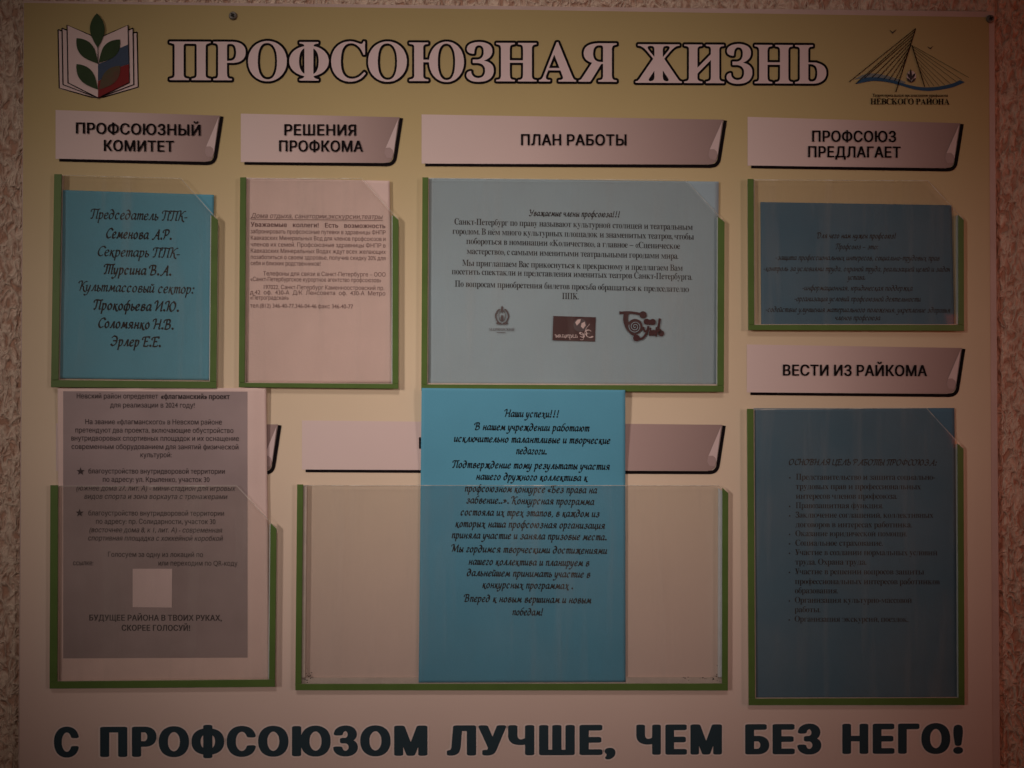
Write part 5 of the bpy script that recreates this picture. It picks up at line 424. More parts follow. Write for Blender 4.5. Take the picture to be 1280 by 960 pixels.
'х': [467, [14,4,29,0,138,0,153,4,157,13,153,21,121,34,112,46,111,54,127,87,177,154,188,164,196,166,207,163,221,148,256,96,273,62,272,37,263,28,239,21,235,13,239,4,254,0,438,0,453,4,457,13,454,21,419,54,302,238,286,271,292,288,379,398,444,446,443,454,413,458,321,458,307,454,304,446,311,437,338,430,346,423,348,404,340,388,308,346,279,313,271,310,260,312,246,327,195,413,195,421,202,429,221,436,229,445,227,454,204,458,29,458,14,454,10,446,13,439,38,425,63,398,181,212,183,204,175,187,92,79,57,46,13,21,10,13]],
'ц': [580, [543,-112,558,-116,565,-112,570,-104,570,13,566,20,558,24,533,25,508,36,498,46,496,54,495,396,498,413,508,429,533,440,558,443,563,446,563,454,508,458,358,458,312,454,312,446,316,443,341,440,360,429,368,421,370,404,370,54,358,34,350,28,333,25,225,28,206,46,196,71,196,396,206,421,214,429,233,440,258,443,262,446,262,454,208,458,58,458,12,454,12,446,16,443,41,440,66,429,78,404,79,71,76,54,62,37,50,28,16,18,10,13,11,4,33,0,525,-1,532,-4,536,-13,537,-96]],
'ч': [523, [259,4,282,0,490,0,512,4,513,13,502,21,473,27,454,37,447,46,444,62,445,404,457,429,482,440,507,443,511,446,511,454,457,458,307,458,260,454,260,446,265,443,290,440,307,431,316,421,319,413,318,246,314,238,298,233,165,233,142,238,145,421,148,431,166,446,169,454,132,458,32,458,10,454,11,446,27,421,28,262,35,238,28,212,33,196,48,192,298,192,315,186,319,171,316,46,298,28,263,21,257,13]],
'ш': [873, [11,4,41,0,858,2,863,4,863,13,841,23,816,28,804,37,790,71,787,87,788,388,798,421,806,429,825,440,850,443,854,446,854,454,800,458,650,458,603,454,603,446,608,443,633,440,658,429,668,413,670,396,670,54,666,46,643,29,625,25,533,25,506,37,496,54,496,404,508,429,533,440,558,443,563,446,563,454,508,458,358,458,312,454,312,446,316,443,341,440,360,429,368,421,370,404,370,54,358,34,350,28,333,25,225,28,206,46,196,71,196,396,206,421,214,429,233,440,258,443,262,446,262,454,208,458,58,458,12,454,12,446,16,443,41,440,66,429,78,404,79,71,76,54,62,37,50,28,16,18,10,13]],
'щ': [880, [843,-112,858,-116,866,-111,870,-104,870,13,866,20,858,24,825,25,808,34,798,46,788,79,787,379,800,423,825,440,854,446,854,454,800,458,650,458,603,454,603,446,608,443,633,440,658,429,668,413,670,396,670,54,666,46,643,29,625,25,533,25,506,37,496,54,496,404,508,429,533,440,558,443,563,446,563,454,508,458,358,458,312,454,312,446,316,443,341,440,360,429,368,421,370,404,370,54,358,34,350,28,333,25,225,28,206,46,196,71,196,396,206,421,214,429,233,440,258,443,262,446,262,454,208,458,58,458,12,454,12,446,16,443,41,440,66,429,78,404,79,71,76,54,62,37,50,28,16,18,10,13,11,4,33,0,825,-1,833,-5,836,-13,837,-96]],
'ы': [758, [11,4,33,0,291,0,325,8,358,9,408,28,456,71,470,112,468,154,453,187,418,221,375,239,341,244,316,258,216,258,200,264,195,279,198,404,214,429,233,440,258,443,262,446,262,454,208,458,58,458,12,454,12,446,16,443,41,440,66,429,78,404,79,71,76,54,62,37,50,28,16,18,10,13], [494,4,525,0,725,0,746,4,748,13,737,21,700,30,690,46,687,62,688,404,700,429,716,440,746,446,746,454,691,458,541,458,495,454,495,446,541,433,553,421,554,54,551,37,543,29,504,21,493,13], [225,28,206,46,196,71,196,221,200,228,208,233,250,233,291,222,318,196,337,154,337,104,320,62,308,46,285,29,266,25]],
'ь': [480, [11,4,33,0,291,0,325,8,358,9,408,28,456,71,470,112,468,154,453,187,418,221,375,239,341,244,316,258,216,258,200,264,195,279,198,404,214,429,233,440,258,443,262,446,262,454,208,458,58,458,12,454,12,446,16,443,41,440,66,429,78,404,79,71,76,54,62,37,50,28,16,18,10,13], [225,28,206,46,196,71,196,221,200,228,208,233,250,233,291,222,318,196,337,154,337,104,320,62,308,46,285,29,266,25]],
'э': [493, [152,-4,172,-8,289,-8,356,19,389,36,423,62,456,102,483,154,483,304,456,356,423,396,383,429,347,447,281,467,164,466,122,452,72,442,56,445,39,462,31,465,22,461,19,454,19,329,22,316,31,315,36,321,54,354,81,390,106,413,139,431,189,450,239,450,283,429,306,413,341,354,344,312,352,279,351,262,346,254,331,250,172,249,165,246,162,238,165,229,172,226,331,225,347,220,351,212,351,179,344,154,341,121,306,63,297,56,281,44,239,25,156,25,89,52,56,75,31,99,22,102,12,96,10,87,22,63,45,46,102,13]],
'ю': [788, [462,-4,483,-8,591,-6,669,29,720,71,743,104,778,204,778,254,768,296,751,337,716,396,675,431,600,466,466,464,416,447,354,404,315,354,282,262,266,258,216,258,201,262,196,271,196,396,206,421,214,429,233,440,258,443,262,446,262,454,208,458,58,458,12,454,12,446,16,443,41,440,66,429,78,404,79,71,76,54,62,37,50,28,16,18,10,13,11,4,41,0,241,0,271,4,271,13,266,15,225,28,216,34,198,62,195,79,196,212,200,220,208,224,266,225,282,221,286,212,290,171,321,96,350,62,389,29], [516,10,472,29,441,68,431,87,415,138,404,187,404,271,415,329,433,390,467,429,508,450,533,451,550,448,566,440,608,413,627,379,637,354,645,312,646,288,653,262,654,204,634,87,608,46,583,27,550,10,533,7]],
'я': [548, [11,4,33,0,166,3,191,27,233,90,316,198,325,205,333,207,341,203,345,187,345,46,343,37,333,28,300,18,293,13,294,4,325,0,508,0,538,4,538,13,492,29,485,37,470,104,471,371,481,413,491,429,538,446,538,454,500,458,241,458,216,450,175,448,133,431,108,413,83,381,79,371,82,304,100,277,114,262,141,244,183,230,189,221,186,212,70,62,41,30,10,13], [266,244,239,262,215,296,212,312,215,379,233,413,258,431,333,433,341,428,345,413,345,254,341,247,333,242]],
'ё': [394, [176,-13,214,-16,280,3,343,46,374,87,381,104,372,112,333,79,314,69,230,67,197,84,168,112,154,138,143,179,142,221,138,238,141,246,155,250,364,250,379,254,384,262,384,304,374,346,365,371,330,423,297,448,267,462,222,475,189,475,130,456,93,429,54,388,20,321,10,271,10,187,37,96,80,37,111,13,147,-6], [147,284,140,288,135,296,135,329,142,354,145,388,162,421,172,431,197,441,230,441,255,429,276,388,277,346,285,312,280,289,264,283], [103,579,122,575,139,578,157,596,160,612,157,638,147,654,130,664,105,664,93,654,85,638,82,621,85,604,93,588], [287,579,297,575,314,578,334,596,342,612,339,640,322,658,305,666,289,664,280,658,264,640,260,629,262,604]],
'–': [536, [15,229,30,225,505,225,522,230,526,262,522,278,505,283,30,283,15,279,10,271,10,238]],
},
'T': {
'А': [717, [24,2,30,0,217,0,224,2,225,20,223,27,217,28,192,28,177,32,160,42,151,52,147,61,147,89,154,111,186,190,189,195,195,197,405,197,411,195,452,92,456,77,456,61,450,48,440,39,433,35,408,28,383,28,377,27,375,20,375,5,380,0,686,0,692,2,694,8,692,26,689,28,677,29,664,35,652,44,638,64,611,119,380,667,371,689,367,693,345,693,342,692,339,686,96,83,81,58,62,39,42,29,27,28,24,26,22,8], [208,238,206,242,207,248,289,452,295,467,299,469,305,458,393,242,392,239,386,238]],
'Ж': [933, [24,2,30,0,902,0,907,2,910,8,909,20,908,23,902,27,889,28,877,32,864,38,838,64,599,385,574,419,572,423,575,430,588,442,594,452,641,502,672,539,724,591,767,624,789,636,811,646,824,649,842,653,864,655,866,661,864,676,858,678,74,678,68,677,66,670,66,658,68,655,89,653,108,649,120,646,142,636,164,624,208,591,256,542,288,505,338,452,344,442,356,430,359,423,356,417,94,64,67,38,55,32,42,28,30,27,24,23,22,20,22,8], [295,29,282,36,276,45,275,58,279,67,292,89,358,181,377,206,380,209,383,208,384,202,384,95,380,77,376,64,367,52,349,38,314,28], [614,29,599,32,574,41,561,51,551,67,547,80,547,92,544,105,544,205,545,212,549,212,552,209,564,193,640,89,652,67,656,55,656,48,649,36,633,28], [545,457,544,464,544,589,548,608,557,630,564,637,583,646,620,653,645,649,667,640,672,636,675,630,676,623,675,611,665,589,659,580,647,564,597,511,591,502,566,477,559,467,549,457], [380,460,338,505,331,514,306,539,270,583,257,608,254,620,257,633,267,643,286,649,299,650,308,653,320,650,333,650,349,646,361,640,374,627,380,614,384,592,384,467,383,461]],
'З': [539, [197,-8,205,-9,277,-9,289,-6,308,-6,358,4,380,10,402,19,442,41,472,67,499,108,512,145,516,164,515,223,508,252,492,281,461,312,439,327,408,343,370,355,348,360,345,364,348,368,370,376,389,385,423,407,447,427,465,448,480,477,490,511,490,555,487,573,477,598,471,608,462,620,443,639,430,649,392,668,348,681,314,687,292,688,283,690,230,691,217,688,192,687,130,674,89,655,67,641,50,623,41,611,31,583,31,552,35,539,42,526,58,509,80,498,95,492,136,484,155,484,161,486,169,555,179,586,188,602,195,609,207,620,220,627,236,631,264,631,289,624,302,616,314,603,324,586,330,567,334,545,334,495,331,477,324,455,315,436,298,413,277,398,258,388,242,385,223,381,145,381,140,380,137,373,137,330,139,324,142,322,230,322,264,315,283,308,308,296,330,277,348,250,355,233,359,214,359,170,356,148,349,127,333,98,314,79,289,67,264,60,255,59,245,56,223,56,214,59,202,60,180,67,154,80,129,105,120,120,113,139,109,158,109,173,107,177,102,178,89,178,67,171,55,165,41,155,32,142,27,131,22,114,22,98,30,70,41,55,64,32,97,14,123,4,170,-6]],
'И': [810, [24,2,30,0,361,0,367,2,369,5,369,20,364,26,358,28,345,28,317,35,298,45,285,58,279,70,275,86,276,167,299,191,308,197,349,237,358,244,395,281,405,288,445,328,455,334,494,373,505,381,530,406,533,405,534,395,534,102,531,80,524,60,508,45,480,32,464,28,452,28,442,23,441,17,442,2,449,0,780,0,786,2,787,5,787,20,783,27,752,31,730,38,710,52,701,67,694,98,694,595,701,620,705,628,711,634,733,646,749,650,761,650,782,655,784,661,783,676,777,678,449,678,443,677,441,670,441,658,443,655,467,650,480,650,505,643,514,637,524,627,530,611,534,592,533,511,505,481,495,475,455,434,445,428,405,388,395,381,358,344,349,337,308,297,299,291,280,273,276,273,275,280,275,602,282,623,299,640,314,646,330,650,342,650,364,655,366,661,364,676,358,678,30,678,24,677,22,670,22,658,24,655,49,650,61,650,86,643,99,634,102,630,109,617,113,602,112,86,102,58,90,45,77,38,58,32,42,28,30,27,24,23,22,20,22,8]],
'Н': [776, [24,2,30,0,352,0,358,2,360,17,357,23,345,28,330,28,314,32,299,38,282,55,273,80,272,102,269,114,269,320,270,326,277,328,502,328,507,327,509,323,509,123,507,111,506,86,502,70,495,54,480,39,464,32,449,28,433,28,421,23,419,20,419,8,421,2,427,0,745,0,751,2,753,8,753,20,751,23,742,27,727,28,705,35,686,48,679,58,673,73,669,92,669,589,676,617,683,628,692,637,702,643,751,655,753,661,752,676,745,678,427,678,421,677,419,670,419,658,421,655,439,650,452,650,477,643,492,633,502,617,506,602,507,573,509,561,509,377,507,373,502,372,277,372,271,373,269,380,269,573,272,586,273,605,280,624,295,640,311,646,357,655,360,661,358,676,352,678,30,678,24,677,22,670,22,658,24,655,42,650,55,649,74,643,92,631,102,614,109,583,109,92,102,64,94,48,86,41,74,35,55,29,36,28,24,23,22,20,22,8]],
'О': [745, [331,-14,339,-16,405,-15,414,-13,445,-9,474,-2,508,10,552,32,590,58,608,72,638,102,652,120,681,164,699,205,709,233,719,277,719,289,722,302,722,377,712,433,705,458,696,483,674,527,659,552,631,586,614,603,593,620,561,643,527,662,505,671,477,680,433,690,417,691,405,694,345,694,333,691,317,690,286,684,261,677,236,668,186,643,166,630,133,603,114,584,79,539,48,480,35,442,25,395,25,380,22,367,22,311,25,298,25,283,28,273,29,261,35,236,48,198,57,177,73,148,92,119,106,102,142,66,170,45,195,29,233,10,267,-2,311,-12], [352,20,327,26,302,38,288,48,260,77,236,117,226,139,217,167,210,195,203,230,203,245,200,255,200,283,197,295,197,377,200,386,200,427,203,436,207,477,220,530,238,577,254,602,266,617,291,639,320,652,333,656,345,656,355,659,389,659,424,649,442,640,458,628,478,608,490,592,496,583,515,545,527,508,534,480,535,470,541,442,541,423,544,414,544,373,547,361,547,327,544,314,544,261,541,252,541,236,538,227,537,211,535,202,534,192,524,152,512,117,503,98,480,64,461,47,449,38,414,23,399,22,386,19]],
'П': [792, [24,2,30,0,361,0,367,2,369,5,369,20,364,26,358,28,345,28,317,35,295,47,286,57,282,64,275,86,275,602,285,627,298,639,305,641,486,640,495,637,502,631,509,617,512,605,512,86,502,58,490,45,477,38,458,32,442,28,430,27,424,23,422,17,424,2,430,0,761,0,767,2,769,5,769,20,764,26,758,28,745,28,717,35,694,48,685,58,679,70,675,89,675,602,682,623,699,640,724,641,733,650,764,655,766,661,764,676,758,678,30,678,24,677,22,670,22,658,24,655,58,650,67,641,86,640,95,637,102,631,106,623,113,602,112,86,102,58,90,45,77,38,58,32,42,28,30,27,24,23,22,20,22,8]],
'Р': [630, [24,2,30,0,352,0,358,2,360,17,357,23,345,28,330,28,314,32,299,38,282,55,273,80,272,102,269,114,269,302,271,305,277,306,395,306,405,309,424,310,433,312,442,313,470,320,511,335,527,345,552,363,566,377,584,402,596,427,602,445,606,467,607,495,606,523,602,542,596,561,587,580,572,602,545,628,524,643,499,655,467,665,436,672,420,672,411,675,383,675,370,678,30,678,24,676,22,661,24,655,42,650,55,649,74,643,92,631,102,614,109,583,109,92,102,64,94,48,86,41,74,35,55,29,36,28,24,23,22,20,22,8], [274,341,270,343,269,348,269,595,273,617,282,633,299,640,349,640,364,637,377,632,389,624,406,608,415,595,427,561,431,542,432,523,435,511,434,467,432,458,431,442,427,423,421,405,415,392,406,380,389,363,364,351,336,344,311,344,299,341]],
'С': [669, [325,-14,333,-16,395,-16,408,-13,420,-12,430,-10,442,-8,489,4,517,17,561,41,595,69,641,120,645,127,646,133,627,153,620,155,570,103,533,76,508,62,483,51,436,38,420,37,411,35,395,34,383,37,358,38,317,51,305,57,276,77,245,114,226,152,210,205,203,239,203,252,200,261,200,295,197,308,197,370,200,383,200,423,203,433,203,445,206,455,207,470,210,486,223,536,241,577,252,593,263,608,277,622,299,640,339,656,355,656,367,659,402,659,433,652,453,645,477,634,514,606,538,583,568,542,593,495,608,461,614,459,630,460,633,461,635,467,635,686,633,692,630,693,614,694,608,692,596,667,588,658,577,651,561,647,539,651,514,662,458,680,411,690,392,691,383,694,349,694,339,691,317,690,308,688,299,687,267,680,230,668,186,646,157,627,138,611,103,577,83,549,67,523,54,498,39,458,28,417,28,408,25,398,25,380,22,370,22,311,25,298,25,280,28,270,28,261,39,220,51,186,70,148,86,122,114,88,133,69,152,53,183,32,211,17,233,7,261,-2,289,-9]],
'Ф': [760, [208,2,214,0,549,0,553,5,553,17,552,23,545,27,530,28,502,35,483,45,470,58,464,70,464,79,514,92,542,101,608,132,642,156,670,181,689,204,712,239,724,267,731,289,734,305,735,317,737,327,737,358,735,367,734,383,724,420,712,448,696,473,667,508,645,528,602,559,549,583,511,596,474,604,465,608,463,611,470,628,480,637,486,641,514,650,527,650,548,655,550,661,550,673,548,677,542,678,211,678,207,673,207,658,208,655,233,650,245,650,270,643,283,634,287,630,293,617,294,608,289,604,252,596,205,580,155,555,111,525,77,491,57,464,45,442,29,402,25,383,22,361,22,320,25,311,25,302,35,264,57,220,63,211,78,192,111,159,155,129,214,101,252,88,280,81,289,81,294,77,293,70,287,58,274,45,255,35,227,28,214,27,208,23,207,20,206,8], [461,119,459,127,459,555,460,561,464,563,480,553,495,539,506,527,518,511,537,473,546,442,553,405,553,389,556,377,556,317,553,305,553,277,550,267,547,239,531,192,521,173,508,153,484,130,467,120], [292,123,269,139,260,148,238,177,220,213,210,245,207,264,206,273,203,283,203,305,200,317,200,361,203,373,203,405,206,414,210,445,223,486,235,511,247,530,270,553,292,567,297,564,297,558,297,130,295,124]],
'Ь': [645, [24,2,30,0,386,0,399,3,420,3,430,6,439,6,470,13,499,23,536,41,561,59,588,86,599,105,612,130,619,155,619,167,622,177,622,208,619,217,618,233,609,258,589,290,574,306,549,324,514,343,467,358,436,366,427,371,283,372,277,373,275,377,276,605,283,624,299,640,314,646,330,650,342,650,364,655,366,661,365,673,364,677,358,678,30,678,24,676,22,661,24,655,49,650,61,650,86,643,99,634,102,630,109,617,113,602,112,86,102,58,90,45,77,38,58,32,42,28,30,27,24,23,22,20,22,8], [311,38,298,45,286,57,279,70,275,86,275,336,277,342,280,343,320,344,333,341,345,340,370,333,403,317,421,298,437,267,444,239,444,227,447,217,447,164,444,152,444,136,440,117,434,98,420,72,408,59,395,51,374,42,355,37]],
'Ю': [1036, [660,-14,667,-16,720,-16,761,-9,777,-5,820,10,855,29,892,56,928,92,956,130,980,177,999,230,1009,277,1010,295,1013,308,1013,373,1010,386,1009,402,996,461,974,517,959,545,940,573,922,595,899,619,880,634,842,659,802,677,767,687,752,690,739,691,730,694,670,694,661,691,649,690,630,687,589,674,561,661,545,652,530,643,504,623,469,589,454,570,435,542,404,477,391,430,385,395,384,380,382,377,377,375,280,375,277,377,275,383,276,605,283,624,299,640,314,646,330,650,342,650,364,655,366,661,364,676,358,678,30,678,24,677,22,670,22,658,24,655,49,650,61,650,86,643,99,634,102,630,112,605,113,89,105,64,102,57,94,48,77,38,58,32,27,26,22,20,22,8,24,2,30,0,361,0,367,2,369,8,369,20,367,23,361,27,345,28,317,35,299,45,286,57,279,70,275,89,275,323,277,329,283,331,374,331,379,330,381,327,382,314,384,305,385,283,387,273,388,264,398,220,404,202,417,170,429,145,451,111,466,92,505,53,533,32,549,23,586,4,614,-5,642,-12], [680,20,664,23,649,29,633,38,603,67,585,95,573,120,564,145,550,198,550,208,544,236,544,261,541,270,541,411,544,423,544,442,547,452,547,470,560,533,573,567,595,608,626,639,658,655,674,656,683,659,708,659,736,652,755,643,769,633,788,614,799,598,815,570,824,548,834,520,841,492,844,477,844,464,847,455,847,442,850,433,850,405,853,392,853,289,850,277,850,245,847,236,847,217,834,148,818,105,802,77,794,64,770,41,736,23,720,22,711,19]],
'Я': [736, [24,2,30,0,227,0,233,2,265,48,429,305,436,314,442,316,461,315,464,314,466,308,466,98,462,77,456,58,447,45,442,41,420,32,405,28,389,28,380,23,378,17,380,2,386,0,705,0,711,2,713,8,712,20,711,23,702,28,686,28,670,32,654,39,638,55,632,67,628,83,628,95,625,108,625,573,632,611,641,627,652,637,670,646,683,650,692,650,711,655,713,661,711,676,705,678,374,678,361,675,333,675,324,672,308,672,274,665,220,649,189,634,163,614,150,602,135,580,129,567,119,536,119,527,116,517,116,486,119,477,119,464,126,439,142,411,153,395,164,384,199,360,233,345,259,336,265,333,265,330,86,63,69,42,55,32,49,29,24,23,22,17,22,5], [420,348,414,350,395,350,377,354,352,363,327,378,314,391,304,408,298,420,288,455,287,470,285,483,285,514,287,523,288,542,291,558,301,586,316,608,329,620,352,633,377,640,430,640,444,636,452,631,458,623,466,598,465,352,464,348,458,347]],
},
}
# skeletons of the chancery script, drawn with a broad nib; x-height is 10 units
SC=dict(
а="7,9 4,10 1.2,7 1,3 2.5,.3 5,2 7,6|7.3,10 6.8,3 7.5,.3 9.2,1.8",
б="7.8,16.5 4.5,15.5 1.8,11 .8,5 2,1 4.2,0 6.8,3 6.8,7 4.8,9.6 2.2,8",
в="1.6,9 1,1|1.2,9 4.5,10 5.6,8 3,5.5|3,5.5 6.5,4.5 5.7,.8 2.5,0 1,1.5",
г="1,8 2.5,10 4.8,9 4.5,7 2,4 1,1.8 2.5,0 5,1.2",
д="7,7 4.5,9.5 1.2,7 1,2.5 3.2,0 6,2 7.5,7 6.8,12 3.8,15.5 1,14.6",
е="1,5 4,5.5 6.2,7.5 4.8,10 1.8,8 1,4 2.5,.3 5,.5 6.8,2.2",
ж=".3,9 2,9.5 3.5,5.5 5,5|5,5 2.5,4 1.5,.5 0,.8|5.4,10 5,0|9.8,9.6 8.3,9.5 6.8,5.5 5,5|5,5 7.5,4 8.7,.3 10.5,-1.5",
з="1,8.5 3.5,10 5.5,8 3,5.5|3,5.5 6,4 5,.8 2.5,-.2 .3,1.5",
и=".3,8.5 1.5,9.8 1.6,4 2.2,.5 4.5,1.5 6.6,6|7,10 6.6,3 7.3,.3 9,1.8",
к="1.7,10 1,0|6.4,9.8 4.5,8.5 1.4,5|1.6,5 3.5,5 5,1 7,-1.8 9,-1.2",
л="-.3,.6 1.5,1 3,6 4.4,10|4.4,10 5.5,9.8 5.6,3 6.3,.3 8,1.8",
м="-.3,.5 1.2,1 2.6,9.8|2.6,9.8 3.8,7 4.8,2|4.8,2 8.3,10|8.3,10 8.2,3 9,.3 10.6,1.8",
н="1.8,10 1,0|1.2,5 6.5,5.3|7,10 6.2,3 7,.3 8.7,1.8",
о="4,10 1.2,7.5 1,2.5 3.5,0 6.2,2.5 6.3,7.5 4,10",
п=".2,8.5 1.5,9.8 1.2,0|1.4,6 4,9.5 6,9.5 6,3 6.6,.3 8.3,1.8",
р=".2,8.5 1.6,9.8 .8,-7|1.5,6.5 4,9.8 6.4,8 6.2,3 3.8,0 1.5,1",
с="6,8.5 4,10 1.4,7.5 1,3 3,0 5.5,1.2",
т=".2,8.5 1.5,9.8 1.2,0|1.4,6 3.6,9.6 5,9 4.8,0|5,6 7.4,9.6 9,9 8.8,3 9.4,.3 11,1.8",
у=".3,8.5 1.6,9.8 1.8,4 2.6,.6 4.6,1.5 6.6,7|7,10 6,1 4,-5 1,-7 -.8,-6",
ф="8,16.5 5.6,15 4.9,10 3.8,-7|4.5,9 2.5,9.8 .6,7 .8,1.5 3,0 4.3,1|4.8,8 6.8,9.8 8.8,7.5 8.4,2 6.3,0 4.5,1.2",
х=".3,8.5 2,9.8 4,5 5.5,0 7.5,-2.5 9.2,-2|7,9.5 4,5 0,.3",
ц=".3,8.5 1.5,9.8 1.6,4 2.2,.5 4.5,1.5 6.6,6|7,10 6.6,3 7,.3 9,.2 8.4,-3.8",
ч=".5,8.5 1.8,9.8 1.6,6 3,4.3 6,6|6.6,10 6,3 6.8,.3 8.4,1.8",
ш=".3,8.5 1.5,9.8 1.6,3 2.5,.3 4.6,2.5 5.3,10|5.3,10 5.2,3 6.2,.3 8.4,2.5 9.3,10|9.3,10 9,3 9.6,.3 11.2,1.8",
ы=".3,8.5 1.6,9.8 1.2,2 3,0 5,1.5 5,4 3,5.5 1.4,4.5|8,10 7.5,3 8.2,.3 9.8,1.8",
ь=".3,8.5 1.6,9.8 1.2,2 3,0 5.4,1.5 5.4,4 3,5.5 1.4,4.5",
э="1,8.5 3.5,10 6,7.5 6,2.5 3.5,0 1,1.2|2.5,5.2 6,5.2",
ю="1.8,10 1,0|1.2,5 4.5,5.2|7.2,10 4.8,7 4.6,2.5 6.8,0 9.6,3 9.6,8 7.2,10",
я="6.8,10 6.2,3 6.8,.3 8.4,1.8|6.6,9.6 3,9.8 1.4,7.5 3,5 6.3,5|4,5 2.5,1 .2,.3",
П="-1.5,11.5 -.8,14.8 3,15.8 8,15.3 12.8,16.2|3.8,15.6 3.3,7 2.2,.6 0,.5|9.8,15.6 9.3,6 9.2,.6 11.2,.9",
К="-1.8,12.5 -1,15.2 3.4,15.8 2.9,6 1.8,0|11.5,15.8 8.5,15 3.2,8|3.6,8.3 6.5,7 8,1 11,-1.4",
С="10.5,13.5 8,16 4,14.5 1,9 1.2,3.5 4.5,0 9,2",
А="-1,-.3 1.5,.3 5,6 9.3,16|9.3,16 9.8,6 10.3,.5 12.2,.6|4.3,6 10,6",
Р="3.7,15 3,5 1.8,0|-1,11 -.5,14.5 4,16.1 9,15 9.5,10.5 6,7 3.4,7.8",
В="3.7,15 3,5 1.8,.4|-1.3,11 -.8,14.5 4,16.1 8.5,15 8.2,10 4,8.5|4,8.5 9.5,7.5 9.5,2 5.5,0 1.8,.5",
Т="-1.5,11.5 -.8,14.8 3,15.8 9,15.3 16,16.2|3.8,15.6 3.3,7 2.2,.5 .2,.5|8.6,15.6 8,5 7.4,.2|13.4,15.6 12.7,5 12.6,.5 14.6,.9",
У="-.5,14 1,16 2.8,13 3.8,8.5 6,7.5 9.3,10|11.5,16 9.5,8 6.5,1 3,-.5 1,1",
И="-1.5,12.5 -.5,15.2 3,15.8 2.7,5 2,.3|2.2,1 11,15|11.4,16 10.8,5 10.9,.4 12.8,.8",
Ю="-2.5,12 -1.5,15 3,15.8 2.6,5 1.8,0|3,8 6,8|10.5,16 6.8,12 6.2,5 9.3,0 14,4 14.4,12 10.5,16",
Н="-1.5,12.5 -.5,15.2 3.4,15.8 2.9,5 1.8,0|3,8 10.5,8.5|11.8,16 10.8,5 10.8,.5 12.8,.9",
Э="1,13 4,16 9,14 10,8 8.5,2.5 4.5,0 1,2|4,8.2 10,8.2",
Е="-1.3,11 -.6,14.6 3.6,15.8|3.6,15.8 3,5 2.2,.3|2.2,.3 8.5,.2 9.8,2.6|3.2,15.6 9.5,16 10,13.8|3,8.3 7.8,8.6",
М="-2.5,12.5 -1,15.3 3,15.8 2.6,5 1,.2|3,15.8 5,9 6.8,1.5|6.8,1.5 9,8 12.8,16|12.8,16 12.9,5 13.3,.4 15.2,.9",
Б="-1.3,11.5 -.6,14.8 3.5,15.8 10,16|3.5,15.8 3,5 2.2,.4|2.2,.4 7,0 9.6,3 8,7.5 3.2,8",
Д="3.5,15.5 3,5 2,.3|2,.3 7,0 11,5 11,12 7,16 0,15.5 -1.3,11.5",
Л="-1,.2 1.8,.5 5,8 8.6,16|8.6,16 9.6,6 10,.5 12,.8",
О="7,16 2,12.5 1,6 4.5,0 10,2.5 12,9 10.5,14.5 7,16",
Ф="7.5,16.5 6.4,8 5.3,-.3|6.8,13 2.5,12 1,7.5 3.2,3.5 5.7,3.5|7.2,13 11.5,13 13,8.5 10,4 5.9,3.6",
Ц="1.5,16 1.2,6 1.8,.6|1.8,.6 8,.2 12,.2 11.2,-4|10.6,16 9.8,5 10,.3",
Ы="-1,12 .5,15.5 3,15.8 2.4,5 2,.4|2,.4 6,0 7.8,3 6.5,8 2.8,8|12.3,16 11.4,5 11.4,.4 13.2,.8",
Ь="-1,12 .5,15.5 3,15.8 2.4,5 2,.4|2,.4 7,0 9.4,3 7.8,8 2.8,8",
Я="9.8,16 9,5 8.8,0|9.6,15.8 4,16.3 1,13 2.2,9 5,7.8 9,8|5.5,7.8 3,1.5 -.8,.3",
З="1,13.5 4,16 8.5,14 7.5,9.5 4,8.5|4,8.5 9.2,7.5 8.5,2 4.5,0 .5,2",
)
SC['й']=SC['и']+"|2.8,13.6 4.6,12.2 7,13.8"; SC['щ']=SC['ш']+"|9.6,.3 11.6,.2 11,-3.6"; SC['ё']=SC['е']
SC['ъ']=SC['ь']; SC['.']="1,.3 1.2,.5"; SC[',']="1.3,.8 1.4,-.8 .2,-2.4"; SC[':']="1,.3 1.2,.5|1.6,8 1.8,8.2"; SC['!']="2.4,16 1.6,5|1,.3 1.2,.5"
SC['-']=".5,5 4.5,5.4"; SC['–']=".5,5 8.5,5.4"; SC['«']="3.5,8.5 1,5 3,1.8|6.5,8.5 4,5 6,1.8"; SC['»']="1.5,8.5 4,5 1,1.8|4.5,8.5 7,5 4,1.8"


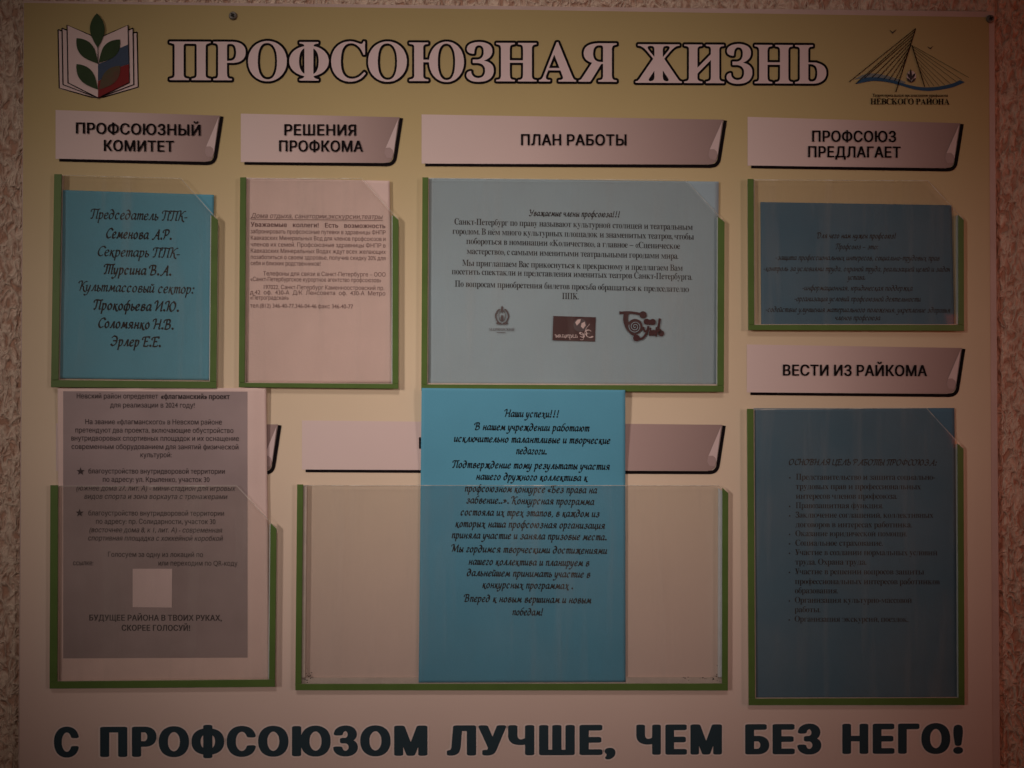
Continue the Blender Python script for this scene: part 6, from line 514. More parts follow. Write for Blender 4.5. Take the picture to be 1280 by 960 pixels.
def nib_glyph(ch, w, th, u=0.0385):
    V, F = [], []
    ca = math.radians(42)
    lo, hi = 1e9, -1e9
    for st in SC[ch].split('|'):
        P = [tuple(float(v) for v in p.split(',')) for p in st.split()]
        if len(P) == 2 and abs(P[0][0] - P[1][0]) < .3 and abs(P[0][1] - P[1][1]) < .3:     # a dot
            k = len(V)
            cx, cy = (P[0][0] + P[0][1] * .17 + .5) * u, (P[0][1] + .9) * u
            V += [(cx + w * .62 * math.cos(q * math.pi / 4), cy + w * .62 * math.sin(q * math.pi / 4)) for q in range(8)]
            F += [(k, k + q, k + q + 1) for q in range(1, 7)]
            continue
        C_ = spline(P, 5) if len(P) > 2 else [P[0], ((P[0][0] + P[1][0]) / 2, (P[0][1] + P[1][1]) / 2), P[1]]
        C_ = [((x + y * 0.17) * u, y * u) for x, y in C_]
        n = len(C_)
        L, R = [], []
        for i, (x, y) in enumerate(C_):
            a = C_[max(0, i - 1)]; b = C_[min(n - 1, i + 1)]
            d = math.atan2(b[1] - a[1], b[0] - a[0]) + math.pi / 2
            h = math.hypot(w / 2 * math.cos(d - ca), th / 2 * math.sin(d - ca))
            ex = 0
            if i in (0, n - 1):
                ex = (-1 if i == 0 else 1) * h * 0.45
            tx, ty = math.cos(d - math.pi / 2) * ex, math.sin(d - math.pi / 2) * ex
            L.append((x + tx + math.cos(d) * h, y + ty + math.sin(d) * h)); R.append((x + tx - math.cos(d) * h, y + ty - math.sin(d) * h))
        k = len(V)
        V += L + R
        F += [(k + i, k + n + i, k + n + i + 1, k + i + 1) for i in range(n - 1)]
    body = [p[0] for p in V if -0.02 < p[1] < 0.40] if ch.isalpha() else [p[0] for p in V]
    lo = min(body); hi = max(body)
    V = [(x - lo, y) for x, y in V]
    adv = (hi - lo) + (0.0 if ch.islower() else 0.03) + (0.012 if ch in '.,:!-–«»оОсСдбвзэр' else 0)
    return adv, V, F


GC = {}


def glyph(st, ch):
    k = (st, ch)
    if k not in GC and st in 'CD':
        GC[k] = nib_glyph(ch, *((0.104, 0.038) if st == 'C' else (0.134, 0.052)))
    if k not in GC:
        adv, cs = FONT[st][ch][0], FONT[st][ch][1:]
        cs = [[(c[i] / 1000, c[i + 1] / 1000) for i in range(0, len(c), 2)] for c in cs]

        def area(c): return sum(c[i - 1][0] * c[i][1] - c[i][0] * c[i - 1][1] for i in range(len(c)))

        def inside(p, c):
            r = False
            for i in range(len(c)):
                a, b = c[i - 1], c[i]
                if (a[1] > p[1]) != (b[1] > p[1]) and p[0] < (b[0] - a[0]) * (p[1] - a[1]) / (b[1] - a[1]) + a[0]: r = not r
            return r
        big = sorted(cs, key=lambda c: -abs(area(c)))
        groups = []
        for c in big:
            depth = [g for g in groups if inside(c[0], g[0])]
            if depth and not any(inside(c[0], h) for h in depth[-1][1:]): depth[-1].append(c)
            else: groups.append([c])
        V, F = [], []
        for g in groups:
            flat = [p for c in g for p in c]
            tr = tessellate_polygon([[Vector((x, y, 0)) for x, y in c] for c in g])
            n = len(V)
            for t in tr:
                a, b, c = (flat[i] for i in t)
                s = (b[0] - a[0]) * (c[1] - a[1]) - (b[1] - a[1]) * (c[0] - a[0])
                F.append((t[0] + n, t[1] + n, t[2] + n) if s > 0 else (t[0] + n, t[2] + n, t[1] + n))
            V += flat
        GC[k] = (adv / 1000, V, F)
    return GC[k]


def text_px(st, txt, x0, x1, yb, em, slope=0.0, zf=None, shear=0.0, justify=False, indent=0, mirror=False, exact=None):
    """one line of lettering between photo columns x0 and x1, baseline yb at x0; zf(x,y board)->z"""
    sp = {'T': .26, 'O': .26, 'K': .30, 'L': .30, 'B': .26, 'R': .26, 'S': .24, 'C': .21, 'D': .21}[st]
    pen = 0; words = []; pos = []
    for ch in txt:
        if ch == ' ':
            pen += sp; words.append(pen); continue
        a, V, F = glyph(st, ch)
        pos.append((ch, pen, len(words))); pen += a
    w = pen
    ns = len(words)
    if justify:
        kx = min(0.97, (x1 - x0) / (w * em)); extra = ((x1 - x0) - w * em * kx) / max(1, ns)
    else:
        kx = (x1 - x0) / (w * em); extra = 0
    VV, FF = [], []
    for ch, px, nw in pos:
        a, V, F = glyph(st, ch)
        n = len(VV)
        for x, y in V:
            X = x0 + (px + x + y * shear) * em * kx + extra * nw
            if mirror: X = x0 + x1 - X
            Y = yb + slope * (X - x0) - y * em
            VV.append(zf(X, Y) if zf else U(X, Y, 0.0))
        FF += [tuple(i + n for i in (f if not mirror else f[::-1])) for f in F]
    return VV, FF


# ------------------------------------------------------------------ materials
def mat(name, color, rough=0.6, spec=0.3, metal=0.0, noise_amt=0.0, noise_scale=60, bump=0.0, bump_scale=300, coat=0.0, color2=None):
    m = bpy.data.materials.new(name)
    m.use_nodes = True
    nt = m.node_tree
    b = nt.nodes['Principled BSDF']
    b.inputs['Base Color'].default_value = (*color, 1)
    b.inputs['Roughness'].default_value = rough
    b.inputs['Specular IOR Level'].default_value = spec
    b.inputs['Metallic'].default_value = metal
    b.inputs['Coat Weight'].default_value = coat
    tc = nt.nodes.new('ShaderNodeTexCoord')
    if noise_amt or color2:
        n = nt.nodes.new('ShaderNodeTexNoise')
        n.inputs['Scale'].default_value = noise_scale
        n.inputs['Detail'].default_value = 5
        nt.links.new(tc.outputs['Object'], n.inputs['Vector'])
        mx = nt.nodes.new('ShaderNodeMix'); mx.data_type = 'RGBA'
        c2 = color2 or tuple(max(0, c * (1 - noise_amt)) for c in color)
        mx.inputs['A'].default_value = (*color, 1)
        mx.inputs['B'].default_value = (*c2, 1)
        mr = nt.nodes.new('ShaderNodeMapRange')
        mr.inputs['From Min'].default_value = 0.35; mr.inputs['From Max'].default_value = 0.65
        nt.links.new(n.outputs['Fac'], mr.inputs['Value'])
        nt.links.new(mr.outputs['Result'], mx.inputs['Factor'])
        nt.links.new(mx.outputs['Result'], b.inputs['Base Color'])
    if bump:
        n = nt.nodes.new('ShaderNodeTexNoise')
        n.inputs['Scale'].default_value = bump_scale
        n.inputs['Detail'].default_value = 4
        nt.links.new(tc.outputs['Object'], n.inputs['Vector'])
        bp = nt.nodes.new('ShaderNodeBump')
        bp.inputs['Strength'].default_value = bump
        bp.inputs['Distance'].default_value = 0.001
        nt.links.new(n.outputs['Fac'], bp.inputs['Height'])
        nt.links.new(bp.outputs['Normal'], b.inputs['Normal'])
    return m


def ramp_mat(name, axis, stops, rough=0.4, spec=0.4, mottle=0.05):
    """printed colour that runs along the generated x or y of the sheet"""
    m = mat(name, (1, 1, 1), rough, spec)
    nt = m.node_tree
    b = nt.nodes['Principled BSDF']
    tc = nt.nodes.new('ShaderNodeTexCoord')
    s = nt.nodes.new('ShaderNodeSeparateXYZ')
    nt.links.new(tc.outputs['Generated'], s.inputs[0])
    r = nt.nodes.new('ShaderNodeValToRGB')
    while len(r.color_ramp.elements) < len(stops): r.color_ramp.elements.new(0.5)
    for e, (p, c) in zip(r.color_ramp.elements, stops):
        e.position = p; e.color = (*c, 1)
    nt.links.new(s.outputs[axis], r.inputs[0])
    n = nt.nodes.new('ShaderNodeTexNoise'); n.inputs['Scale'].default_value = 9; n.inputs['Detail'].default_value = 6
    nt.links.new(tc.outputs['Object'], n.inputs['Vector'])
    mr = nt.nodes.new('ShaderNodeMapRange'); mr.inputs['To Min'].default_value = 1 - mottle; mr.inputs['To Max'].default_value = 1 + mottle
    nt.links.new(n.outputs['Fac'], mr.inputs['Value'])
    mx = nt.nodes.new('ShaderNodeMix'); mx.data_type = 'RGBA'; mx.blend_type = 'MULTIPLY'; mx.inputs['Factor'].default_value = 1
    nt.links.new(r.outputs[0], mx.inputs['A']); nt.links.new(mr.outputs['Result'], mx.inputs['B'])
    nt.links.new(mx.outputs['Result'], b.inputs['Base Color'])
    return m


def plastic(name, tint, haze=0.03, haze_col=(0.7, 0.65, 0.6)):
    m = bpy.data.materials.new(name)
    m.use_nodes = True
    nt = m.node_tree
    nt.nodes.clear()
    out = nt.nodes.new('ShaderNodeOutputMaterial')
    tr = nt.nodes.new('ShaderNodeBsdfTransparent'); tr.inputs[0].default_value = (*tint, 1)
    gl = nt.nodes.new('ShaderNodeBsdfGlossy'); gl.inputs['Roughness'].default_value = 0.04
    df = nt.nodes.new('ShaderNodeBsdfDiffuse'); df.inputs[0].default_value = (*haze_col, 1)
    fr = nt.nodes.new('ShaderNodeFresnel'); fr.inputs[0].default_value = 1.49
    geo = nt.nodes.new('ShaderNodeNewGeometry')          # only the outer faces reflect
    inv = nt.nodes.new('ShaderNodeMath'); inv.operation = 'SUBTRACT'; inv.inputs[0].default_value = 1
    nt.links.new(geo.outputs['Backfacing'], inv.inputs[1])
    fm = nt.nodes.new('ShaderNodeMath'); fm.operation = 'MULTIPLY'
    nt.links.new(fr.outputs[0], fm.inputs[0]); nt.links.new(inv.outputs[0], fm.inputs[1])
    m1 = nt.nodes.new('ShaderNodeMixShader'); m2 = nt.nodes.new('ShaderNodeMixShader')
    tc = nt.nodes.new('ShaderNodeTexCoord')
    n = nt.nodes.new('ShaderNodeTexNoise'); n.inputs['Scale'].default_value = 14; n.inputs['Detail'].default_value = 7
    nt.links.new(tc.outputs['Object'], n.inputs['Vector'])
    mr = nt.nodes.new('ShaderNodeMapRange'); mr.inputs['From Min'].default_value = 0.3; mr.inputs['From Max'].default_value = 0.75
    mr.inputs['To Min'].default_value = haze * 0.5; mr.inputs['To Max'].default_value = haze * 1.6
    nt.links.new(n.outputs['Fac'], mr.inputs['Value'])
    # faint streaks painting in reflections as well as scratches, mostly up and down
    mp = nt.nodes.new('ShaderNodeMapping'); mp.inputs['Scale'].default_value = (55, 4, 1); mp.inputs['Rotation'].default_value = (0, 0, 0.12)
    nt.links.new(tc.outputs['Object'], mp.inputs['Vector'])
    n4 = nt.nodes.new('ShaderNodeTexNoise'); n4.inputs['Scale'].default_value = 1; n4.inputs['Detail'].default_value = 4
    nt.links.new(mp.outputs['Vector'], n4.inputs['Vector'])
    m4 = nt.nodes.new('ShaderNodeMapRange'); m4.inputs['From Min'].default_value = 0.52; m4.inputs['From Max'].default_value = 0.78
    m4.inputs['To Min'].default_value = 0.0; m4.inputs['To Max'].default_value = haze * 2.2
    nt.links.new(n4.outputs['Fac'], m4.inputs['Value'])
    ah = nt.nodes.new('ShaderNodeMath'); ah.operation = 'ADD'
    nt.links.new(mr.outputs['Result'], ah.inputs[0]); nt.links.new(m4.outputs['Result'], ah.inputs[1])
    # slow waviness of the sheet
    n2 = nt.nodes.new('ShaderNodeTexNoise'); n2.inputs['Scale'].default_value = 7; n2.inputs['Detail'].default_value = 1
    nt.links.new(tc.outputs['Object'], n2.inputs['Vector'])
    bp = nt.nodes.new('ShaderNodeBump'); bp.inputs['Strength'].default_value = 0.2; bp.inputs['Distance'].default_value = 0.01
    nt.links.new(n2.outputs['Fac'], bp.inputs['Height']); nt.links.new(bp.outputs['Normal'], gl.inputs['Normal'])
    nt.links.new(ah.outputs[0], m1.inputs[0])
    nt.links.new(tr.outputs[0], m1.inputs[1]); nt.links.new(df.outputs[0], m1.inputs[2])
    nt.links.new(fm.outputs[0], m2.inputs[0])
    nt.links.new(m1.outputs[0], m2.inputs[1]); nt.links.new(gl.outputs[0], m2.inputs[2])
    nt.links.new(m2.outputs[0], out.inputs[0])
    return m


M = {}
M['backing'] = mat('white_pvc', (0.72, 0.54, 0.49), 0.5, 0.3, noise_amt=0.1, noise_scale=20)
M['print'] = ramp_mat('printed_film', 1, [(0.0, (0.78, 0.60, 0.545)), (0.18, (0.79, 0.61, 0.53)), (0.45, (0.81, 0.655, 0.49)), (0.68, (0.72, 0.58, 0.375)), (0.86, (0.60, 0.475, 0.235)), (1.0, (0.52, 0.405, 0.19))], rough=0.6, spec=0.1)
M['header'] = ramp_mat('header_print', 0, [(0.0, (0.79, 0.63, 0.60)), (0.35, (0.74, 0.57, 0.54)), (0.8, (0.47, 0.335, 0.315)), (1.0, (0.36, 0.25, 0.235))], rough=0.55, spec=0.2, mottle=0.04)
M['curl'] = mat('curl_print', (0.72, 0.56, 0.55), 0.5)
M['lobe'] = mat('curl_lobe_print', (0.45, 0.32, 0.31), 0.5)
M['ink'] = mat('black_ink', (0.010, 0.007, 0.008), 0.9, 0.08)
M['ink_soft'] = mat('grey_print_ink', (0.06, 0.042, 0.045), 0.6, 0.2)
M['ink_card'] = mat('printer_ink', (0.008, 0.009, 0.012), 0.7, 0.2)
M['ink_faint'] = mat('faded_printer_ink', (0.016, 0.014, 0.017), 0.7, 0.2)
M['ink_brown'] = mat('brownish_printer_ink', (0.20, 0.10, 0.095), 0.6, 0.2)
M['title'] = mat('title_white_ink', (0.80, 0.62, 0.62), 0.5)
M['slogan'] = mat('slogan_navy_ink', (0.034, 0.058, 0.074), 0.8, 0.1)
M['slogan_halo'] = mat('slogan_halo_ink', (0.86, 0.70, 0.65), 0.45)
M['green'] = mat('green_edging', (0.11, 0.185, 0.045), 0.4, 0.35, noise_amt=0.12, noise_scale=40)
M['spacer'] = mat('foam_tape', (0.72, 0.60, 0.52), 0.8, 0.2, noise_amt=0.12, noise_scale=90)
M['spacer_pale'] = mat('pale_foam_tape', (0.74, 0.80, 0.82), 0.8, 0.2, noise_amt=0.08, noise_scale=90)
M['cover'] = plastic('clear_acrylic', (0.975, 0.97, 0.96), 0.026)
M['cover_dull'] = plastic('dull_acrylic', (0.945, 0.945, 0.945), 0.022)
M['edge'] = plastic('acrylic_glint', (0.94, 0.94, 0.92), 0.34, (0.85, 0.82, 0.74))  # pale haze colour that paints the glint on cut edges
M['paper_white'] = mat('white_paper', (0.82, 0.62, 0.57), 0.75, 0.2, noise_amt=0.05, noise_scale=25, bump=0.15, bump_scale=500)
M['print_grey'] = mat('grey_toner', (0.40, 0.31, 0.31), 0.6, 0.25, noise_amt=0.16, noise_scale=14)
M['blue_card'] = mat('turquoise_paper', (0.13, 0.40, 0.54), 0.75, 0.2, noise_amt=0.07, noise_scale=11, bump=0.12, bump_scale=600)
M['blue_grey'] = mat('pale_blue_paper', (0.37, 0.49, 0.56), 0.75, 0.2, noise_amt=0.07, noise_scale=11, bump=0.12, bump_scale=600)
M['blue_dark'] = mat('blue_paper', (0.085, 0.18, 0.26), 0.75, 0.2, noise_amt=0.07, noise_scale=11, bump=0.12, bump_scale=600)
M['blue_sheet'] = mat('bright_blue_paper', (0.115, 0.38, 0.54), 0.75, 0.2, noise_amt=0.07, noise_scale=11, bump=0.12, bump_scale=600)
M['screw'] = mat('steel', (0.22, 0.20, 0.18), 0.55, 0.5, metal=0.7)
M['dark_recess'] = mat('screw_recess', (0.02, 0.018, 0.015), 0.7)
M['leaf'] = mat('leaf_green_ink', (0.030, 0.060, 0.018), 0.7, noise_amt=0.15, noise_scale=60)
M['leaf_mix'] = mat('leaf_brown_green_ink', (0.085, 0.075, 0.035), 0.45, color2=(0.13, 0.05, 0.03), noise_scale=70)
M['flag_blue'] = mat('flag_blue_ink', (0.05, 0.075, 0.13), 0.7)
M['flag_red'] = mat('flag_red_ink', (0.22, 0.012, 0.012), 0.7)
M['page'] = mat('page_white_ink', (0.78, 0.60, 0.58), 0.5)
M['water'] = mat('water_blue_ink', (0.035, 0.10, 0.20), 0.45)
M['water_pale'] = mat('pale_blue_ink', (0.24, 0.26, 0.26), 0.45)
M['maroon'] = mat('maroon_ink', (0.062, 0.018, 0.022), 0.55, 0.2)
M['grey_logo'] = mat('grey_brown_ink', (0.10, 0.075, 0.085), 0.55, 0.2)
M['dirt'] = mat('dirt', (0.03, 0.025, 0.02), 0.9)


# ------------------------------------------------------------------ wall
def wall_mat():
    m = mat('rough_plaster', (0.5, 0.35, 0.27), 0.9, 0.15)
    nt = m.node_tree
    b = nt.nodes['Principled BSDF']
    tc = nt.nodes.new('ShaderNodeTexCoord')
    n1 = nt.nodes.new('ShaderNodeTexNoise'); n1.inputs['Scale'].default_value = 92; n1.inputs['Detail'].default_value = 4; n1.inputs['Roughness'].default_value = 0.5; n1.inputs['Distortion'].default_value = 0.5
    n3 = nt.nodes.new('ShaderNodeTexNoise'); n3.inputs['Scale'].default_value = 30; n3.inputs['Detail'].default_value = 4
    for n in (n1, n3): nt.links.new(tc.outputs['Object'], n.inputs['Vector'])
    mp = nt.nodes.new('ShaderNodeMapping'); mp.inputs['Scale'].default_value = (1.35, 0.75, 1); mp.inputs['Rotation'].default_value = (0, 0, -0.25)
    nt.links.new(tc.outputs['Object'], mp.inputs['Vector'])
    for n in (n1, n3): nt.links.new(mp.outputs['Vector'], n.inputs['Vector'])
    # fibres of the plaster: crests painted pale like highlights where the noise crosses its middle
    sb = nt.nodes.new('ShaderNodeMath'); sb.operation = 'SUBTRACT'; sb.inputs[1].default_value = 0.5
    ab = nt.nodes.new('ShaderNodeMath'); ab.operation = 'ABSOLUTE'
    mv = nt.nodes.new('ShaderNodeMapRange'); mv.inputs['From Min'].default_value = 0.0; mv.inputs['From Max'].default_value = 0.16
    mv.inputs['To Min'].default_value = 1.0; mv.inputs['To Max'].default_value = 0.0
    nt.links.new(n1.outputs['Fac'], sb.inputs[0]); nt.links.new(sb.outputs[0], ab.inputs[0]); nt.links.new(ab.outputs[0], mv.inputs['Value'])
    r = nt.nodes.new('ShaderNodeValToRGB')
    r.color_ramp.elements[0].position = 0.0; r.color_ramp.elements[0].color = (0.57, 0.33, 0.235, 1)
    r.color_ramp.elements[1].position = 1.0; r.color_ramp.elements[1].color = (0.95, 0.76, 0.61, 1)
    e = r.color_ramp.elements.new(0.5); e.color = (0.82, 0.58, 0.45, 1)
    nt.links.new(mv.outputs['Result'], r.inputs[0])
    nt.links.new(r.outputs[0], b.inputs['Base Color'])
    bp = nt.nodes.new('ShaderNodeBump'); bp.inputs['Strength'].default_value = 1.0; bp.inputs['Distance'].default_value = 0.0030
    ad = nt.nodes.new('ShaderNodeMath'); ad.operation = 'ADD'
    nt.links.new(mv.outputs['Result'], ad.inputs[0]); nt.links.new(n3.outputs['Fac'], ad.inputs[1])
    nt.links.new(ad.outputs[0], bp.inputs['Height'])
    nt.links.new(bp.outputs['Normal'], b.inputs['Normal'])
    return m


def build_wall():
    # fine grid with real relief where the wall shows, coarse cells behind the board
    def cuts(lo, a, b, hi, fine, far):
        xs = []
        x = lo
        while x < hi:
            xs.append(x)
            vis = (a - 0.09 < x < a + 0.03) or (b - 0.03 < x < b + 0.09)
            x += fine if vis else far
        xs.append(hi)
        return xs
    xl, xr = U(28, 480).x, U(1244, 480).x
    yt, ybm = U(640, 12).y, U(640, 990).y
    xs = cuts(-1.3, xl, xr, 1.3, 0.0016, 0.02)
    ys = []
    y = -0.9
    while y < 0.9:
        ys.append(y)
        y += 0.0022 if -0.45 < y < 0.46 else 0.02
    V = []
    for y in ys:
        for x in xs:
            h = noise.fractal(Vector((x * 190, y * 190, 3.1)), 0.9, 2.1, 3) * 0.0014 + noise.noise(Vector((x * 45, y * 45, 0))) * 0.0007
            V.append((x, y, -0.0075 + max(-0.002, min(0.002, h))))
    nx = len(xs)
    F = [(j * nx + i, j * nx + i + 1, (j + 1) * nx + i + 1, (j + 1) * nx + i) for j in range(len(ys) - 1) for i in range(nx - 1)]
    return mesh(V, F, True)


tag(link('wall', build_wall(), wall_mat()), kind='structure')

# ------------------------------------------------------------------ notice board
board = tag(empty('notice_board', U(640, 500)), 'large printed information board with white outlined title fixed to the rough wall', 'notice board')
P_TL, P_TR, P_BR, P_BL = (30, 3.5), (1236, 21.5), (1241, 1010), (24, 1012)
link('backing_panel', mesh(*prism([(29, 0.5), (1243.5, 14), (1251, 1016), (22, 1018)], -0.005, -0.0006, 0.0006)), M['backing'], board)
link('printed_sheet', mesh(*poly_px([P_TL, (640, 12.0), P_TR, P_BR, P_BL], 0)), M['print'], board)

Z1, Z2, Z3, Z4, Z5, Z6 = 0.00025, 0.0005, 0.00075, 0.0010, 0.00125, 0.0015


def flat(z): return lambda X, Y: U(X, Y, z)


# title: every word a part, its black outline behind it
for wd, xa, xb, yb, sl in (('ПРОФСОЮЗНАЯ', 210.5, 772.5, 100, .0040), ('ЖИЗНЬ', 793, 1034.5, 103.4, .0050)):
    tl = link('title_word', mesh(*text_px('T', wd, xa, xb, yb, 71, sl, flat(Z2))), M['title'], board)
    tl['label'] = 'white title word ' + wd + ' with black outline'
    link('letter_outline', mesh(*text_px('O', wd, xa, xb, yb, 71, sl, flat(Z1))), M['ink'], tl)

# slogan along the foot
for wd, xa, xb in [('С', 66, 99.5), ('ПРОФСОЮЗОМ', 122, 537), ('ЛУЧШЕ,', 557.5, 770), ('ЧЕМ', 793, 905), ('БЕЗ', 928.5, 1028), ('НЕГО!', 1050, 1206)]:
    o = link('slogan_word', mesh(*text_px('K', wd, xa, xb, 945 - (xa - 66) * .0041, 47.5, -.0041, flat(Z2))), M['slogan'], board)
    o['label'] = 'navy slogan word ' + wd
    link('letter_halo', mesh(*text_px('L', wd, xa, xb, 945 - (xa - 66) * .0041, 47.5, -.0041, flat(Z1))), M['slogan_halo'], o)


# section headers: x left, top left y, x right, top right y, bottom y left, bottom y right
def header(x0, y0, x1, y1, b0, b1, lines, label):
    r = x1 - 4.0
    e = x1 - 12.5
    pts = [(x0, y0), (r, y1), (e + 1.2, b1 - 11), (e - 1.0, b1 - 4), (e - 6, b1 - 0.6), (e - 12, b1 - 0.4), (x0, b0)]
    h = link('header_plate', mesh(*poly_px(pts, Z1)), M['header'], board)
    h['label'] = label
    ln = [(x0 + 4.5, b0 + 1.6), ((x0 + e) / 2, (b0 + b1) / 2 + 1.8), (e - 10, b1 + 1.8), (e - 2.5, b1 + 0.6), (e + 2, b1 - 4), (e + 3.8, b1 - 12), (x1 - 1.8, y1 + 1)]
    lo = [line_px([ln[0], ln[1], ln[2]] + spline(ln[2:6], 5)[1:] + [ln[6]], [3.4, 3.6, 4] + [4.4] * 15 + [4.2], Z2)]
    link('drop_line', mesh(*merge(lo)), M['ink'], h)
    link('curled_corner', mesh(*poly_px([(x1 - 5.5, y1 + 1.5), (x1 - 21.5, b1 - 19), (x1 - 16, b1 - 19.5), (x1 - 12.5, b1 - 16.5), (e + 1.0, b1 - 12)], Z3)), M['curl'], h)
    link('curl_fold', mesh(*poly_px([(x1 - 22, b1 - 18.5), (x1 - 16, b1 - 19.8), (x1 - 12, b1 - 16), (e + 0.6, b1 - 11), (e - 1, b1 - 6), (e - 8, b1 - 7), (x1 - 23, b1 - 12)], Z2)), M['lobe'], h)
    if lines:
        link('header_lettering', mesh(*merge([text_px('B', t, a, b, y, 18.6, s, flat(Z4)) for t, a, b, y, s in lines])), M['ink'], h)


header(69.5, 137.5, 279, 144.5, 198.5, 202.5, [('ПРОФСОЮЗНЫЙ', 93.5, 252, 166.6, 0.018), ('КОМИТЕТ', 128.5, 218, 188.4, 0.014)], 'header reading ПРОФСОЮЗНЫЙ КОМИТЕТ')
header(301, 142, 503.5, 146.5, 202.5, 204, [('РЕШЕНИЯ', 354, 446.5, 168.8, 0.005), ('ПРОФКОМА', 347.5, 454, 189, 0.004)], 'header reading РЕШЕНИЯ ПРОФКОМА')
header(527, 143, 908.5, 149.5, 204.5, 206, [('ПЛАН РАБОТЫ', 650, 784.5, 181.2, 0.003)], 'header reading ПЛАН РАБОТЫ')
header(934.5, 146, 1204.5, 154, 207, 210.5, [('ПРОФСОЮЗ', 1014, 1121, 176.8, 0.005), ('ПРЕДЛАГАЕТ', 1009, 1126.5, 196.2, 0.006)], 'header reading ПРОФСОЮЗ ПРЕДЛАГАЕТ')
header(933.5, 430.5, 1206.5, 435, 490.5, 492.5, [('ВЕСТИ ИЗ РАЙКОМА', 977.5, 1159, 469.3, 0.004)], 'header reading ВЕСТИ ИЗ РАЙКОМА')
header(70, 529, 351.5, 530.5, 588.5, 589.5, [], 'header mostly hidden behind the white sheet')
header(377.5, 525.5, 907, 531, 587, 589, [('Н', 522.5, 535, 560.3, 0.0)], 'blank looking header mostly hidden behind the bright blue sheet')


# emblem of an open book with a sprig
def E1(x, y): return (60 + x / 8, 10 + y / 8)


em = link('book_emblem', mesh(*merge([poly_px([E1(*p) for p in q], z) for q, z in (
    ([(95, 210), (300, 290), (500, 600), (500, 905), (430, 895), (108, 806)], 0.0002), ([(895, 235), (700, 290), (500, 600), (500, 905), (560, 895), (906, 796)], 0.0002))])), M['page'], board)
em['label'] = 'emblem of an open book with green leaves and a flag'
pg = []
ol = []
for k, (L, z) in enumerate([([(100, 215), (300, 290), (500, 600), (500, 900), (430, 890), (112, 800)], .0002), ([(890, 240), (700, 290), (500, 600), (500, 900), (560, 890), (902, 790)], .0002),
                            ([(140, 200), (300, 270), (500, 600), (500, 900), (150, 765)], .0005), ([(850, 200), (700, 270), (500, 600), (500, 900), (857, 765)], .0005),
                            ([(190, 170), (500, 303), (500, 900), (200, 748)], .0008), ([(800, 170), (500, 303), (500, 900), (812, 745)], .0008)]):
    if k > 1: pg.append(poly_px([E1(*p) for p in L], z))
    ol.append(line_px([E1(*p) for p in L + [L[0]]] if k < 4 else [E1(*p) for p in (L[1], L[0], L[3], L[2])], 1.5, z + .00012 + k * 0.00001))
link('emblem_page', mesh(*merge(pg)), M['page'], em)
link('page_outline', mesh(*merge(ol)), M['ink'], em)
Zf = 0.0011
link('flag_band', mesh(*poly_px([E1(*p) for p in [(500, 560)] + spline([(500, 560), (600, 520), (690, 420), (800, 365)], 5) + [(808, 560)] + spline([(808, 560), (720, 590), (640, 650), (500, 730)], 5)], Zf)), M['flag_blue'], em)
link('flag_band', mesh(*poly_px([E1(*p) for p in spline([(500, 732), (640, 652), (720, 592), (808, 562)], 5) + [(810, 743), (500, 896)]], Zf)), M['flag_red'], em)


def leaf(a, b, w, z, f=E1):
    a, b = Vector(a), Vector(b)
    d = b - a
    n = Vector((-d.y, d.x)).normalized()
    k = 12
    L = [a + d * (i / k) + n * w * math.sin(math.pi * (i / k) ** 0.85) for i in range(k + 1)]
    R = [a + d * (i / k) - n * w * math.sin(math.pi * (i / k) ** 0.85) for i in range(k - 1, 0, -1)]
    return poly_px([f(p.x, p.y) for p in L + R], z)


for a, b, w, mm in [((488, 52), (498, 402), 74, 'leaf'), ((285, 300), (500, 556), 74, 'leaf'), ((720, 315), (508, 548), 74, 'leaf'), ((285, 560), (500, 816), 72, 'leaf'), ((722, 578), (506, 818), 70, 'leaf_mix')]:
    link('leaf', mesh(*leaf(a, b, w, Zf + .00025)), M[mm], em)
link('stem', mesh(*line_px([E1(498, 395), E1(501, 560)], 0.9, Zf + .0003)), M['ink_soft'], em)


# bridge emblem
def E2(x, y): return (1050 + x / 7.53, 25 + y / 7.53)


be = link('bridge_emblem', mesh(*poly_px([E2(*p) for p in spline([(145, 602), (220, 548), (350, 540), (500, 566), (600, 598), (750, 630), (900, 630), (1050, 600), (1130, 566)], 4) + spline([(1178, 584), (1050, 636), (850, 667), (700, 652), (560, 612), (430, 582), (300, 574), (150, 602)], 4)], Z2)), M['water'], board)
be['label'] = 'emblem of a cable bridge over a blue wave'
link('pale_wave', mesh(*poly_px([E2(*p) for p in spline([(130, 560), (230, 512), (350, 505), (500, 540), (620, 585)], 4) + spline([(600, 598), (500, 566), (350, 540), (220, 548)], 4)], Z1)), M['water_pale'], be)
cb = [line_px([E2(712, 78), E2(524, 678)], 1.2, Z4), line_px([E2(676, 235), E2(797, 628)], 1.1, Z4)]
zz = Z3
for i, (a, b) in enumerate([((706, 85), (85, 583)), ((701, 108), (150, 598)), ((694, 140), (232, 545)), ((687, 170), (300, 542)), ((676, 205), (355, 548)), ((664, 245), (412, 556)), ((648, 290), (465, 562)), ((628, 345), (515, 572))]):
    cb.append(line_px([E2(*a), E2(*b)], 0.75, zz + i * 0.00001))
for i, (a, b) in enumerate([((678, 238), (1212, 541)), ((682, 250), (1150, 566)), ((690, 275), (1095, 580)), ((700, 305), (1040, 600)), ((712, 345), (985, 612)), ((724, 385), (935, 620)), ((738, 430), (888, 624)), ((752, 475), (842, 626))]):
    cb.append(line_px([E2(*a), E2(*b)], 0.5, zz + .0001 + i * 0.00001))
link('bridge_cables', mesh(*merge(cb)), M['ink'], be)
link('bird', mesh(*line_px([E2(468, 92), E2(495, 122), E2(532, 88)], [0.4, 2.0, 0.4], Z2)), M['ink_soft'], be)
